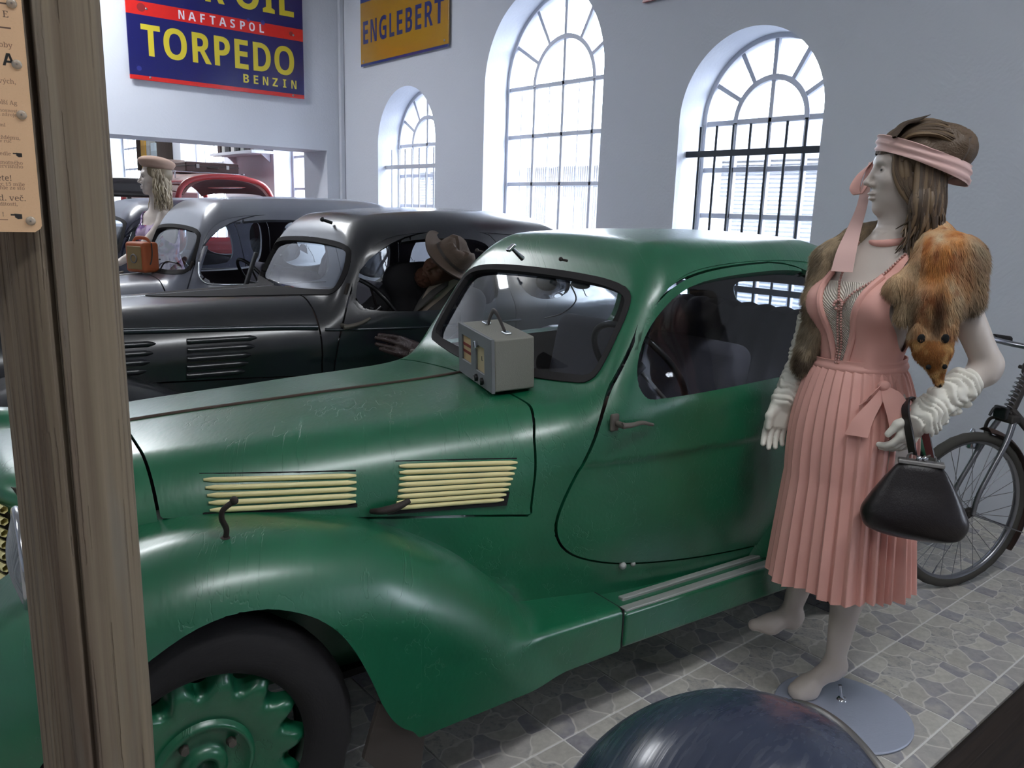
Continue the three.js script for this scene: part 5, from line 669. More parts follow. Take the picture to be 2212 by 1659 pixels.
// ================================================================= what stands in the next room
{
  M.red = phy({ color: C('#a32a2c'), roughness: 0.3, clearcoat: 0.6 });
  const t = thing('red_car', 'red veteran car with a brown roof in the next room', 'car', [3.6, 0, -11.2], Math.PI / 2);
  const arch = (x, h = 0) => [[x, 0.95, -0.56], [x, 1.35, -0.57], [x, 1.58, -0.55], [x, 1.70 + h, -0.46], [x, 1.765 + h, -0.25], [x, 1.785 + h, 0], [x, 1.765 + h, 0.25], [x, 1.70 + h, 0.46], [x, 1.58, 0.55], [x, 1.35, 0.57], [x, 0.95, 0.56]];
  const rf = (() => { const pos = [], idx = []; for (let i = 0; i <= 10; i++) for (let j = 0; j <= 16; j++) { const z = (j / 16 - 0.5) * 1.06, x = -1.42 + i / 10 * 2.4; pos.push(x, 1.835 - 0.10 * (z / 0.5) ** 2 - 0.10 * Math.pow(Math.abs(z) / 0.53, 6) - 0.05 * Math.pow(Math.abs(x + 0.2) / 1.22, 4), z); } for (let i = 0; i < 10; i++) for (let j = 0; j < 16; j++) { const q = i * 17 + j; idx.push(q, q + 1, q + 17, q + 1, q + 18, q + 17); } const g = new THREE.BufferGeometry(); g.setAttribute('position', new THREE.Float32BufferAttribute(pos, 3)); g.setIndex(idx); g.computeVertexNormals(); return solidify(g, 0.03); })();
  mk('roof', rf, [std({ color: C('#6b4541'), roughness: 0.6 }), M.lining], t);
  for (const x of [-1.4, 0.95]) mk('screen_arch', tube(arch(x), 0.035, 60, 10), M.red, t);
  for (const s of [-1, 1]) mk('roof_rail', rod([-1.4, 1.70, s * 0.46], [0.95, 1.70, s * 0.46], 0.03), M.red, t);
  mk('body', rbox(2.9, 0.62, 1.2, 0.12, -0.1, 0.72, 0, 4), M.red, t); mk('scuttle', rbox(0.3, 0.2, 1.05, 0.06, -1.45, 0.98, 0, 4), M.red, t);
  for (const x of [-1.2, 0.9]) for (const s of [-1, 1]) { const w = new THREE.Group(); w.name = 'wheel'; w.position.set(x, 0.35, s * 0.58); t.add(w); mk('tyre', new THREE.TorusGeometry(0.29, 0.06, 12, 40), M.rubber, w); mk('wheel_disc', rod([0, 0, -0.02], [0, 0, 0.02], 0.25, 0.25, 32), M.red, w); }
  mk('roof_rack', merge([...[-0.8, -0.2, 0.4].map((x) => rod([x, 1.838, -0.42], [x, 1.838, 0.42], 0.008)), ...[-0.42, 0.42].map((z) => rod([-0.9, 1.838, z], [0.5, 1.838, z], 0.008)), ...[-0.8, 0.4].flatMap((x) => [-0.4, 0.4].map((z) => rod([x, 1.76, z], [x, 1.838, z], 0.007)))]), M.chrome, t);
  const suit = (name, label, x, y, z, w, h, d, col, turn = 0) => { const c = thing(name, label, 'suitcase', [x, y, z], turn, 'old luggage in the next room'); const m = std({ color: C(col), roughness: 0.7, bumpMap: speck, bumpScale: 0.001 }); mk('case_body', rbox(w, h, d, 0.02, 0, h / 2, 0, 3), m, c); mk('case_seam', rbox(w + 0.006, 0.012, d + 0.006, 0.003, 0, h * 0.62, 0), M.strap, c); for (const s of [-1, 1]) mk('latch', rbox(0.04, 0.05, 0.012, 0.003, s * w * 0.28, h * 0.6, d / 2 + 0.004), M.steel, c); mk('handle', tube([[-0.07, h * 0.5, d / 2], [-0.05, h * 0.48, d / 2 + 0.03], [0.05, h * 0.48, d / 2 + 0.03], [0.07, h * 0.5, d / 2]], 0.009, 16, 6), M.strap, c); return c; };
  suit('suitcase', 'flat brown suitcase on the red car roof rack', 3.74, 1.847, -10.85, 0.68, 0.13, 0.46, '#4a3634');
  // table with trunks behind the red car
  const tb = thing('luggage_table', 'long plain table carrying trunks behind the red car', 'table', [3.7, 0, -13.7], 0); mk('table_top', box(1.0, 0.04, 2.2, 0, 1.2, 0), M.darkwood, tb); for (const x of [-0.45, 0.45]) for (const z of [-1.0, 1.0]) mk('leg', box(0.06, 1.18, 0.06, x, 0.59, z), M.darkwood, tb);
  suit('suitcase', 'pale grey metal trunk seen through the red car window', 3.55, 1.2201, -12.95, 0.5, 0.42, 0.4, '#8f8c8a'); suit('suitcase', 'dark red leather suitcase beside the pale trunk', 4.05, 1.2201, -12.95, 0.42, 0.4, 0.34, '#4f2f30');
  suit('upright_case', 'tall brown upright case beside the window pier', 4.1, 1.2201, -13.6, 0.4, 0.9, 0.36, '#4a3a33');
  // dark roof of another vehicle at the left
  const d = thing('covered_wagon', 'dark van roof showing left of the blond mannequin', 'van', [2.1, 0, -9.9], 0); mk('roof', rbox(1.25, 0.2, 1.3, 0.07, 0, 1.61, 0, 4), phy({ color: C('#241d1e'), roughness: 0.4, clearcoat: 0.4 }), d); mk('body', rbox(1.2, 0.9, 1.2, 0.06, 0, 0.75, 0, 3), M.blackpaint, d); for (const x of [-0.58, 0.58]) for (const z of [-0.58, 0.58]) mk('pillar', box(0.04, 0.4, 0.04, x, 1.35, z), M.blackpaint, d); for (const x of [-0.4, 0.4]) for (const s of [-1, 1]) mk('tyre', new THREE.TorusGeometry(0.25, 0.06, 10, 32).translate(x, 0.31, s * 0.55), M.rubber, d);
  // wall shelf with boxes and bottles on the pier, cabinet with tins farther off
  const sh = thing('wall_shelf', 'white wall shelf carrying boxes between the far windows', 'shelf', [WX - 0.16, 2.13, -10.95], 0); mk('board', box(0.3, 0.035, 1.5, 0, 0, 0), M.wall, sh); for (const z of [-0.6, 0.6]) mk('bracket', extrude(shapeOf([[0.15, 0], [0.03, 0], [0.15, -0.1]]), 0.02).translate(0, -0.018, z), M.wall, sh);
  const r = rng(21); const cols = ['#3a2826', '#9a9a98', '#2b2a2c', '#b8b6b2', '#1f2023', '#8a8e8c', '#2a2325', '#77787a']; for (let i = 0; i < 8; i++) { const h = 0.2 + 0.1 * r(), z = -0.62 + i * 0.17; const b = thing('tin_box', ['brown', 'pale grey', 'black', 'white', 'near-black', 'grey-green', 'dark plum', 'mid grey'][i] + ' upright tin on the white wall shelf', 'tin', [WX - 0.16, 2.1476, -10.95 + z], 0, 'tins on the wall shelf'); mk('body', rbox(0.14, h, 0.12, 0.01, 0, h / 2, 0), std({ color: C(cols[i]), roughness: 0.5 }), b); mk('cap', rod([0, h, 0], [0, h + 0.03, 0], 0.025), M.blackpaint, b); }
  const cb = thing('wall_cabinet', 'dark open wall cabinet with tins behind the blond mannequin', 'cabinet', [WX - 0.13, 1.99, -14.95], 0); mk('back', box(0.02, 0.72, 1.2, 0.11, 0.36, 0), M.blackpaint, cb); for (const y of [0, 0.7]) mk('shelf_board', box(0.24, 0.025, 1.2, 0, y + 0.0125, 0), M.darkwood, cb); for (const z of [-0.6, 0.6]) mk('side', box(0.24, 0.72, 0.025, 0, 0.36, z), M.darkwood, cb);
  [['oil_can', 'narrow white tin in the dark wall cabinet', '#cfcfcc', -0.47, 0.1, 0.5], ['oil_can', 'square pale blue tin in the dark wall cabinet', '#aebbc2', -0.2, 0.24, 0.42], ['oil_can', 'tall silvery tin in the dark wall cabinet', '#9d9f9e', 0.1, 0.14, 0.56], ['oil_can', 'yellow oil can in the dark wall cabinet', '#b58a2c', 0.38, 0.26, 0.58]].forEach(([n, l, c, z, w, h]) => { const o = thing(n, l, 'tin', [WX - 0.135, 2.0151, -14.95 - z], 0, 'tins in the wall cabinet'); mk('body', rbox(0.14, h, w, 0.012, 0, h / 2, 0), std({ color: C(c), roughness: 0.4 }), o); mk('band', rbox(0.143, h * 0.3, w + 0.003, 0.01, 0, h * 0.55, 0), std({ color: C(c).multiplyScalar(0.75), roughness: 0.5 }), o); mk('cap', rod([0, h, 0], [0, h + 0.03, 0], 0.02), M.blackpaint, o); });
}
// ================================================================= figures
const unionS = (fs, k) => (x, y, z) => { let d = fs[0](x, y, z); for (let i = 1; i < fs.length; i++) d = smin(d, fs[i](x, y, z), k); return d; };
function joinIdx(list) {                                             // merge indexed geometries with position + normal
  let n = 0; const pos = [], nor = [], idx = []; for (const g of list) { pos.push(...g.attributes.position.array); nor.push(...g.attributes.normal.array); for (const i of g.index.array) idx.push(i + n); n += g.attributes.position.count; }
  const g = new THREE.BufferGeometry(); g.setAttribute('position', new THREE.Float32BufferAttribute(pos, 3)); g.setAttribute('normal', new THREE.Float32BufferAttribute(nor, 3)); g.setIndex(idx); return g;
}
// frame: origin o, her left L, up, facing F -> world of the group
const frame = (o, ang) => { const s = Math.sin(ang), c = Math.cos(ang); return { F: [s, 0, c], L: [c, 0, -s], o, to: (a, y, b) => [o[0] + a * c + b * s, y + o[1], o[2] - a * s + b * c], from: (x, y, z) => { const dx = x - o[0], dz = z - o[2]; return [dx * c - dz * s, y - o[1], dx * s + dz * c]; } }; };
function headSdf(fr, soft = 1) {                                      // head about 0.23 m high, y = 0 at its middle
  const skull = ellipsoid([0, 0.03, -0.012], [0.073, 0.092, 0.094]), face = ellipsoid([0, -0.02, 0.022], [0.06, 0.082, 0.068]), jaw = ellipsoid([0, -0.072, 0.035], [0.043, 0.036, 0.044]), chin = ellipsoid([0, -0.099, 0.066], [0.018, 0.015, 0.016]);
  const nose = capsule([0, 0.012, 0.084], [0, -0.028, 0.106], 0.0065, 0.008), tip = ellipsoid([0, -0.029, 0.103], [0.0095, 0.0075, 0.009]), alaL = ellipsoid([0.0125, -0.034, 0.092], [0.0075, 0.0065, 0.009]), alaR = ellipsoid([-0.0125, -0.034, 0.092], [0.0075, 0.0065, 0.009]);
  const lipU = ellipsoid([0, -0.0585, 0.089], [0.021, 0.0062, 0.0095]), lipD = ellipsoid([0, -0.0705, 0.087], [0.018, 0.0068, 0.0095]), brow = capsule([-0.036, 0.028, 0.072], [0.036, 0.028, 0.072], 0.012, 0.012), cheekL = ellipsoid([0.037, -0.022, 0.056], [0.022, 0.02, 0.02]), cheekR = ellipsoid([-0.037, -0.022, 0.056], [0.022, 0.02, 0.02]);
  const sockL = ellipsoid([0.031, 0.007, 0.091], [0.02, 0.0115, 0.015]), sockR = ellipsoid([-0.031, 0.007, 0.091], [0.02, 0.0115, 0.015]), eyeL = ellipsoid([0.031, 0.005, 0.069], [0.0135, 0.0115, 0.0125]), eyeR = ellipsoid([-0.031, 0.005, 0.069], [0.0135, 0.0115, 0.0125]), mouth = capsule([-0.016, -0.0645, 0.098], [0.016, -0.0645, 0.098], 0.0022, 0.0022);
  return (X, Y, Z) => { const [a, y, b] = fr.from(X, Y, Z); let d = smin(smin(skull(a, y, b), face(a, y, b), 0.03), jaw(a, y, b), 0.03); if (d > 0.08) return d; d = smin(d, chin(a, y, b), 0.02); d = smin(d, brow(a, y, b), 0.02); d = smin(d, Math.min(cheekL(a, y, b), cheekR(a, y, b)), 0.025); d = smax(d, -Math.min(sockL(a, y, b), sockR(a, y, b)), 0.012); d = smin(d, Math.min(eyeL(a, y, b), eyeR(a, y, b)), 0.003); d = smin(d, smin(nose(a, y, b), smin(tip(a, y, b), Math.min(alaL(a, y, b), alaR(a, y, b)), 0.006), 0.006), 0.01); d = smin(d, lipU(a, y, b), 0.005); d = smin(d, lipD(a, y, b), 0.005); return smax(d, -mouth(a, y, b), 0.004); };
}
// a hand: wrist point w, direction d of the fingers, s towards the thumb side, n out of the palm, length about 0.18
function handSdf(w, d, s, n, o = {}) {
  const P = (t, u, v) => [0, 1, 2].map((i) => w[i] + d[i] * t + s[i] * u + n[i] * v), k = o.k || 1, curl = o.curl ?? 0.25, fs = [], pal = [];
  for (const u of [-0.024, -0.008, 0.008, 0.022]) pal.push(capsule(P(0.012 * k, u * 0.7 * k, 0), P(0.082 * k, u * k, 0.002), 0.0155 * k, 0.0125 * k));
  const palm = unionS(pal, 0.012); const len = [0.058, 0.072, 0.078, 0.07], us = [-0.027, -0.0095, 0.0085, 0.026];
  for (let i = 0; i < 4; i++) { const L = len[i] * k, sp = us[i] * (o.spread ?? 1.15), c = curl * (o.curls ? o.curls[i] : 1); let t = 0.082 * k, v = 0, a = c * 0.6, p = P(t, us[i] * k, v); for (let j = 0; j < 3; j++) { const l = L * [0.45, 0.31, 0.24][j]; t += l * Math.cos(a); v += l * Math.sin(a); const q = P(t, lerp(us[i], sp, (j + 1) / 3) * k, v); fs.push(capsule(p, q, (0.0088 - j * 0.0008) * k, (0.0082 - j * 0.001) * k)); p = q; a += c; } }
  const th = [capsule(P(0.025 * k, 0.022 * k, 0.004 * k), P(0.06 * k, (o.thumb ?? 0.046) * k, 0.016 * k), 0.0135 * k, 0.0105 * k), capsule(P(0.06 * k, (o.thumb ?? 0.046) * k, 0.016 * k), P(0.095 * k, (o.thumb2 ?? 0.05) * k, 0.02 * k), 0.0102 * k, 0.0078 * k)];
  return (x, y, z) => { let f = 1; for (const g of fs) f = Math.min(f, g(x, y, z)); let d1 = smin(palm(x, y, z), f, 0.007); return smin(d1, smin(th[0](x, y, z), th[1](x, y, z), 0.006), 0.01); };
}
// a ribbon of cloth along points with given half-width vectors
function ribbon(pts, wv, segs = 40, t = 0.0015) {
  const c = new THREE.CatmullRomCurve3(pts.map((p) => V(...p))), w = new THREE.CatmullRomCurve3(wv.map((p) => V(...p))), pos = [], idx = [], n = 6;
  for (let i = 0; i <= segs; i++) { const p = c.getPoint(i / segs), q = w.getPoint(i / segs); for (let j = -n / 2; j <= n / 2; j++) pos.push(p.x + q.x * j / (n / 2), p.y + q.y * j / (n / 2), p.z + q.z * j / (n / 2)); }
  for (let i = 0; i < segs; i++) for (let j = 0; j < n; j++) { const a = i * (n + 1) + j; idx.push(a, a + 1, a + n + 1, a + 1, a + n + 2, a + n + 1); }
  const g = new THREE.BufferGeometry(); g.setAttribute('position', new THREE.Float32BufferAttribute(pos, 3)); g.setIndex(idx); g.computeVertexNormals(); return solidify(g, t);
}
function locks(list, seed, wave = 0.01) {                            // hair locks: list of [points, radius]; merged into one tress mesh
  const r = rng(seed), out = []; for (const [pts, rad, k] of list) { const ph = r() * 6; out.push(tube(pts.map((p, i) => [p[0] + wave * Math.sin(ph + i * 2.1) * (i / pts.length), p[1], p[2] + wave * Math.cos(ph + i * 1.7) * (i / pts.length)]), (t) => rad * (0.55 + 0.6 * Math.sin(Math.PI * Math.min(1, t * 0.85 + 0.12))) * (1 - 0.75 * t * t), 18, 6, false, [1, 0.6])); } return merge(out);
}
function spikes(geo, n, seed, len, flow, colF, lift = 0.45, rad = 0.0009, lenF = null) {     // short fur standing on a surface
  const P = geo.attributes.position, N = geo.attributes.normal, I = geo.index.array, r = rng(seed), T = I.length / 3, area = new Float32Array(T); let tot = 0; const a = V(), b = V(), c = V(), ab = V(), ac = V();
  for (let t = 0; t < T; t++) { a.fromBufferAttribute(P, I[3 * t]); b.fromBufferAttribute(P, I[3 * t + 1]); c.fromBufferAttribute(P, I[3 * t + 2]); tot += ab.subVectors(b, a).cross(ac.subVectors(c, a)).length(); area[t] = tot; }
  const pos = new Float32Array(n * 12), nor = new Float32Array(n * 12), col = new Float32Array(n * 12), idx = new Uint32Array(n * 9);
  const p = V(), m = V(), d = V(), s = V(), q = V();
  for (let k = 0; k < n; k++) {
    let lo = 0, hi = T - 1; const x = r() * tot; while (lo < hi) { const md = (lo + hi) >> 1; if (area[md] < x) lo = md + 1; else hi = md; }
    let u = r(), v = r(); if (u + v > 1) { u = 1 - u; v = 1 - v; } const [i, j, l] = [I[3 * lo], I[3 * lo + 1], I[3 * lo + 2]];
    p.set(0, 0, 0); m.set(0, 0, 0); for (const [w, q2] of [[1 - u - v, i], [u, j], [v, l]]) { p.addScaledVector(a.fromBufferAttribute(P, q2), w); m.addScaledVector(a.fromBufferAttribute(N, q2), w); }
    m.normalize(); d.set(...flow(p.x, p.y, p.z)).addScaledVector(m, lift); d.x += (r() - 0.5) * 0.5; d.y += (r() - 0.5) * 0.5; d.z += (r() - 0.5) * 0.5; d.normalize(); const L = len * (0.6 + 0.8 * r()) * (lenF ? lenF(p.x, p.y, p.z) : 1); s.crossVectors(d, m).normalize(); if (!(s.lengthSq() > 0.1)) s.set(1, 0, 0); q.crossVectors(s, d);
    const cc = colF(p.x, p.y, p.z), k1 = 0.7 + 0.6 * r();
    for (let e = 0; e < 4; e++) { const o = 12 * k + 3 * e; if (e === 3) { pos[o] = p.x + d.x * L; pos[o + 1] = p.y + d.y * L; pos[o + 2] = p.z + d.z * L; } else { const an = e * 2.094, ca = Math.cos(an) * rad * 1.6, sa = Math.sin(an) * rad; pos[o] = p.x + s.x * ca + q.x * sa; pos[o + 1] = p.y + s.y * ca + q.y * sa; pos[o + 2] = p.z + s.z * ca + q.z * sa; } nor[o] = m.x; nor[o + 1] = m.y; nor[o + 2] = m.z; col[o] = cc[0] * k1; col[o + 1] = cc[1] * k1; col[o + 2] = cc[2] * k1; }
    idx.set([4 * k, 4 * k + 1, 4 * k + 3, 4 * k + 1, 4 * k + 2, 4 * k + 3, 4 * k + 2, 4 * k, 4 * k + 3], 9 * k);
  }
  const g = new THREE.BufferGeometry(); g.setAttribute('position', new THREE.BufferAttribute(pos, 3)); g.setAttribute('color', new THREE.BufferAttribute(col, 3)); g.setIndex(new THREE.BufferAttribute(idx, 1)); return g;
}
M.strapRed = std({ color: C('#5a2a28'), roughness: 0.5 });
M.skin = phy({ color: C('#c9bdb3'), roughness: 0.42, clearcoat: 0.15, clearcoatRoughness: 0.4 });
M.pink = phy({ color: C('#e3aa9d'), roughness: 0.55, sheen: 0.5, sheenColor: C('#ffd9cc'), sheenRoughness: 0.5 });
M.ribbonPink = phy({ color: C('#d9b3ab'), roughness: 0.45, sheen: 0.5, sheenColor: C('#ffe6e0') });
M.lace = std({ color: C('#e0d6c8'), roughness: 0.95, bumpMap: (() => { const t = tex(256, 256, (u, v) => 0.5 + 0.5 * Math.sin((u * 0.6 + v) * 2 * Math.PI * 22 + 3 * wrapN(u, v, 4)) * 0.8, false); return t; })(), bumpScale: 0.004 });
M.glove = std({ color: C('#e4e0d4'), roughness: 0.75 });
M.vfur = std({ vertexColors: true, roughness: 0.85 });
M.hairBrown = std({ color: C('#5a4836'), roughness: 0.55, bumpMap: streak, bumpScale: 0.002 }); M.hairLight = std({ color: C('#6f5b43'), roughness: 0.5 }); M.hairDark = std({ color: C('#46382b'), roughness: 0.55 });
// ---------------------------------------------------------------- the mannequin in the pink dress
const MG = [2.25, 0, -1.10], MR = -63.96 * Math.PI / 180;
const lady = thing('mannequin', 'mannequin in pleated pink dress with headband and long gloves', 'mannequin', MG, MR);
{
  const ang = -0.5, c0 = curve1([[0.8, 0.0], [0.93, -0.008], [1.085, -0.02], [1.28, -0.022], [1.36, 0.0], [1.43, 0.02]]), W = curve1([[0.8, 0.165], [0.93, 0.162], [1.0, 0.148], [1.085, 0.112], [1.18, 0.125], [1.28, 0.142], [1.35, 0.152], [1.395, 0.135], [1.42, 0.085], [1.45, 0.05]]), D = curve1([[0.8, 0.12], [0.93, 0.118], [1.085, 0.09], [1.2, 0.1], [1.28, 0.102], [1.36, 0.082], [1.42, 0.055], [1.45, 0.045]]);
  const s = Math.sin(ang), c = Math.cos(ang), tA = (x, z) => x * c - z * s, tB = (x, z) => x * s + z * c;
  const torso = (x, y, z) => {
    const yy = clamp(y, 0.8, 1.45), a = tA(x - c0(yy), z), b = tB(x - c0(yy), z), w = W(yy), d = D(yy); let t = (Math.sqrt((a / w) ** 2 + (b / d) ** 2) - 1) * Math.min(w, d) * 1.05; t = Math.max(t, y - 1.45, 0.8 - y);
    const br = Math.min(Math.hypot(a - 0.066, (y - 1.255) * 1.05, b - 0.072), Math.hypot(a + 0.066, (y - 1.255) * 1.05, b - 0.072)) - 0.056; return smin(t, br, 0.05);
  };
  const neck = capsule([0.022, 1.40, -0.005], [0.038, 1.53, -0.004], 0.05, 0.046);
  const armL = unionS([capsule([0.145, 1.375, 0.075], [0.185, 1.33, 0.085], 0.05, 0.045), capsule([0.185, 1.33, 0.085], [0.298, 1.118, 0.045], 0.044, 0.036), capsule([0.298, 1.118, 0.045], [0.292, 1.098, 0.05], 0.036, 0.037), capsule([0.292, 1.098, 0.05], [0.16, 0.992, 0.15], 0.037, 0.024)], 0.018);
  const armR = unionS([capsule([-0.115, 1.368, -0.075], [-0.15, 1.32, -0.08], 0.048, 0.043), capsule([-0.15, 1.32, -0.08], [-0.165, 1.11, -0.06], 0.042, 0.035), capsule([-0.165, 1.11, -0.06], [-0.212, 0.955, 0.0], 0.035, 0.025)], 0.018);
  const legL = unionS([capsule([0.05, 0.85, 0.03], [0.03, 0.5, 0.02], 0.085, 0.05), capsule([0.03, 0.5, 0.02], [0.03, 0.36, 0.0], 0.05, 0.05), capsule([0.03, 0.36, 0.0], [0.018, 0.13, 0.0], 0.048, 0.029), capsule([0.02, 0.115, 0.0], [-0.055, 0.04, 0.035], 0.031, 0.028), capsule([0.024, 0.11, -0.004], [0.02, 0.09, 0.0], 0.027, 0.022), capsule([-0.055, 0.037, 0.03], [-0.085, 0.026, 0.05], 0.031, 0.024), capsule([-0.045, 0.034, 0.046], [-0.07, 0.022, 0.068], 0.026, 0.018)], 0.025);
  const legR = unionS([capsule([-0.06, 0.85, -0.04], [-0.085, 0.52, -0.07], 0.085, 0.05), capsule([-0.085, 0.52, -0.07], [-0.10, 0.4, -0.085], 0.05, 0.048), capsule([-0.10, 0.4, -0.085], [-0.132, 0.215, -0.11], 0.046, 0.029), capsule([-0.128, 0.20, -0.112], [-0.19, 0.165, -0.08], 0.031, 0.03), capsule([-0.12, 0.19, -0.118], [-0.122, 0.17, -0.115], 0.027, 0.024), capsule([-0.19, 0.162, -0.082], [-0.24, 0.158, -0.06], 0.03, 0.02)], 0.025);
  const hf = frame([0.046, 1.617, -0.002], -1.30), head = headSdf(hf);
  const body = (x, y, z) => { let d = torso(x, y, z); d = smin(d, neck(x, y, z), 0.03); if (y > 0.9) { d = smin(d, armL(x, y, z), 0.03); d = smin(d, armR(x, y, z), 0.03); } if (y < 1.0) { d = smin(d, smin(legL(x, y, z), legR(x, y, z), 0.01), 0.03); } return d; };
  const bodyG = sdfMesh(body, [-0.34, 0.0, -0.24], [0.40, 1.50, 0.26], 0.011), headG = sdfMesh((x, y, z) => smin(head(x, y, z), capsule([0.028, 1.45, -0.004], [0.038, 1.54, -0.004], 0.048, 0.046)(x, y, z), 0.025), [-0.12, 1.47, -0.13], [0.17, 1.76, 0.13], 0.0035);
  mk('body', joinIdx([bodyG, headG]), M.skin, lady);
  // painted eyes and brows
  for (const e of [-1, 1]) { mk('eye', (() => { const g = ball(0.0062, 0, 0, 0, 1.5, 0.62, 0.35, 12); const q = hf.to(e * 0.031, 0.004, 0.0798); return at(g, 0, 0, 0, 0, -1.30, 0).translate(...q); })(), std({ color: C('#3c3431'), roughness: 0.3 }), lady); mk('eyebrow', tube([[0.016, 0.021, 0.083], [0.03, 0.0265, 0.08], [0.047, 0.019, 0.068]].map((p) => hf.to(e * p[0], p[1], p[2])), 0.0016, 10, 5), M.hairDark, lady); }
  // dress: bodice, lace front, pleated skirt, sash and bow
  const sk = (o) => (x, y, z) => torso(x, y, z) - o, bod = sdfMesh((x, y, z) => torso(x, y, z) - 0.009 - 0.0025 * Math.sin(tA(x, z) * 90 + y * 20) * sstep(1.3, 1.15, y), [-0.24, 1.0, -0.2], [0.24, 1.44, 0.24], 0.009);
  const lw = (y) => 0.012 + Math.max(0, y - 1.09) * 0.24, aF = (x, y, z) => tA(x - c0(clamp(y, 0.8, 1.45)), z), bF = (x, y, z) => tB(x - c0(clamp(y, 0.8, 1.45)), z);
  mk('bodice', slantUV(solidify(clip(bod, (x, y, z) => { const a = aF(x, y, z), b = bF(x, y, z); return Math.max(y - 1.402, 1.03 - y, Math.abs(a) - 0.128, b > 0 ? lw(y) - Math.abs(a) : (y - 1.25), y > 1.315 && b > 0 ? Math.abs(a) - 0.105 : -1); }), 0.004)), [M.pink, M.pink], lady);
  const lc = sdfMesh(sk(0.005), [-0.2, 1.06, -0.05], [0.2, 1.33, 0.2], 0.009); mk('lace_front', slantUV(solidify(clip(lc, (x, y, z) => Math.max(y - 1.318, 1.075 - y, Math.abs(aF(x, y, z)) - lw(y) - 0.006, 0.01 - bF(x, y, z))), 0.003), 6), [M.lace, M.lace], lady);
  for (const e of [-1, 1]) { const p = []; for (let i = 0; i <= 12; i++) { const y = 1.085 + i / 12 * 0.255, a = e * (lw(y) + 0.004); let lo = 0, hi = 0.2; for (let k = 0; k < 24; k++) { const m = (lo + hi) / 2, X = c0(y) + a * c + m * s, Z = -a * s + m * c; if (torso(X, y, Z) < 0.011) lo = m; else hi = m; } p.push([c0(y) + a * c + lo * s, y, -a * s + lo * c]); } mk('lapel_fold', tube(p, 0.009, 30, 8, false, [0.5, 1]), M.pink, lady); }
  {
    const N = 620, K = 44, pos = [], idx = [], hem = 0.415, top = 1.075, r = rng(3), ph = Array.from({ length: 34 }, () => r()), np = 34;
    for (let j = 0; j <= K; j++) { const t = j / K, y = lerp(top, hem, t); for (let i = 0; i <= N; i++) {
      const th = i / N * 2 * Math.PI, cx = lerp(-0.019, -0.004, t), w = lerp(0.126, 0.198, Math.pow(t, 0.6)) + 0.014 * Math.sin(Math.PI * clamp(t * 2)), d = lerp(0.106, 0.182, Math.pow(t, 0.55)) + 0.014 * Math.sin(Math.PI * clamp(t * 2));
      const u = (th / (2 * Math.PI) * np) % 1, pi = Math.floor(th / (2 * Math.PI) * np) % np, saw = (u < 0.78 ? u / 0.78 : (1 - u) / 0.22) - 0.5, amp = (0.006 + 0.016 * t) * (0.6 + 0.8 * ph[pi]), sway = 0.012 * t * Math.sin(th * 5 + ph[(pi + 1) % np] * 2) , k = amp * saw + sway;
      pos.push(cx + (w + k) * Math.cos(th), y + 0.006 * t * Math.sin(th * 7) - (t > 0.98 ? 0.004 * ph[pi] : 0), (d + k) * Math.sin(th) + 0.01 * t); } }
    for (let j = 0; j < K; j++) for (let i = 0; i < N; i++) { const q = j * (N + 1) + i; idx.push(q, q + 1, q + N + 1, q + 1, q + N + 2, q + N + 1); }
    const g = new THREE.BufferGeometry(); g.setAttribute('position', new THREE.Float32BufferAttribute(pos, 3)); g.setIndex(idx); g.computeVertexNormals(); mk('pleated_skirt', solidify(g, 0.002), [M.pink, M.pink], lady);
    const bp = [], bi = []; for (let j = 0; j <= 12; j++) for (let i = 0; i <= 96; i++) { const th = i / 96 * 2 * Math.PI, y = 1.04 + j / 12 * 0.062, f = 0.006 * Math.abs(Math.sin(j / 12 * Math.PI * 2.5 + 0.6 * Math.sin(th * 2))) + 0.006 * Math.sin(j / 12 * Math.PI); bp.push(-0.019 + (0.121 + f) * Math.cos(th), y + 0.008 * Math.sin(th + 2), (0.101 + f) * Math.sin(th)); } for (let j = 0; j < 12; j++) for (let i = 0; i < 96; i++) { const q = j * 97 + i; bi.push(q, q + 97, q + 1, q + 1, q + 97, q + 98); } const bg = new THREE.BufferGeometry(); bg.setAttribute('position', new THREE.Float32BufferAttribute(bp, 3)); bg.setIndex(bi); bg.computeVertexNormals(); mk('sash', solidify(bg, 0.004), [M.pink, M.pink], lady);
    const bow = new THREE.Group(); bow.name = 'bow'; bow.position.z = 0.03; lady.add(bow); mk('knot', ball(0.017, 0.052, 1.045, 0.108, 1, 0.9, 0.8), M.pink, bow);
    mk('bow_loop', ribbon([[0.05, 1.045, 0.11], [0.02, 1.015, 0.128], [0.008, 1.0, 0.125], [0.03, 1.03, 0.112]], [[0.004, 0.012, 0], [0.012, 0.018, 0], [0.014, 0.014, 0], [0.004, 0.008, 0]], 24), [M.pink, M.pink], bow);
    mk('bow_tail', ribbon([[0.05, 1.035, 0.112], [0.035, 1.0, 0.125], [0.01, 0.95, 0.14], [-0.002, 0.905, 0.148]], [[0.008, 0.002, 0], [0.018, 0.004, 0], [0.026, 0.002, 0], [0.03, 0.0, 0.004]], 30), [M.pink, M.pink], bow);
    mk('bow_tail', ribbon([[0.055, 1.04, 0.112], [0.075, 1.02, 0.13], [0.095, 0.985, 0.14], [0.112, 0.945, 0.145]], [[0.008, 0.006, 0], [0.022, 0.012, 0], [0.028, 0.012, 0.002], [0.032, 0.014, 0.004]], 30), [M.pink, M.pink], bow);
  }
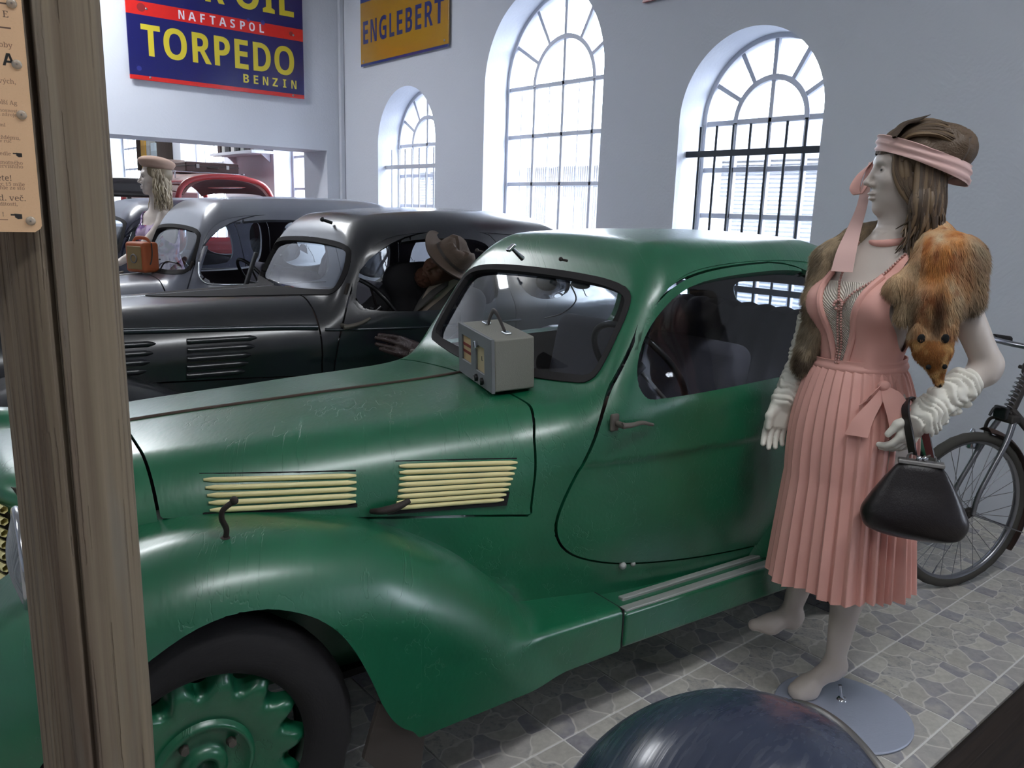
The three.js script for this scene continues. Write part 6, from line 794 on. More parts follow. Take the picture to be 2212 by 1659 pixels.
  // long gloves with gathered sleeves
  const wr = (f, a, b, amp) => { const dx = b[0] - a[0], dy = b[1] - a[1], dz = b[2] - a[2], L = Math.hypot(dx, dy, dz); return (x, y, z) => { const t = ((x - a[0]) * dx + (y - a[1]) * dy + (z - a[2]) * dz) / L; return f(x, y, z) - 0.004 - amp * Math.abs(Math.sin(t * 150 + 5 * noise(x * 30, y * 30, z * 30))) - amp * 1.5 * noise(x * 45, y * 45, z * 45); }; };
  const hR = handSdf([-0.214, 0.95, 0.004], [-0.19, -0.98, 0.09], [-0.85, 0.2, 0.45], [0.47, 0.02, 0.88], { curl: 0.22, k: 1.0, thumb: 0.036, thumb2: 0.03 }), aR = wr((x, y, z) => Math.max(armR(x, y, z), y - 1.19), [-0.165, 1.15, -0.06], [-0.212, 0.955, 0], 0.0045);
  mk('glove', sdfMesh((x, y, z) => smin(aR(x, y, z), hR(x, y, z) - 0.0015, 0.02), [-0.32, 0.74, -0.14], [-0.09, 1.22, 0.1], 0.0042), M.glove, lady).userData.label = 'long white gathered glove on the hanging arm';
  const hL = handSdf([0.158, 0.988, 0.152], [-0.42, -0.9, 0.1], [-0.55, 0.33, 0.76], [-0.72, 0.27, -0.63], { curl: 0.45, k: 1.0 }), fore = [capsule([0.245, 1.062, 0.085], [0.16, 0.99, 0.15], 0.034, 0.026), capsule([0.168, 0.985, 0.15], [0.16, 0.965, 0.152], 0.03, 0.032)], aL = wr(unionS(fore, 0.02), [0.245, 1.06, 0.085], [0.16, 0.99, 0.15], 0.006);
  mk('glove', sdfMesh((x, y, z) => smin(aL(x, y, z), hL(x, y, z) - 0.0015, 0.016), [0.0, 0.76, 0.02], [0.31, 1.13, 0.24], 0.0042), M.glove, lady).userData.label = 'short white gathered glove on the bent arm';
  mk('glove_ruffle', merge(Array.from({ length: 9 }, (_, i) => { const q = i / 8; return ball(0.011 + 0.004 * Math.sin(i * 2.3), lerp(0.255, 0.17, q) + 0.01, lerp(1.035, 0.958, q) - 0.012 * Math.abs(Math.sin(i * 1.7)), lerp(0.085, 0.15, q) + 0.012, 1.2, 0.8, 0.9, 10); })), M.glove, lady);
  // wig
  {
    const hp = (a, y, b) => hf.to(a, y, b), list = [], L1 = [], L2 = [], r = rng(17);
    const cap = sdfMesh((x, y, z) => { const [a, yy, b] = hf.from(x, y, z); let d = ellipsoid([0, 0.045, -0.022], [0.09, 0.09, 0.11])(a, yy, b); d = smin(d, ellipsoid([0, 0.064, -0.092], [0.086, 0.06, 0.07])(a, yy, b), 0.03); d += 0.003 * Math.sin(a * 160 + 40 * b + 6 * noise(a * 40, yy * 40, b * 40)); return d; }, [-0.12, 1.53, -0.16], [0.23, 1.77, 0.16], 0.006);
    const wig = new THREE.Group(); wig.name = 'wig'; lady.add(wig);
    mk('hair_crown', slantUV(clip(cap, (x, y, z) => { const [a, yy, b] = hf.from(x, y, z); return Math.max(-yy - 0.02 + (b > 0.02 ? (b - 0.02) * 1.0 : 0), b > 0.045 ? 0.045 - yy : -1); }), 5), M.hairBrown, wig);
    for (let i = 0; i < 300; i++) { const side = i % 3 ? 1 : -1, q = r(), an = lerp(0.15, 1.55, q), a = side * 0.083 * Math.cos(an - 0.15), b = 0.02 - 0.105 * Math.sin(an), rr = 0.75 + 0.4 * r(); const y0 = 0.035 + 0.02 * r(), end = -0.15 - 0.08 * r() - 0.02 * q, out = 1.04 + 0.28 * r(); const p = [hp(a * 0.98, y0, b), hp(a * 1.08 * rr ** 0.1, -0.03, b * 1.04), hp(a * out, -0.085, b * 1.12 + 0.006), hp(a * (out - 0.12 * r()), (end - 0.085) / 2, b * 1.16 + 0.012 * r()), hp(a * (0.9 + 0.4 * r()), end, b * 1.12 + 0.035 * r())]; (r() > 0.62 ? L1 : r() > 0.5 ? L2 : list).push([p, 0.0058 + 0.003 * r()]); }
    for (let i = 0; i < 9; i++) { const u = i / 8; const p = [hp(0.055 + 0.012 * u, 0.05, 0.055 - 0.03 * u), hp(0.068 + 0.01 * u, 0.0, 0.052 - 0.03 * u), hp(0.072 + 0.01 * u, -0.05, 0.035 - 0.025 * u), hp(0.075 + 0.012 * u, -0.10, 0.0 - 0.02 * u), hp(0.07, -0.16 - 0.02 * r(), -0.02 - 0.01 * u)]; (i % 3 ? list : L1).push([p, 0.009]); }
    mk('hair_locks', locks(list, 5), M.hairBrown, wig); mk('hair_locks', locks(L1, 6), M.hairLight, wig); mk('hair_locks', locks(L2, 7), M.hairDark, wig);
    const top = []; for (let i = 0; i < 46; i++) { const u = (i / 45 - 0.5) * 2, a = u * 0.082, p = [hp(a * 0.8, 0.075, 0.075 - 0.03 * u * u), hp(a * 0.95, 0.115 - 0.025 * u * u, 0.03), hp(a, 0.137 - 0.045 * u * u, -0.03), hp(a * 0.95, 0.118 - 0.05 * u * u, -0.09), hp(a * 0.75, 0.05, -0.128)]; top.push([p, 0.008 + 0.003 * r()]); } mk('hair_locks', locks(top.filter((_, i) => i % 3), 8, 0.006), M.hairBrown, wig); mk('hair_locks', locks(top.filter((_, i) => i % 3 === 0), 9, 0.006), M.hairLight, wig);
    const tuft = []; for (let i = 0; i < 8; i++) tuft.push([[hp(0.03 + 0.008 * i, 0.085, 0.07), hp(0.028 + 0.007 * i, 0.12, 0.045), hp(0.022 + 0.006 * i, 0.137 - 0.001 * i, 0.01), hp(0.02 + 0.005 * i, 0.146, -0.018)], 0.007]); mk('hair_tuft', locks(tuft, 10, 0.003), M.hairBrown, wig);
    // headband, tilted, and its hanging end
    const bp = [], bi = []; for (let j = 0; j <= 8; j++) for (let i = 0; i <= 80; i++) { const th = i / 80 * 2 * Math.PI, bb = Math.cos(th), aa = Math.sin(th), t = j / 8 - 0.5, w = 0.021 + 0.005 * Math.max(0, -bb); const y = 0.034 + 0.042 * bb + t * 2 * w + 0.0, f = 0.003 * Math.sin(t * 14 + 1.5 * Math.sin(th * 2)) ; bp.push(...hp(aa * (0.103 + f), y, -0.018 + bb * (bb > 0 ? 0.108 : 0.138) + f * bb)); } for (let j = 0; j < 8; j++) for (let i = 0; i < 80; i++) { const q = j * 81 + i; bi.push(q, q + 1, q + 81, q + 1, q + 82, q + 81); }
    const g = new THREE.BufferGeometry(); g.setAttribute('position', new THREE.Float32BufferAttribute(bp, 3)); g.setIndex(bi); g.computeVertexNormals(); const hb = mk('headband', solidify(offset(g, 0.0), 0.003), [M.ribbonPink, M.ribbonPink], lady);
    mk('ribbon_loop', ribbon([[-0.045, 1.655, -0.085], [-0.075, 1.62, -0.09], [-0.088, 1.575, -0.085], [-0.078, 1.56, -0.075], [-0.062, 1.59, -0.075], [-0.05, 1.645, -0.08]], [[0.004, 0.006, 0.012], [0.01, 0.004, 0.012], [0.014, 0.0, 0.01], [0.01, 0.002, 0.01], [0.008, 0, 0.01], [0.004, 0.004, 0.01]], 40), [M.pink, M.pink], hb);
    mk('ribbon_end', ribbon([[-0.05, 1.65, -0.085], [-0.058, 1.59, -0.075], [-0.062, 1.53, -0.055], [-0.075, 1.46, 0.0], [-0.085, 1.40, 0.075], [-0.09, 1.345, 0.105]], [[0.008, 0, 0.008], [0.012, 0, 0.006], [0.014, 0.002, 0.004], [0.02, 0.006, 0.0], [0.026, 0.004, 0.006], [0.028, 0.0, 0.006]], 50), [M.ribbonPink, M.ribbonPink], hb);
  }
  // collar and long string of beads, knotted
  mk('choker', at(new THREE.TorusGeometry(0.056, 0.008, 10, 48).rotateX(Math.PI / 2).scale(1, 1.3, 1), 0.026, 1.435, 0.006, 0.12, 0, 0.16), M.pink, lady);
  {
    const onT = (a, y, o = 0.012) => { let lo = 0, hi = 0.22; for (let k = 0; k < 24; k++) { const m = (lo + hi) / 2, X = c0(clamp(y, 0.8, 1.45)) + a * c + m * s, Z = -a * s + m * c; if (smin(torso(X, y, Z), neck(X, y, Z), 0.03) < o) lo = m; else hi = m; } return [c0(clamp(y, 0.8, 1.45)) + a * c + lo * s, y, -a * s + lo * c]; };
    const beads = [], M_ = { m: std({ color: C('#c99a90'), roughness: 0.25, metalness: 0.2 }) };
    const runB = (pts) => { const cv = new THREE.CatmullRomCurve3(pts.map((p) => V(...p))), n = Math.round(cv.getLength() / 0.0082); for (let i = 0; i <= n; i++) { const p = cv.getPointAt(i / n); beads.push(new THREE.SphereGeometry(0.0039, 7, 5).translate(p.x, p.y, p.z)); } };
    runB([onT(-0.06, 1.425), onT(-0.05, 1.38), onT(-0.03, 1.32), onT(-0.006, 1.26)]); runB([onT(0.09, 1.40), onT(0.07, 1.34), onT(0.03, 1.29), onT(0.0, 1.25)]); runB([onT(-0.006, 1.26), onT(-0.006, 1.2, 0.014), onT(-0.007, 1.14, 0.012), onT(-0.008, 1.09, 0.02)]); runB([onT(0.002, 1.25), onT(0.004, 1.2, 0.014), onT(0.003, 1.14, 0.012), onT(0.0, 1.09, 0.02)]);
    for (let i = 0; i < 12; i++) { const p = onT(-0.003 + 0.011 * Math.cos(i * 2.4), 1.255 + 0.013 * Math.sin(i * 2.4), 0.016); beads.push(new THREE.SphereGeometry(0.0045, 7, 5).translate(...p)); }
    mk('bead_necklace', merge(beads), M_.m, lady).userData.kind = 'stuff';
  }
  // base plate and support pin
  const bpG = thing('base_plate', 'round brushed metal base plate under the pink mannequin', 'base plate', [2.215, 0, -1.02], MR); M.plate = std({ color: C('#b4bacb'), roughness: 0.45, metalness: 0.35, bumpMap: streak, bumpScale: 0.0004 });
  mk('disc', slantUV(lathe([[0, 0.008], [0.196, 0.008], [0.2, 0.006], [0.2, 0], [0, 0]], 96), 3), M.plate, bpG); mk('pin_socket', lathe([[0, 0.016], [0.012, 0.015], [0.016, 0.008]], 20).translate(-0.005, 0, -0.06), M.chrome, bpG); mk('pin', rod([-0.005, 0.008, -0.06], [-0.015, 0.05, -0.07], 0.006), M.chrome, bpG);
}
// ---------------------------------------------------------------- fox stole over her shoulders
{
  const t = thing('fox_stole', 'ginger fox fur stole draped over the pink mannequin', 'fur stole', MG, MR);
  const right = unionS([capsule([0.04, 1.455, -0.07], [0.11, 1.435, -0.01], 0.05, 0.062), capsule([0.11, 1.435, -0.01], [0.158, 1.385, 0.10], 0.062, 0.072), capsule([0.158, 1.385, 0.10], [0.15, 1.29, 0.15], 0.072, 0.06), capsule([0.15, 1.29, 0.15], [0.148, 1.20, 0.155], 0.056, 0.05), capsule([0.205, 1.40, 0.09], [0.215, 1.30, 0.11], 0.05, 0.045)], 0.03);
  const flap = unionS([capsule([0.11, 1.36, 0.12], [0.055, 1.315, 0.14], 0.04, 0.03), capsule([0.09, 1.31, 0.14], [0.075, 1.24, 0.152], 0.034, 0.02), capsule([0.055, 1.315, 0.14], [0.025, 1.30, 0.135], 0.026, 0.012)], 0.02);
  const left = unionS([capsule([0.04, 1.455, -0.07], [-0.06, 1.42, -0.06], 0.05, 0.052), capsule([-0.06, 1.42, -0.06], [-0.125, 1.37, -0.03], 0.052, 0.05), capsule([-0.125, 1.37, -0.03], [-0.152, 1.26, 0.02], 0.05, 0.034), capsule([-0.152, 1.26, 0.02], [-0.153, 1.16, 0.02], 0.032, 0.027), capsule([-0.153, 1.16, 0.02], [-0.165, 1.07, 0.02], 0.03, 0.033)], 0.02);
  const headF = unionS([ellipsoid([0.15, 1.168, 0.185], [0.05, 0.046, 0.036]), capsule([0.156, 1.15, 0.19], [0.176, 1.085, 0.198], 0.034, 0.013), capsule([0.116, 1.195, 0.19], [0.108, 1.222, 0.2], 0.016, 0.007), capsule([0.182, 1.2, 0.19], [0.192, 1.226, 0.2], 0.016, 0.007)], 0.02);
  const fur = (x, y, z) => smin(smin(smin(right(x, y, z), left(x, y, z), 0.02), flap(x, y, z), 0.015), headF(x, y, z), 0.015) + 0.012 * (fbm(x * 28, y * 20, z * 28, 3) - 0.5);
  const g = sdfMesh(fur, [-0.24, 1.0, -0.16], [0.30, 1.54, 0.26], 0.008);
  const gin = lin('#bf8145'), rust = lin('#8f4a1e'), pale = lin('#bfa785'), greyb = lin('#83745f'), dk = lin('#33231a'), cream = lin('#cfc2ab');
  const colF = (x, y, z) => {
    const n = fbm(x * 22, y * 14, z * 22, 4), m = fbm(x * 60 + 4, y * 40, z * 60, 2);
    if (x < 0.0) { let q = mix3(greyb, pale, clamp((n - 0.35) * 2.4)); q = mix3(q, cream, 0.5 * sstep(-0.03, -0.1, x + 0.1) * clamp((m - 0.4) * 3)); return y < 1.25 ? mix3(q, dk, clamp((n - 0.46) * 6) * 0.85) : mix3(q, dk, clamp((m - 0.58) * 2) * 0.6); }
    let q = mix3(gin, pale, clamp((n - 0.4) * 3)); q = mix3(q, rust, clamp((m - 0.45) * 3) * 0.8); q = mix3(q, greyb, sstep(0.17, 0.24, x) * 0.75); const cen = Math.abs(x - 0.152 - 0.02 * (n - 0.5)); q = mix3(q, dk, 0.75 * sstep(0.02, 0.004, cen) * sstep(1.36, 1.28, y) * sstep(1.17, 1.21, y)); q = mix3(q, greyb, 0.8 * sstep(0.035, 0.055, cen) * sstep(1.33, 1.26, y)); if (x < 0.1) q = mix3(q, pale, 0.6); if (y < 1.19 && z > 0.14) q = mix3(lin('#8f5a28'), lin('#c69b62'), clamp((m - 0.4) * 3)); return q;
  };
  mk('pelt', tint(g, colF), M.vfur, t);
  const flow = (x, y, z) => x > 0.0 ? [0.15, -1, 0.1] : [-0.25, -1, 0.1];
  mk('fur', spikes(g, 70000, 31, 0.019, flow, colF, 0.42, 0.00055, (x, y, z) => y < 1.2 && x > 0.1 && z > 0.13 ? 0.32 : 1), M.vfur, t).userData.kind = 'stuff';
  const eye = (x, y, z) => mk('fox_eye', ball(0.0065, x, y, z), M.dark, t); eye(0.147, 1.122, 0.222); eye(0.184, 1.126, 0.216); mk('fox_nose', ball(0.0085, 0.1785, 1.076, 0.202), M.dark, t); for (const [x, y] of [[0.122, 1.185], [0.176, 1.19]]) mk('fox_ear_spot', ball(0.0095, x, y + 0.008, 0.217, 1, 1.25, 0.5), M.dark, t);
}
// ---------------------------------------------------------------- frame handbag on her wrist
{
  const t = thing('handbag', 'black leather frame handbag hanging from the gloved wrist', 'handbag', [MG[0], 0.65, MG[2]], MR);
  M.leather = phy({ color: C('#1d1718'), roughness: 0.34, clearcoat: 0.3, clearcoatRoughness: 0.3, bumpMap: speck, bumpScale: 0.0008 });
  const cx = 0.163, cz = 0.205, Wf = curve1([[0, 0.085], [0.02, 0.118], [0.06, 0.132], [0.11, 0.112], [0.16, 0.084], [0.205, 0.056], [0.215, 0.052]]), Df = curve1([[0, 0.03], [0.03, 0.05], [0.08, 0.052], [0.15, 0.03], [0.215, 0.01]]);
  const bag = (x, y, z) => { const yy = clamp(y, 0, 0.21), a = (x - cx) / (Wf(yy) + 0.0), b = (z - cz) / Df(yy); return smax((Math.pow(Math.pow(Math.abs(a), 3) + Math.pow(Math.abs(b), 2.4), 1 / 2.6) - 1) * 0.04, Math.max(-y + 0.002, y - 0.21), 0.02); };
  mk('bag_body', slantUV(sdfMesh(bag, [0.0, -0.02, 0.13], [0.32, 0.23, 0.28], 0.006), 3), M.leather, t);
  mk('clasp_frame', rbox(0.112, 0.012, 0.03, 0.004, cx, 0.212, cz), M.steel, t); mk('clasp_catch', merge([ball(0.008, cx - 0.006, 0.224, cz + 0.004), ball(0.008, cx + 0.008, 0.224, cz - 0.004)]), M.chrome, t);
  for (const e of [-1, 1]) mk('handle_ring', new THREE.TorusGeometry(0.012, 0.0025, 8, 20).translate(cx + e * 0.022, 0.224, cz), M.steel, t);
  mk('bag_handle', ribbon([[cx - 0.024, 0.232, cz], [cx - 0.04, 0.29, cz - 0.005], [cx - 0.055, 0.345, cz - 0.02], [cx - 0.05, 0.375, cz - 0.045], [cx - 0.03, 0.368, cz - 0.062], [cx - 0.005, 0.31, cz - 0.035], [cx + 0.022, 0.232, cz - 0.002]], [[0.009, 0, 0.008], [0.009, 0, 0.01], [0.008, 0, 0.01], [0.004, 0.004, 0.01], [0.008, 0.002, 0.008], [0.01, 0, 0.008], [0.009, 0, 0.008]], 60, 0.005), [M.leather, M.strapRed], t);
}
// ---------------------------------------------------------------- blond mannequin between the grey and the blue-black car
{
  const t = thing('mannequin', 'blond mannequin with beige beret and purple floral dress', 'mannequin', [1.75, 0, -6.08], -15.97 * Math.PI / 180);
  const ang = -0.95, s = Math.sin(ang), c = Math.cos(ang), cx = curve1([[0.8, 0.02], [1.0, 0.01], [1.2, 0.0], [1.4, -0.005], [1.45, -0.005]]), W = curve1([[0.8, 0.165], [0.95, 0.16], [1.09, 0.118], [1.25, 0.135], [1.33, 0.15], [1.385, 0.14], [1.42, 0.08], [1.45, 0.05]]), D = curve1([[0.8, 0.12], [0.95, 0.115], [1.09, 0.09], [1.25, 0.105], [1.36, 0.08], [1.42, 0.055], [1.45, 0.045]]);
  const torso = (x, y, z) => { const yy = clamp(y, 0.8, 1.45), dx = x - cx(yy), a = dx * c - z * s, b = dx * s + z * c, w = W(yy), d = D(yy); return smin(Math.max((Math.sqrt((a / w) ** 2 + (b / d) ** 2) - 1) * Math.min(w, d), y - 1.45, 0.8 - y), Math.min(Math.hypot(a - 0.066, y - 1.24, b - 0.075), Math.hypot(a + 0.066, y - 1.24, b - 0.075)) - 0.055, 0.05); };
  const neck = capsule([-0.006, 1.41, 0], [-0.012, 1.55, 0], 0.05, 0.045);
  const armN = unionS([capsule([0.03, 1.37, 0.12], [0.0, 1.3, 0.145], 0.046, 0.042), capsule([0.0, 1.3, 0.145], [-0.14, 1.14, 0.17], 0.041, 0.034), capsule([-0.14, 1.14, 0.17], [-0.27, 1.06, 0.19], 0.034, 0.024)], 0.02), armF = unionS([capsule([-0.04, 1.37, -0.12], [-0.07, 1.2, -0.16], 0.046, 0.036), capsule([-0.07, 1.2, -0.16], [-0.12, 1.0, -0.12], 0.035, 0.025)], 0.02);
  const legs = unionS([capsule([0.05, 0.85, 0.07], [0.05, 0.45, 0.07], 0.08, 0.05), capsule([0.05, 0.45, 0.07], [0.05, 0.08, 0.07], 0.05, 0.03), capsule([0.05, 0.04, 0.07], [-0.08, 0.025, 0.09], 0.03, 0.024), capsule([0.02, 0.85, -0.07], [0.02, 0.45, -0.07], 0.08, 0.05), capsule([0.02, 0.45, -0.07], [0.02, 0.08, -0.07], 0.05, 0.03), capsule([0.02, 0.04, -0.07], [-0.1, 0.025, -0.05], 0.03, 0.024)], 0.02);
  const hand = handSdf([-0.265, 1.063, 0.19], [-0.86, -0.5, 0.1], [0.3, 0.1, 0.95], [-0.48, 0.85, 0.1], { curl: 0.3 });
  const bd = sdfMesh((x, y, z) => { let d = smin(torso(x, y, z), neck(x, y, z), 0.03); if (y > 0.9) d = smin(d, smin(armN(x, y, z), armF(x, y, z), 0.01), 0.025); if (y < 1) d = smin(d, legs(x, y, z), 0.03); return smin(d, hand(x, y, z), 0.012); }, [-0.46, 0, -0.24], [0.24, 1.52, 0.26], 0.012), hf = frame([-0.018, 1.635, 0], -1.42), hd = headSdf(hf);
  mk('body', joinIdx([bd, sdfMesh((x, y, z) => smin(hd(x, y, z), neck(x, y, z), 0.025), [-0.17, 1.47, -0.13], [0.12, 1.78, 0.13], 0.005)]), M.skin, t);
  for (const e of [-1, 1]) mk('eye', at(ball(0.0065, 0, 0, 0, 1.6, 0.8, 0.4, 10), 0, 0, 0, 0, -1.42, 0).translate(...hf.to(e * 0.031, 0.005, 0.081)), std({ color: C('#35302f'), roughness: 0.4 }), t);
  const floral = (x, y, z) => { const n = fbm(x * 30, y * 30, z * 30, 3), m = fbm(x * 22 + 9, y * 22, z * 22 + 4, 3); let q = mix3(lin('#b9a4c0'), lin('#6b4a82'), sstep(0.44, 0.52, n)); q = mix3(q, lin('#3a2750'), sstep(0.58, 0.63, n)); return mix3(q, lin('#a02848'), sstep(0.64, 0.68, m)); };
  M.floral = std({ vertexColors: true, roughness: 0.8 });
  const dr = sdfMesh((x, y, z) => torso(x, y, z) - 0.01, [-0.24, 1.02, -0.22], [0.24, 1.44, 0.22], 0.01); mk('dress_bodice', tint(solidify(clip(dr, (x, y, z) => { const dx = x - cx(clamp(y, 0.8, 1.45)), a = dx * c - z * s, b = dx * s + z * c; return Math.max(y - 1.405, b > 0 ? y - (1.31 + Math.max(0, Math.abs(a) - 0.06) * 1.6) : y - 1.36, Math.abs(a) - 0.137); }), 0.004), floral), [M.floral, M.floral], t);
  { const N = 200, K = 20, pos = [], idx = []; for (let j = 0; j <= K; j++) for (let i = 0; i <= N; i++) { const q = j / K, th = i / N * 2 * Math.PI, y = lerp(1.1, 0.5, q), k = (0.004 + 0.018 * q) * Math.sin(th * 15); pos.push(cx(clamp(y, 0.8, 1.4)) + (lerp(0.112, 0.22, q) + k) * Math.cos(th), y, (lerp(0.125, 0.23, q) + k) * Math.sin(th)); } for (let j = 0; j < K; j++) for (let i = 0; i < N; i++) { const q = j * (N + 1) + i; idx.push(q, q + 1, q + N + 1, q + 1, q + N + 2, q + N + 1); } const g = new THREE.BufferGeometry(); g.setAttribute('position', new THREE.Float32BufferAttribute(pos, 3)); g.setIndex(idx); g.computeVertexNormals(); mk('dress_skirt', tint(solidify(g, 0.003), (x, y, z) => mix3(floral(x, y, z), lin('#cfc0cc'), 0.55)), [M.floral, M.floral], t); }
  const wig = new THREE.Group(); wig.name = 'wig'; t.add(wig); M.blond = std({ color: C('#a99a80'), roughness: 0.5 }); M.blondDark = std({ color: C('#7d6f58'), roughness: 0.55 }); const r = rng(23), A = [], B = [];
  for (let i = 0; i < 170; i++) { const side = i % 2 ? 1 : -1, an = lerp(-0.1, 1.57, r()), a = side * 0.085 * Math.cos(an), b = 0.012 - 0.1 * Math.sin(an), o = 1.2 + 0.6 * r(), e = -0.18 - 0.06 * r(), p = []; for (let k = 0; k <= 7; k++) { const q = k / 7, w = 0.009 * Math.sin(q * 13 + i); p.push(hf.to(a * lerp(0.9, o, Math.min(1, q * 1.3)) + w, lerp(0.06, e, q), b * lerp(1, 1.15, q) + w)); } (r() > 0.4 ? A : B).push([p, 0.009]); }
  mk('hair_crown', sdfMesh((x, y, z) => { const [a, yy, b] = hf.from(x, y, z); return ellipsoid([0, 0.03, -0.02], [0.084, 0.085, 0.1])(a, yy, b) > -1 ? Math.max(ellipsoid([0, 0.03, -0.02], [0.084, 0.085, 0.1])(a, yy, b), b - 0.055 + (yy < 0.06 ? 0.0 : -0.1)) : 1; }, [-0.16, 1.53, -0.13], [0.13, 1.78, 0.13], 0.008), M.blondDark, wig); mk('hair_locks', locks(A, 3, 0.006), M.blond, wig); mk('hair_locks', locks(B, 4, 0.006), M.blondDark, wig);
  const be = sdfMesh((x, y, z) => { const [a, yy, b] = hf.from(x, y, z); const ty = yy - 0.098 - 0.12 * b; return smin(ellipsoid([0, 0.012, -0.02], [0.108, 0.042, 0.122])(a, ty, b), ellipsoid([0, -0.012, -0.015], [0.094, 0.03, 0.106])(a, ty, b), 0.02); }, [-0.18, 1.66, -0.14], [0.16, 1.82, 0.14], 0.007); mk('beret', be, std({ color: C('#b09484'), roughness: 0.85, bumpMap: speck, bumpScale: 0.001 }), t);
}
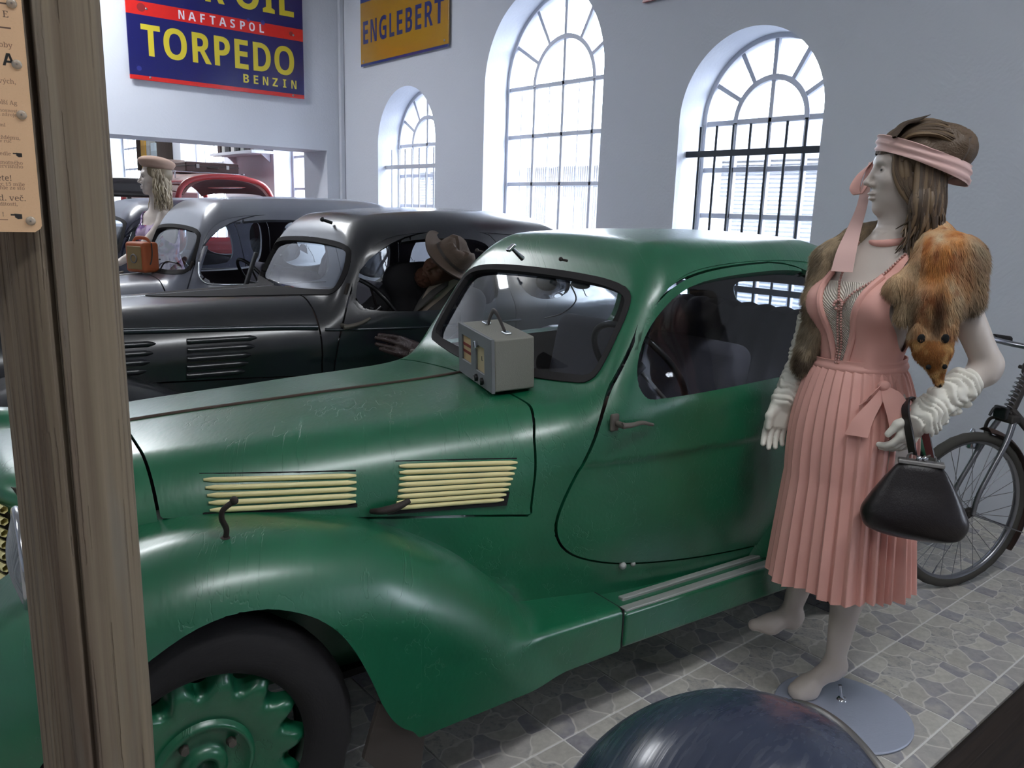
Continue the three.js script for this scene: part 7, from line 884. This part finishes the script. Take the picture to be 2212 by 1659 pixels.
// ---------------------------------------------------------------- man leaning out of the black car
{
  const t = thing('mannequin', 'male mannequin in brown hat leaning from the black car window', 'mannequin', [2.25, 0.6, -3.45]);
  const L = (p) => [p[0] - 2.25, p[1] - 0.6, p[2] + 3.45];
  M.jacket = std({ color: C('#1c1b1e'), roughness: 0.9 }); M.lapel = std({ color: C('#4b4846'), roughness: 0.95 }); M.shirt = std({ color: C('#a89a8b'), roughness: 0.9 }); M.felt = std({ color: C('#54463c'), roughness: 0.92, bumpMap: speck, bumpScale: 0.001 }); M.brownleather = phy({ color: C('#3a2b2a'), roughness: 0.5, bumpMap: streak, bumpScale: 0.002 }); M.manskin = std({ color: C('#5e3d2c'), roughness: 0.6 });
  const hc = [2.25, 1.195, -3.27], up = V(0.44, 0.6, 0.55).normalize(), fw = V(-0.85, 0.2, 0.48); fw.addScaledVector(up, -fw.dot(up)).normalize(); const rt = new THREE.Vector3().crossVectors(up, fw);
  const m4 = new THREE.Matrix4().makeBasis(rt, up, fw).setPosition(...L(hc)), hs = headSdf(frame([0, 0, 0], 0));
  const hg = sdfMesh(hs, [-0.1, -0.14, -0.13], [0.1, 0.14, 0.14], 0.006).applyMatrix4(m4);
  const bodyF = unionS([capsule(L([2.3, 0.66, -3.62]), L([2.28, 0.95, -3.5]), 0.16, 0.17), capsule(L([2.28, 0.95, -3.5]), L([2.27, 1.08, -3.43]), 0.17, 0.13), capsule(L([2.16, 1.12, -3.5]), L([2.33, 1.1, -3.34]), 0.095, 0.085), capsule(L([2.27, 1.1, -3.4]), L([2.25, 1.18, -3.29]), 0.06, 0.05)], 0.06);
  mk('head', hg, M.manskin, t);
  mk('jacket', sdfMesh(bodyF, [-0.3, -0.2, -0.4], [0.32, 0.64, 0.3], 0.014), M.jacket, t);
  mk('sleeve', sdfMesh(unionS([capsule(L([2.34, 1.08, -3.33]), L([2.36, 1.04, -3.16]), 0.075, 0.06), capsule(L([2.36, 1.04, -3.16]), L([2.28, 0.9, -3.06]), 0.06, 0.05), capsule(L([2.28, 0.9, -3.06]), L([2.08, 0.775, -3.07]), 0.05, 0.045)], 0.03), [-0.26, 0.08, 0.0], [0.26, 0.62, 0.5], 0.012), M.jacket, t);
  mk('far_sleeve', sdfMesh(unionS([capsule(L([2.17, 1.08, -3.54]), L([2.02, 0.93, -3.62]), 0.072, 0.055), capsule(L([2.02, 0.93, -3.62]), L([1.86, 0.95, -3.55]), 0.053, 0.042)], 0.03), [-0.5, 0.2, -0.3], [0.05, 0.62, 0.05], 0.013), M.jacket, t);
  const rib = (n, pts, w, m) => mk(n, ribbon(pts.map(L), w, 30, 0.008), [m, m], t);
  rib('lapel', [[2.27, 1.15, -3.24], [2.17, 1.07, -3.28], [2.12, 0.98, -3.33], [2.13, 0.9, -3.36]], [[0.02, 0.03, -0.02], [0.03, 0.035, -0.03], [0.035, 0.01, -0.04], [0.015, 0, -0.02]], M.lapel); rib('lapel', [[2.34, 1.1, -3.22], [2.27, 1.03, -3.23], [2.2, 0.97, -3.27], [2.16, 0.9, -3.32]], [[0.02, -0.03, 0.01], [0.03, -0.03, 0.01], [0.03, -0.02, 0.01], [0.01, -0.01, 0]], M.lapel);
  rib('shirt_front', [[2.29, 1.15, -3.235], [2.24, 1.08, -3.262], [2.19, 1.0, -3.29], [2.15, 0.93, -3.335]], [[0.04, -0.015, 0.012], [0.055, -0.035, 0.02], [0.04, -0.028, 0.02], [0.01, 0, 0.005]], M.shirt);
  mk('beard', sdfMesh((x, y, z) => ellipsoid([0, -0.085, 0.055], [0.05, 0.045, 0.045])(x, y, z) + 0.01 * (noise(x * 90, y * 90, z * 90) - 0.5), [-0.08, -0.16, -0.02], [0.08, -0.02, 0.13], 0.007).applyMatrix4(m4), std({ color: C('#4a2818'), roughness: 0.9 }), t);
  // felt hat: brim and dented crown
  { const pos = [], idx = [], N = 64; const prof = [[0.155, 0.008], [0.145, -0.002], [0.12, -0.006], [0.1, 0.0], [0.094, 0.02], [0.09, 0.06], [0.082, 0.095], [0.06, 0.11], [0.03, 0.104], [0.0, 0.1]]; prof.forEach(([r, h], j) => { for (let i = 0; i <= N; i++) { const a = i / N * 2 * Math.PI, sx = Math.cos(a), sz = Math.sin(a), brim = j < 3 ? 0.02 * Math.abs(sx) ** 2 - 0.012 * sz * sz : 0, dent = j > 5 ? -0.03 * Math.exp(-((sx * r / 0.025) ** 2)) * (j > 6 ? 1 : 0.3) - (sz > 0.5 ? 0.012 * (Math.abs(sx) > 0.25 ? 1 : 0) : 0) : 0; pos.push(r * sx * (j > 2 ? 0.86 : 0.92), h + brim + dent, r * sz * (j > 2 ? 1.06 : 1.02)); } }); for (let j = 0; j < prof.length - 1; j++) for (let i = 0; i < N; i++) { const q = j * (N + 1) + i; idx.push(q, q + N + 1, q + 1, q + 1, q + N + 1, q + N + 2); } const g = new THREE.BufferGeometry(); g.setAttribute('position', new THREE.Float32BufferAttribute(pos, 3)); g.setIndex(idx); g.computeVertexNormals(); const hat = thing('felt_hat', 'brown felt hat on the man leaning from the black car', 'hat', [hc[0], hc[1], hc[2]]); const mm = new THREE.Matrix4().makeBasis(rt, up, fw), off = V(0, 0.06, 0.03).applyMatrix4(mm); const gg = slantUV(solidify(g.scale(1.12, 1.05, 1.12), 0.003), 4).applyMatrix4(mm).translate(off.x, off.y, off.z); mk('crown_and_brim', gg, [M.felt, M.felt], hat); mk('hat_band', new THREE.CylinderGeometry(0.0935, 0.0955, 0.024, 48, 1, true).scale(0.965, 1.05, 1.19).translate(0, 0.02, 0).applyMatrix4(mm).translate(off.x, off.y, off.z), M.strap, hat); }
  // gloved hand on the door
  const hw = L([2.0, 0.822, -3.085]), dd = V(-0.93, 0.36, -0.06).normalize(), nn = V(-0.05, -0.25, -0.97), ss = new THREE.Vector3().crossVectors(nn, dd).normalize();
  mk('leather_glove', slantUV(sdfMesh((() => { const h = handSdf(hw, dd.toArray(), ss.toArray(), nn.clone().normalize().toArray(), { k: 1.4, curl: 0.2, spread: 0.92, thumb: 0.03, thumb2: 0.03 }), cuff = capsule(L([2.06, 0.79, -3.08]), L([1.98, 0.828, -3.085]), 0.056, 0.042); return (x, y, z) => smin(h(x, y, z), cuff(x, y, z), 0.02) + 0.0025 * Math.sin(y * 140 + x * 60); })(), [-0.6, 0.08, 0.28], [-0.12, 0.42, 0.46], 0.006), 4), M.brownleather, t);
}
renderer.render(scene, camera);
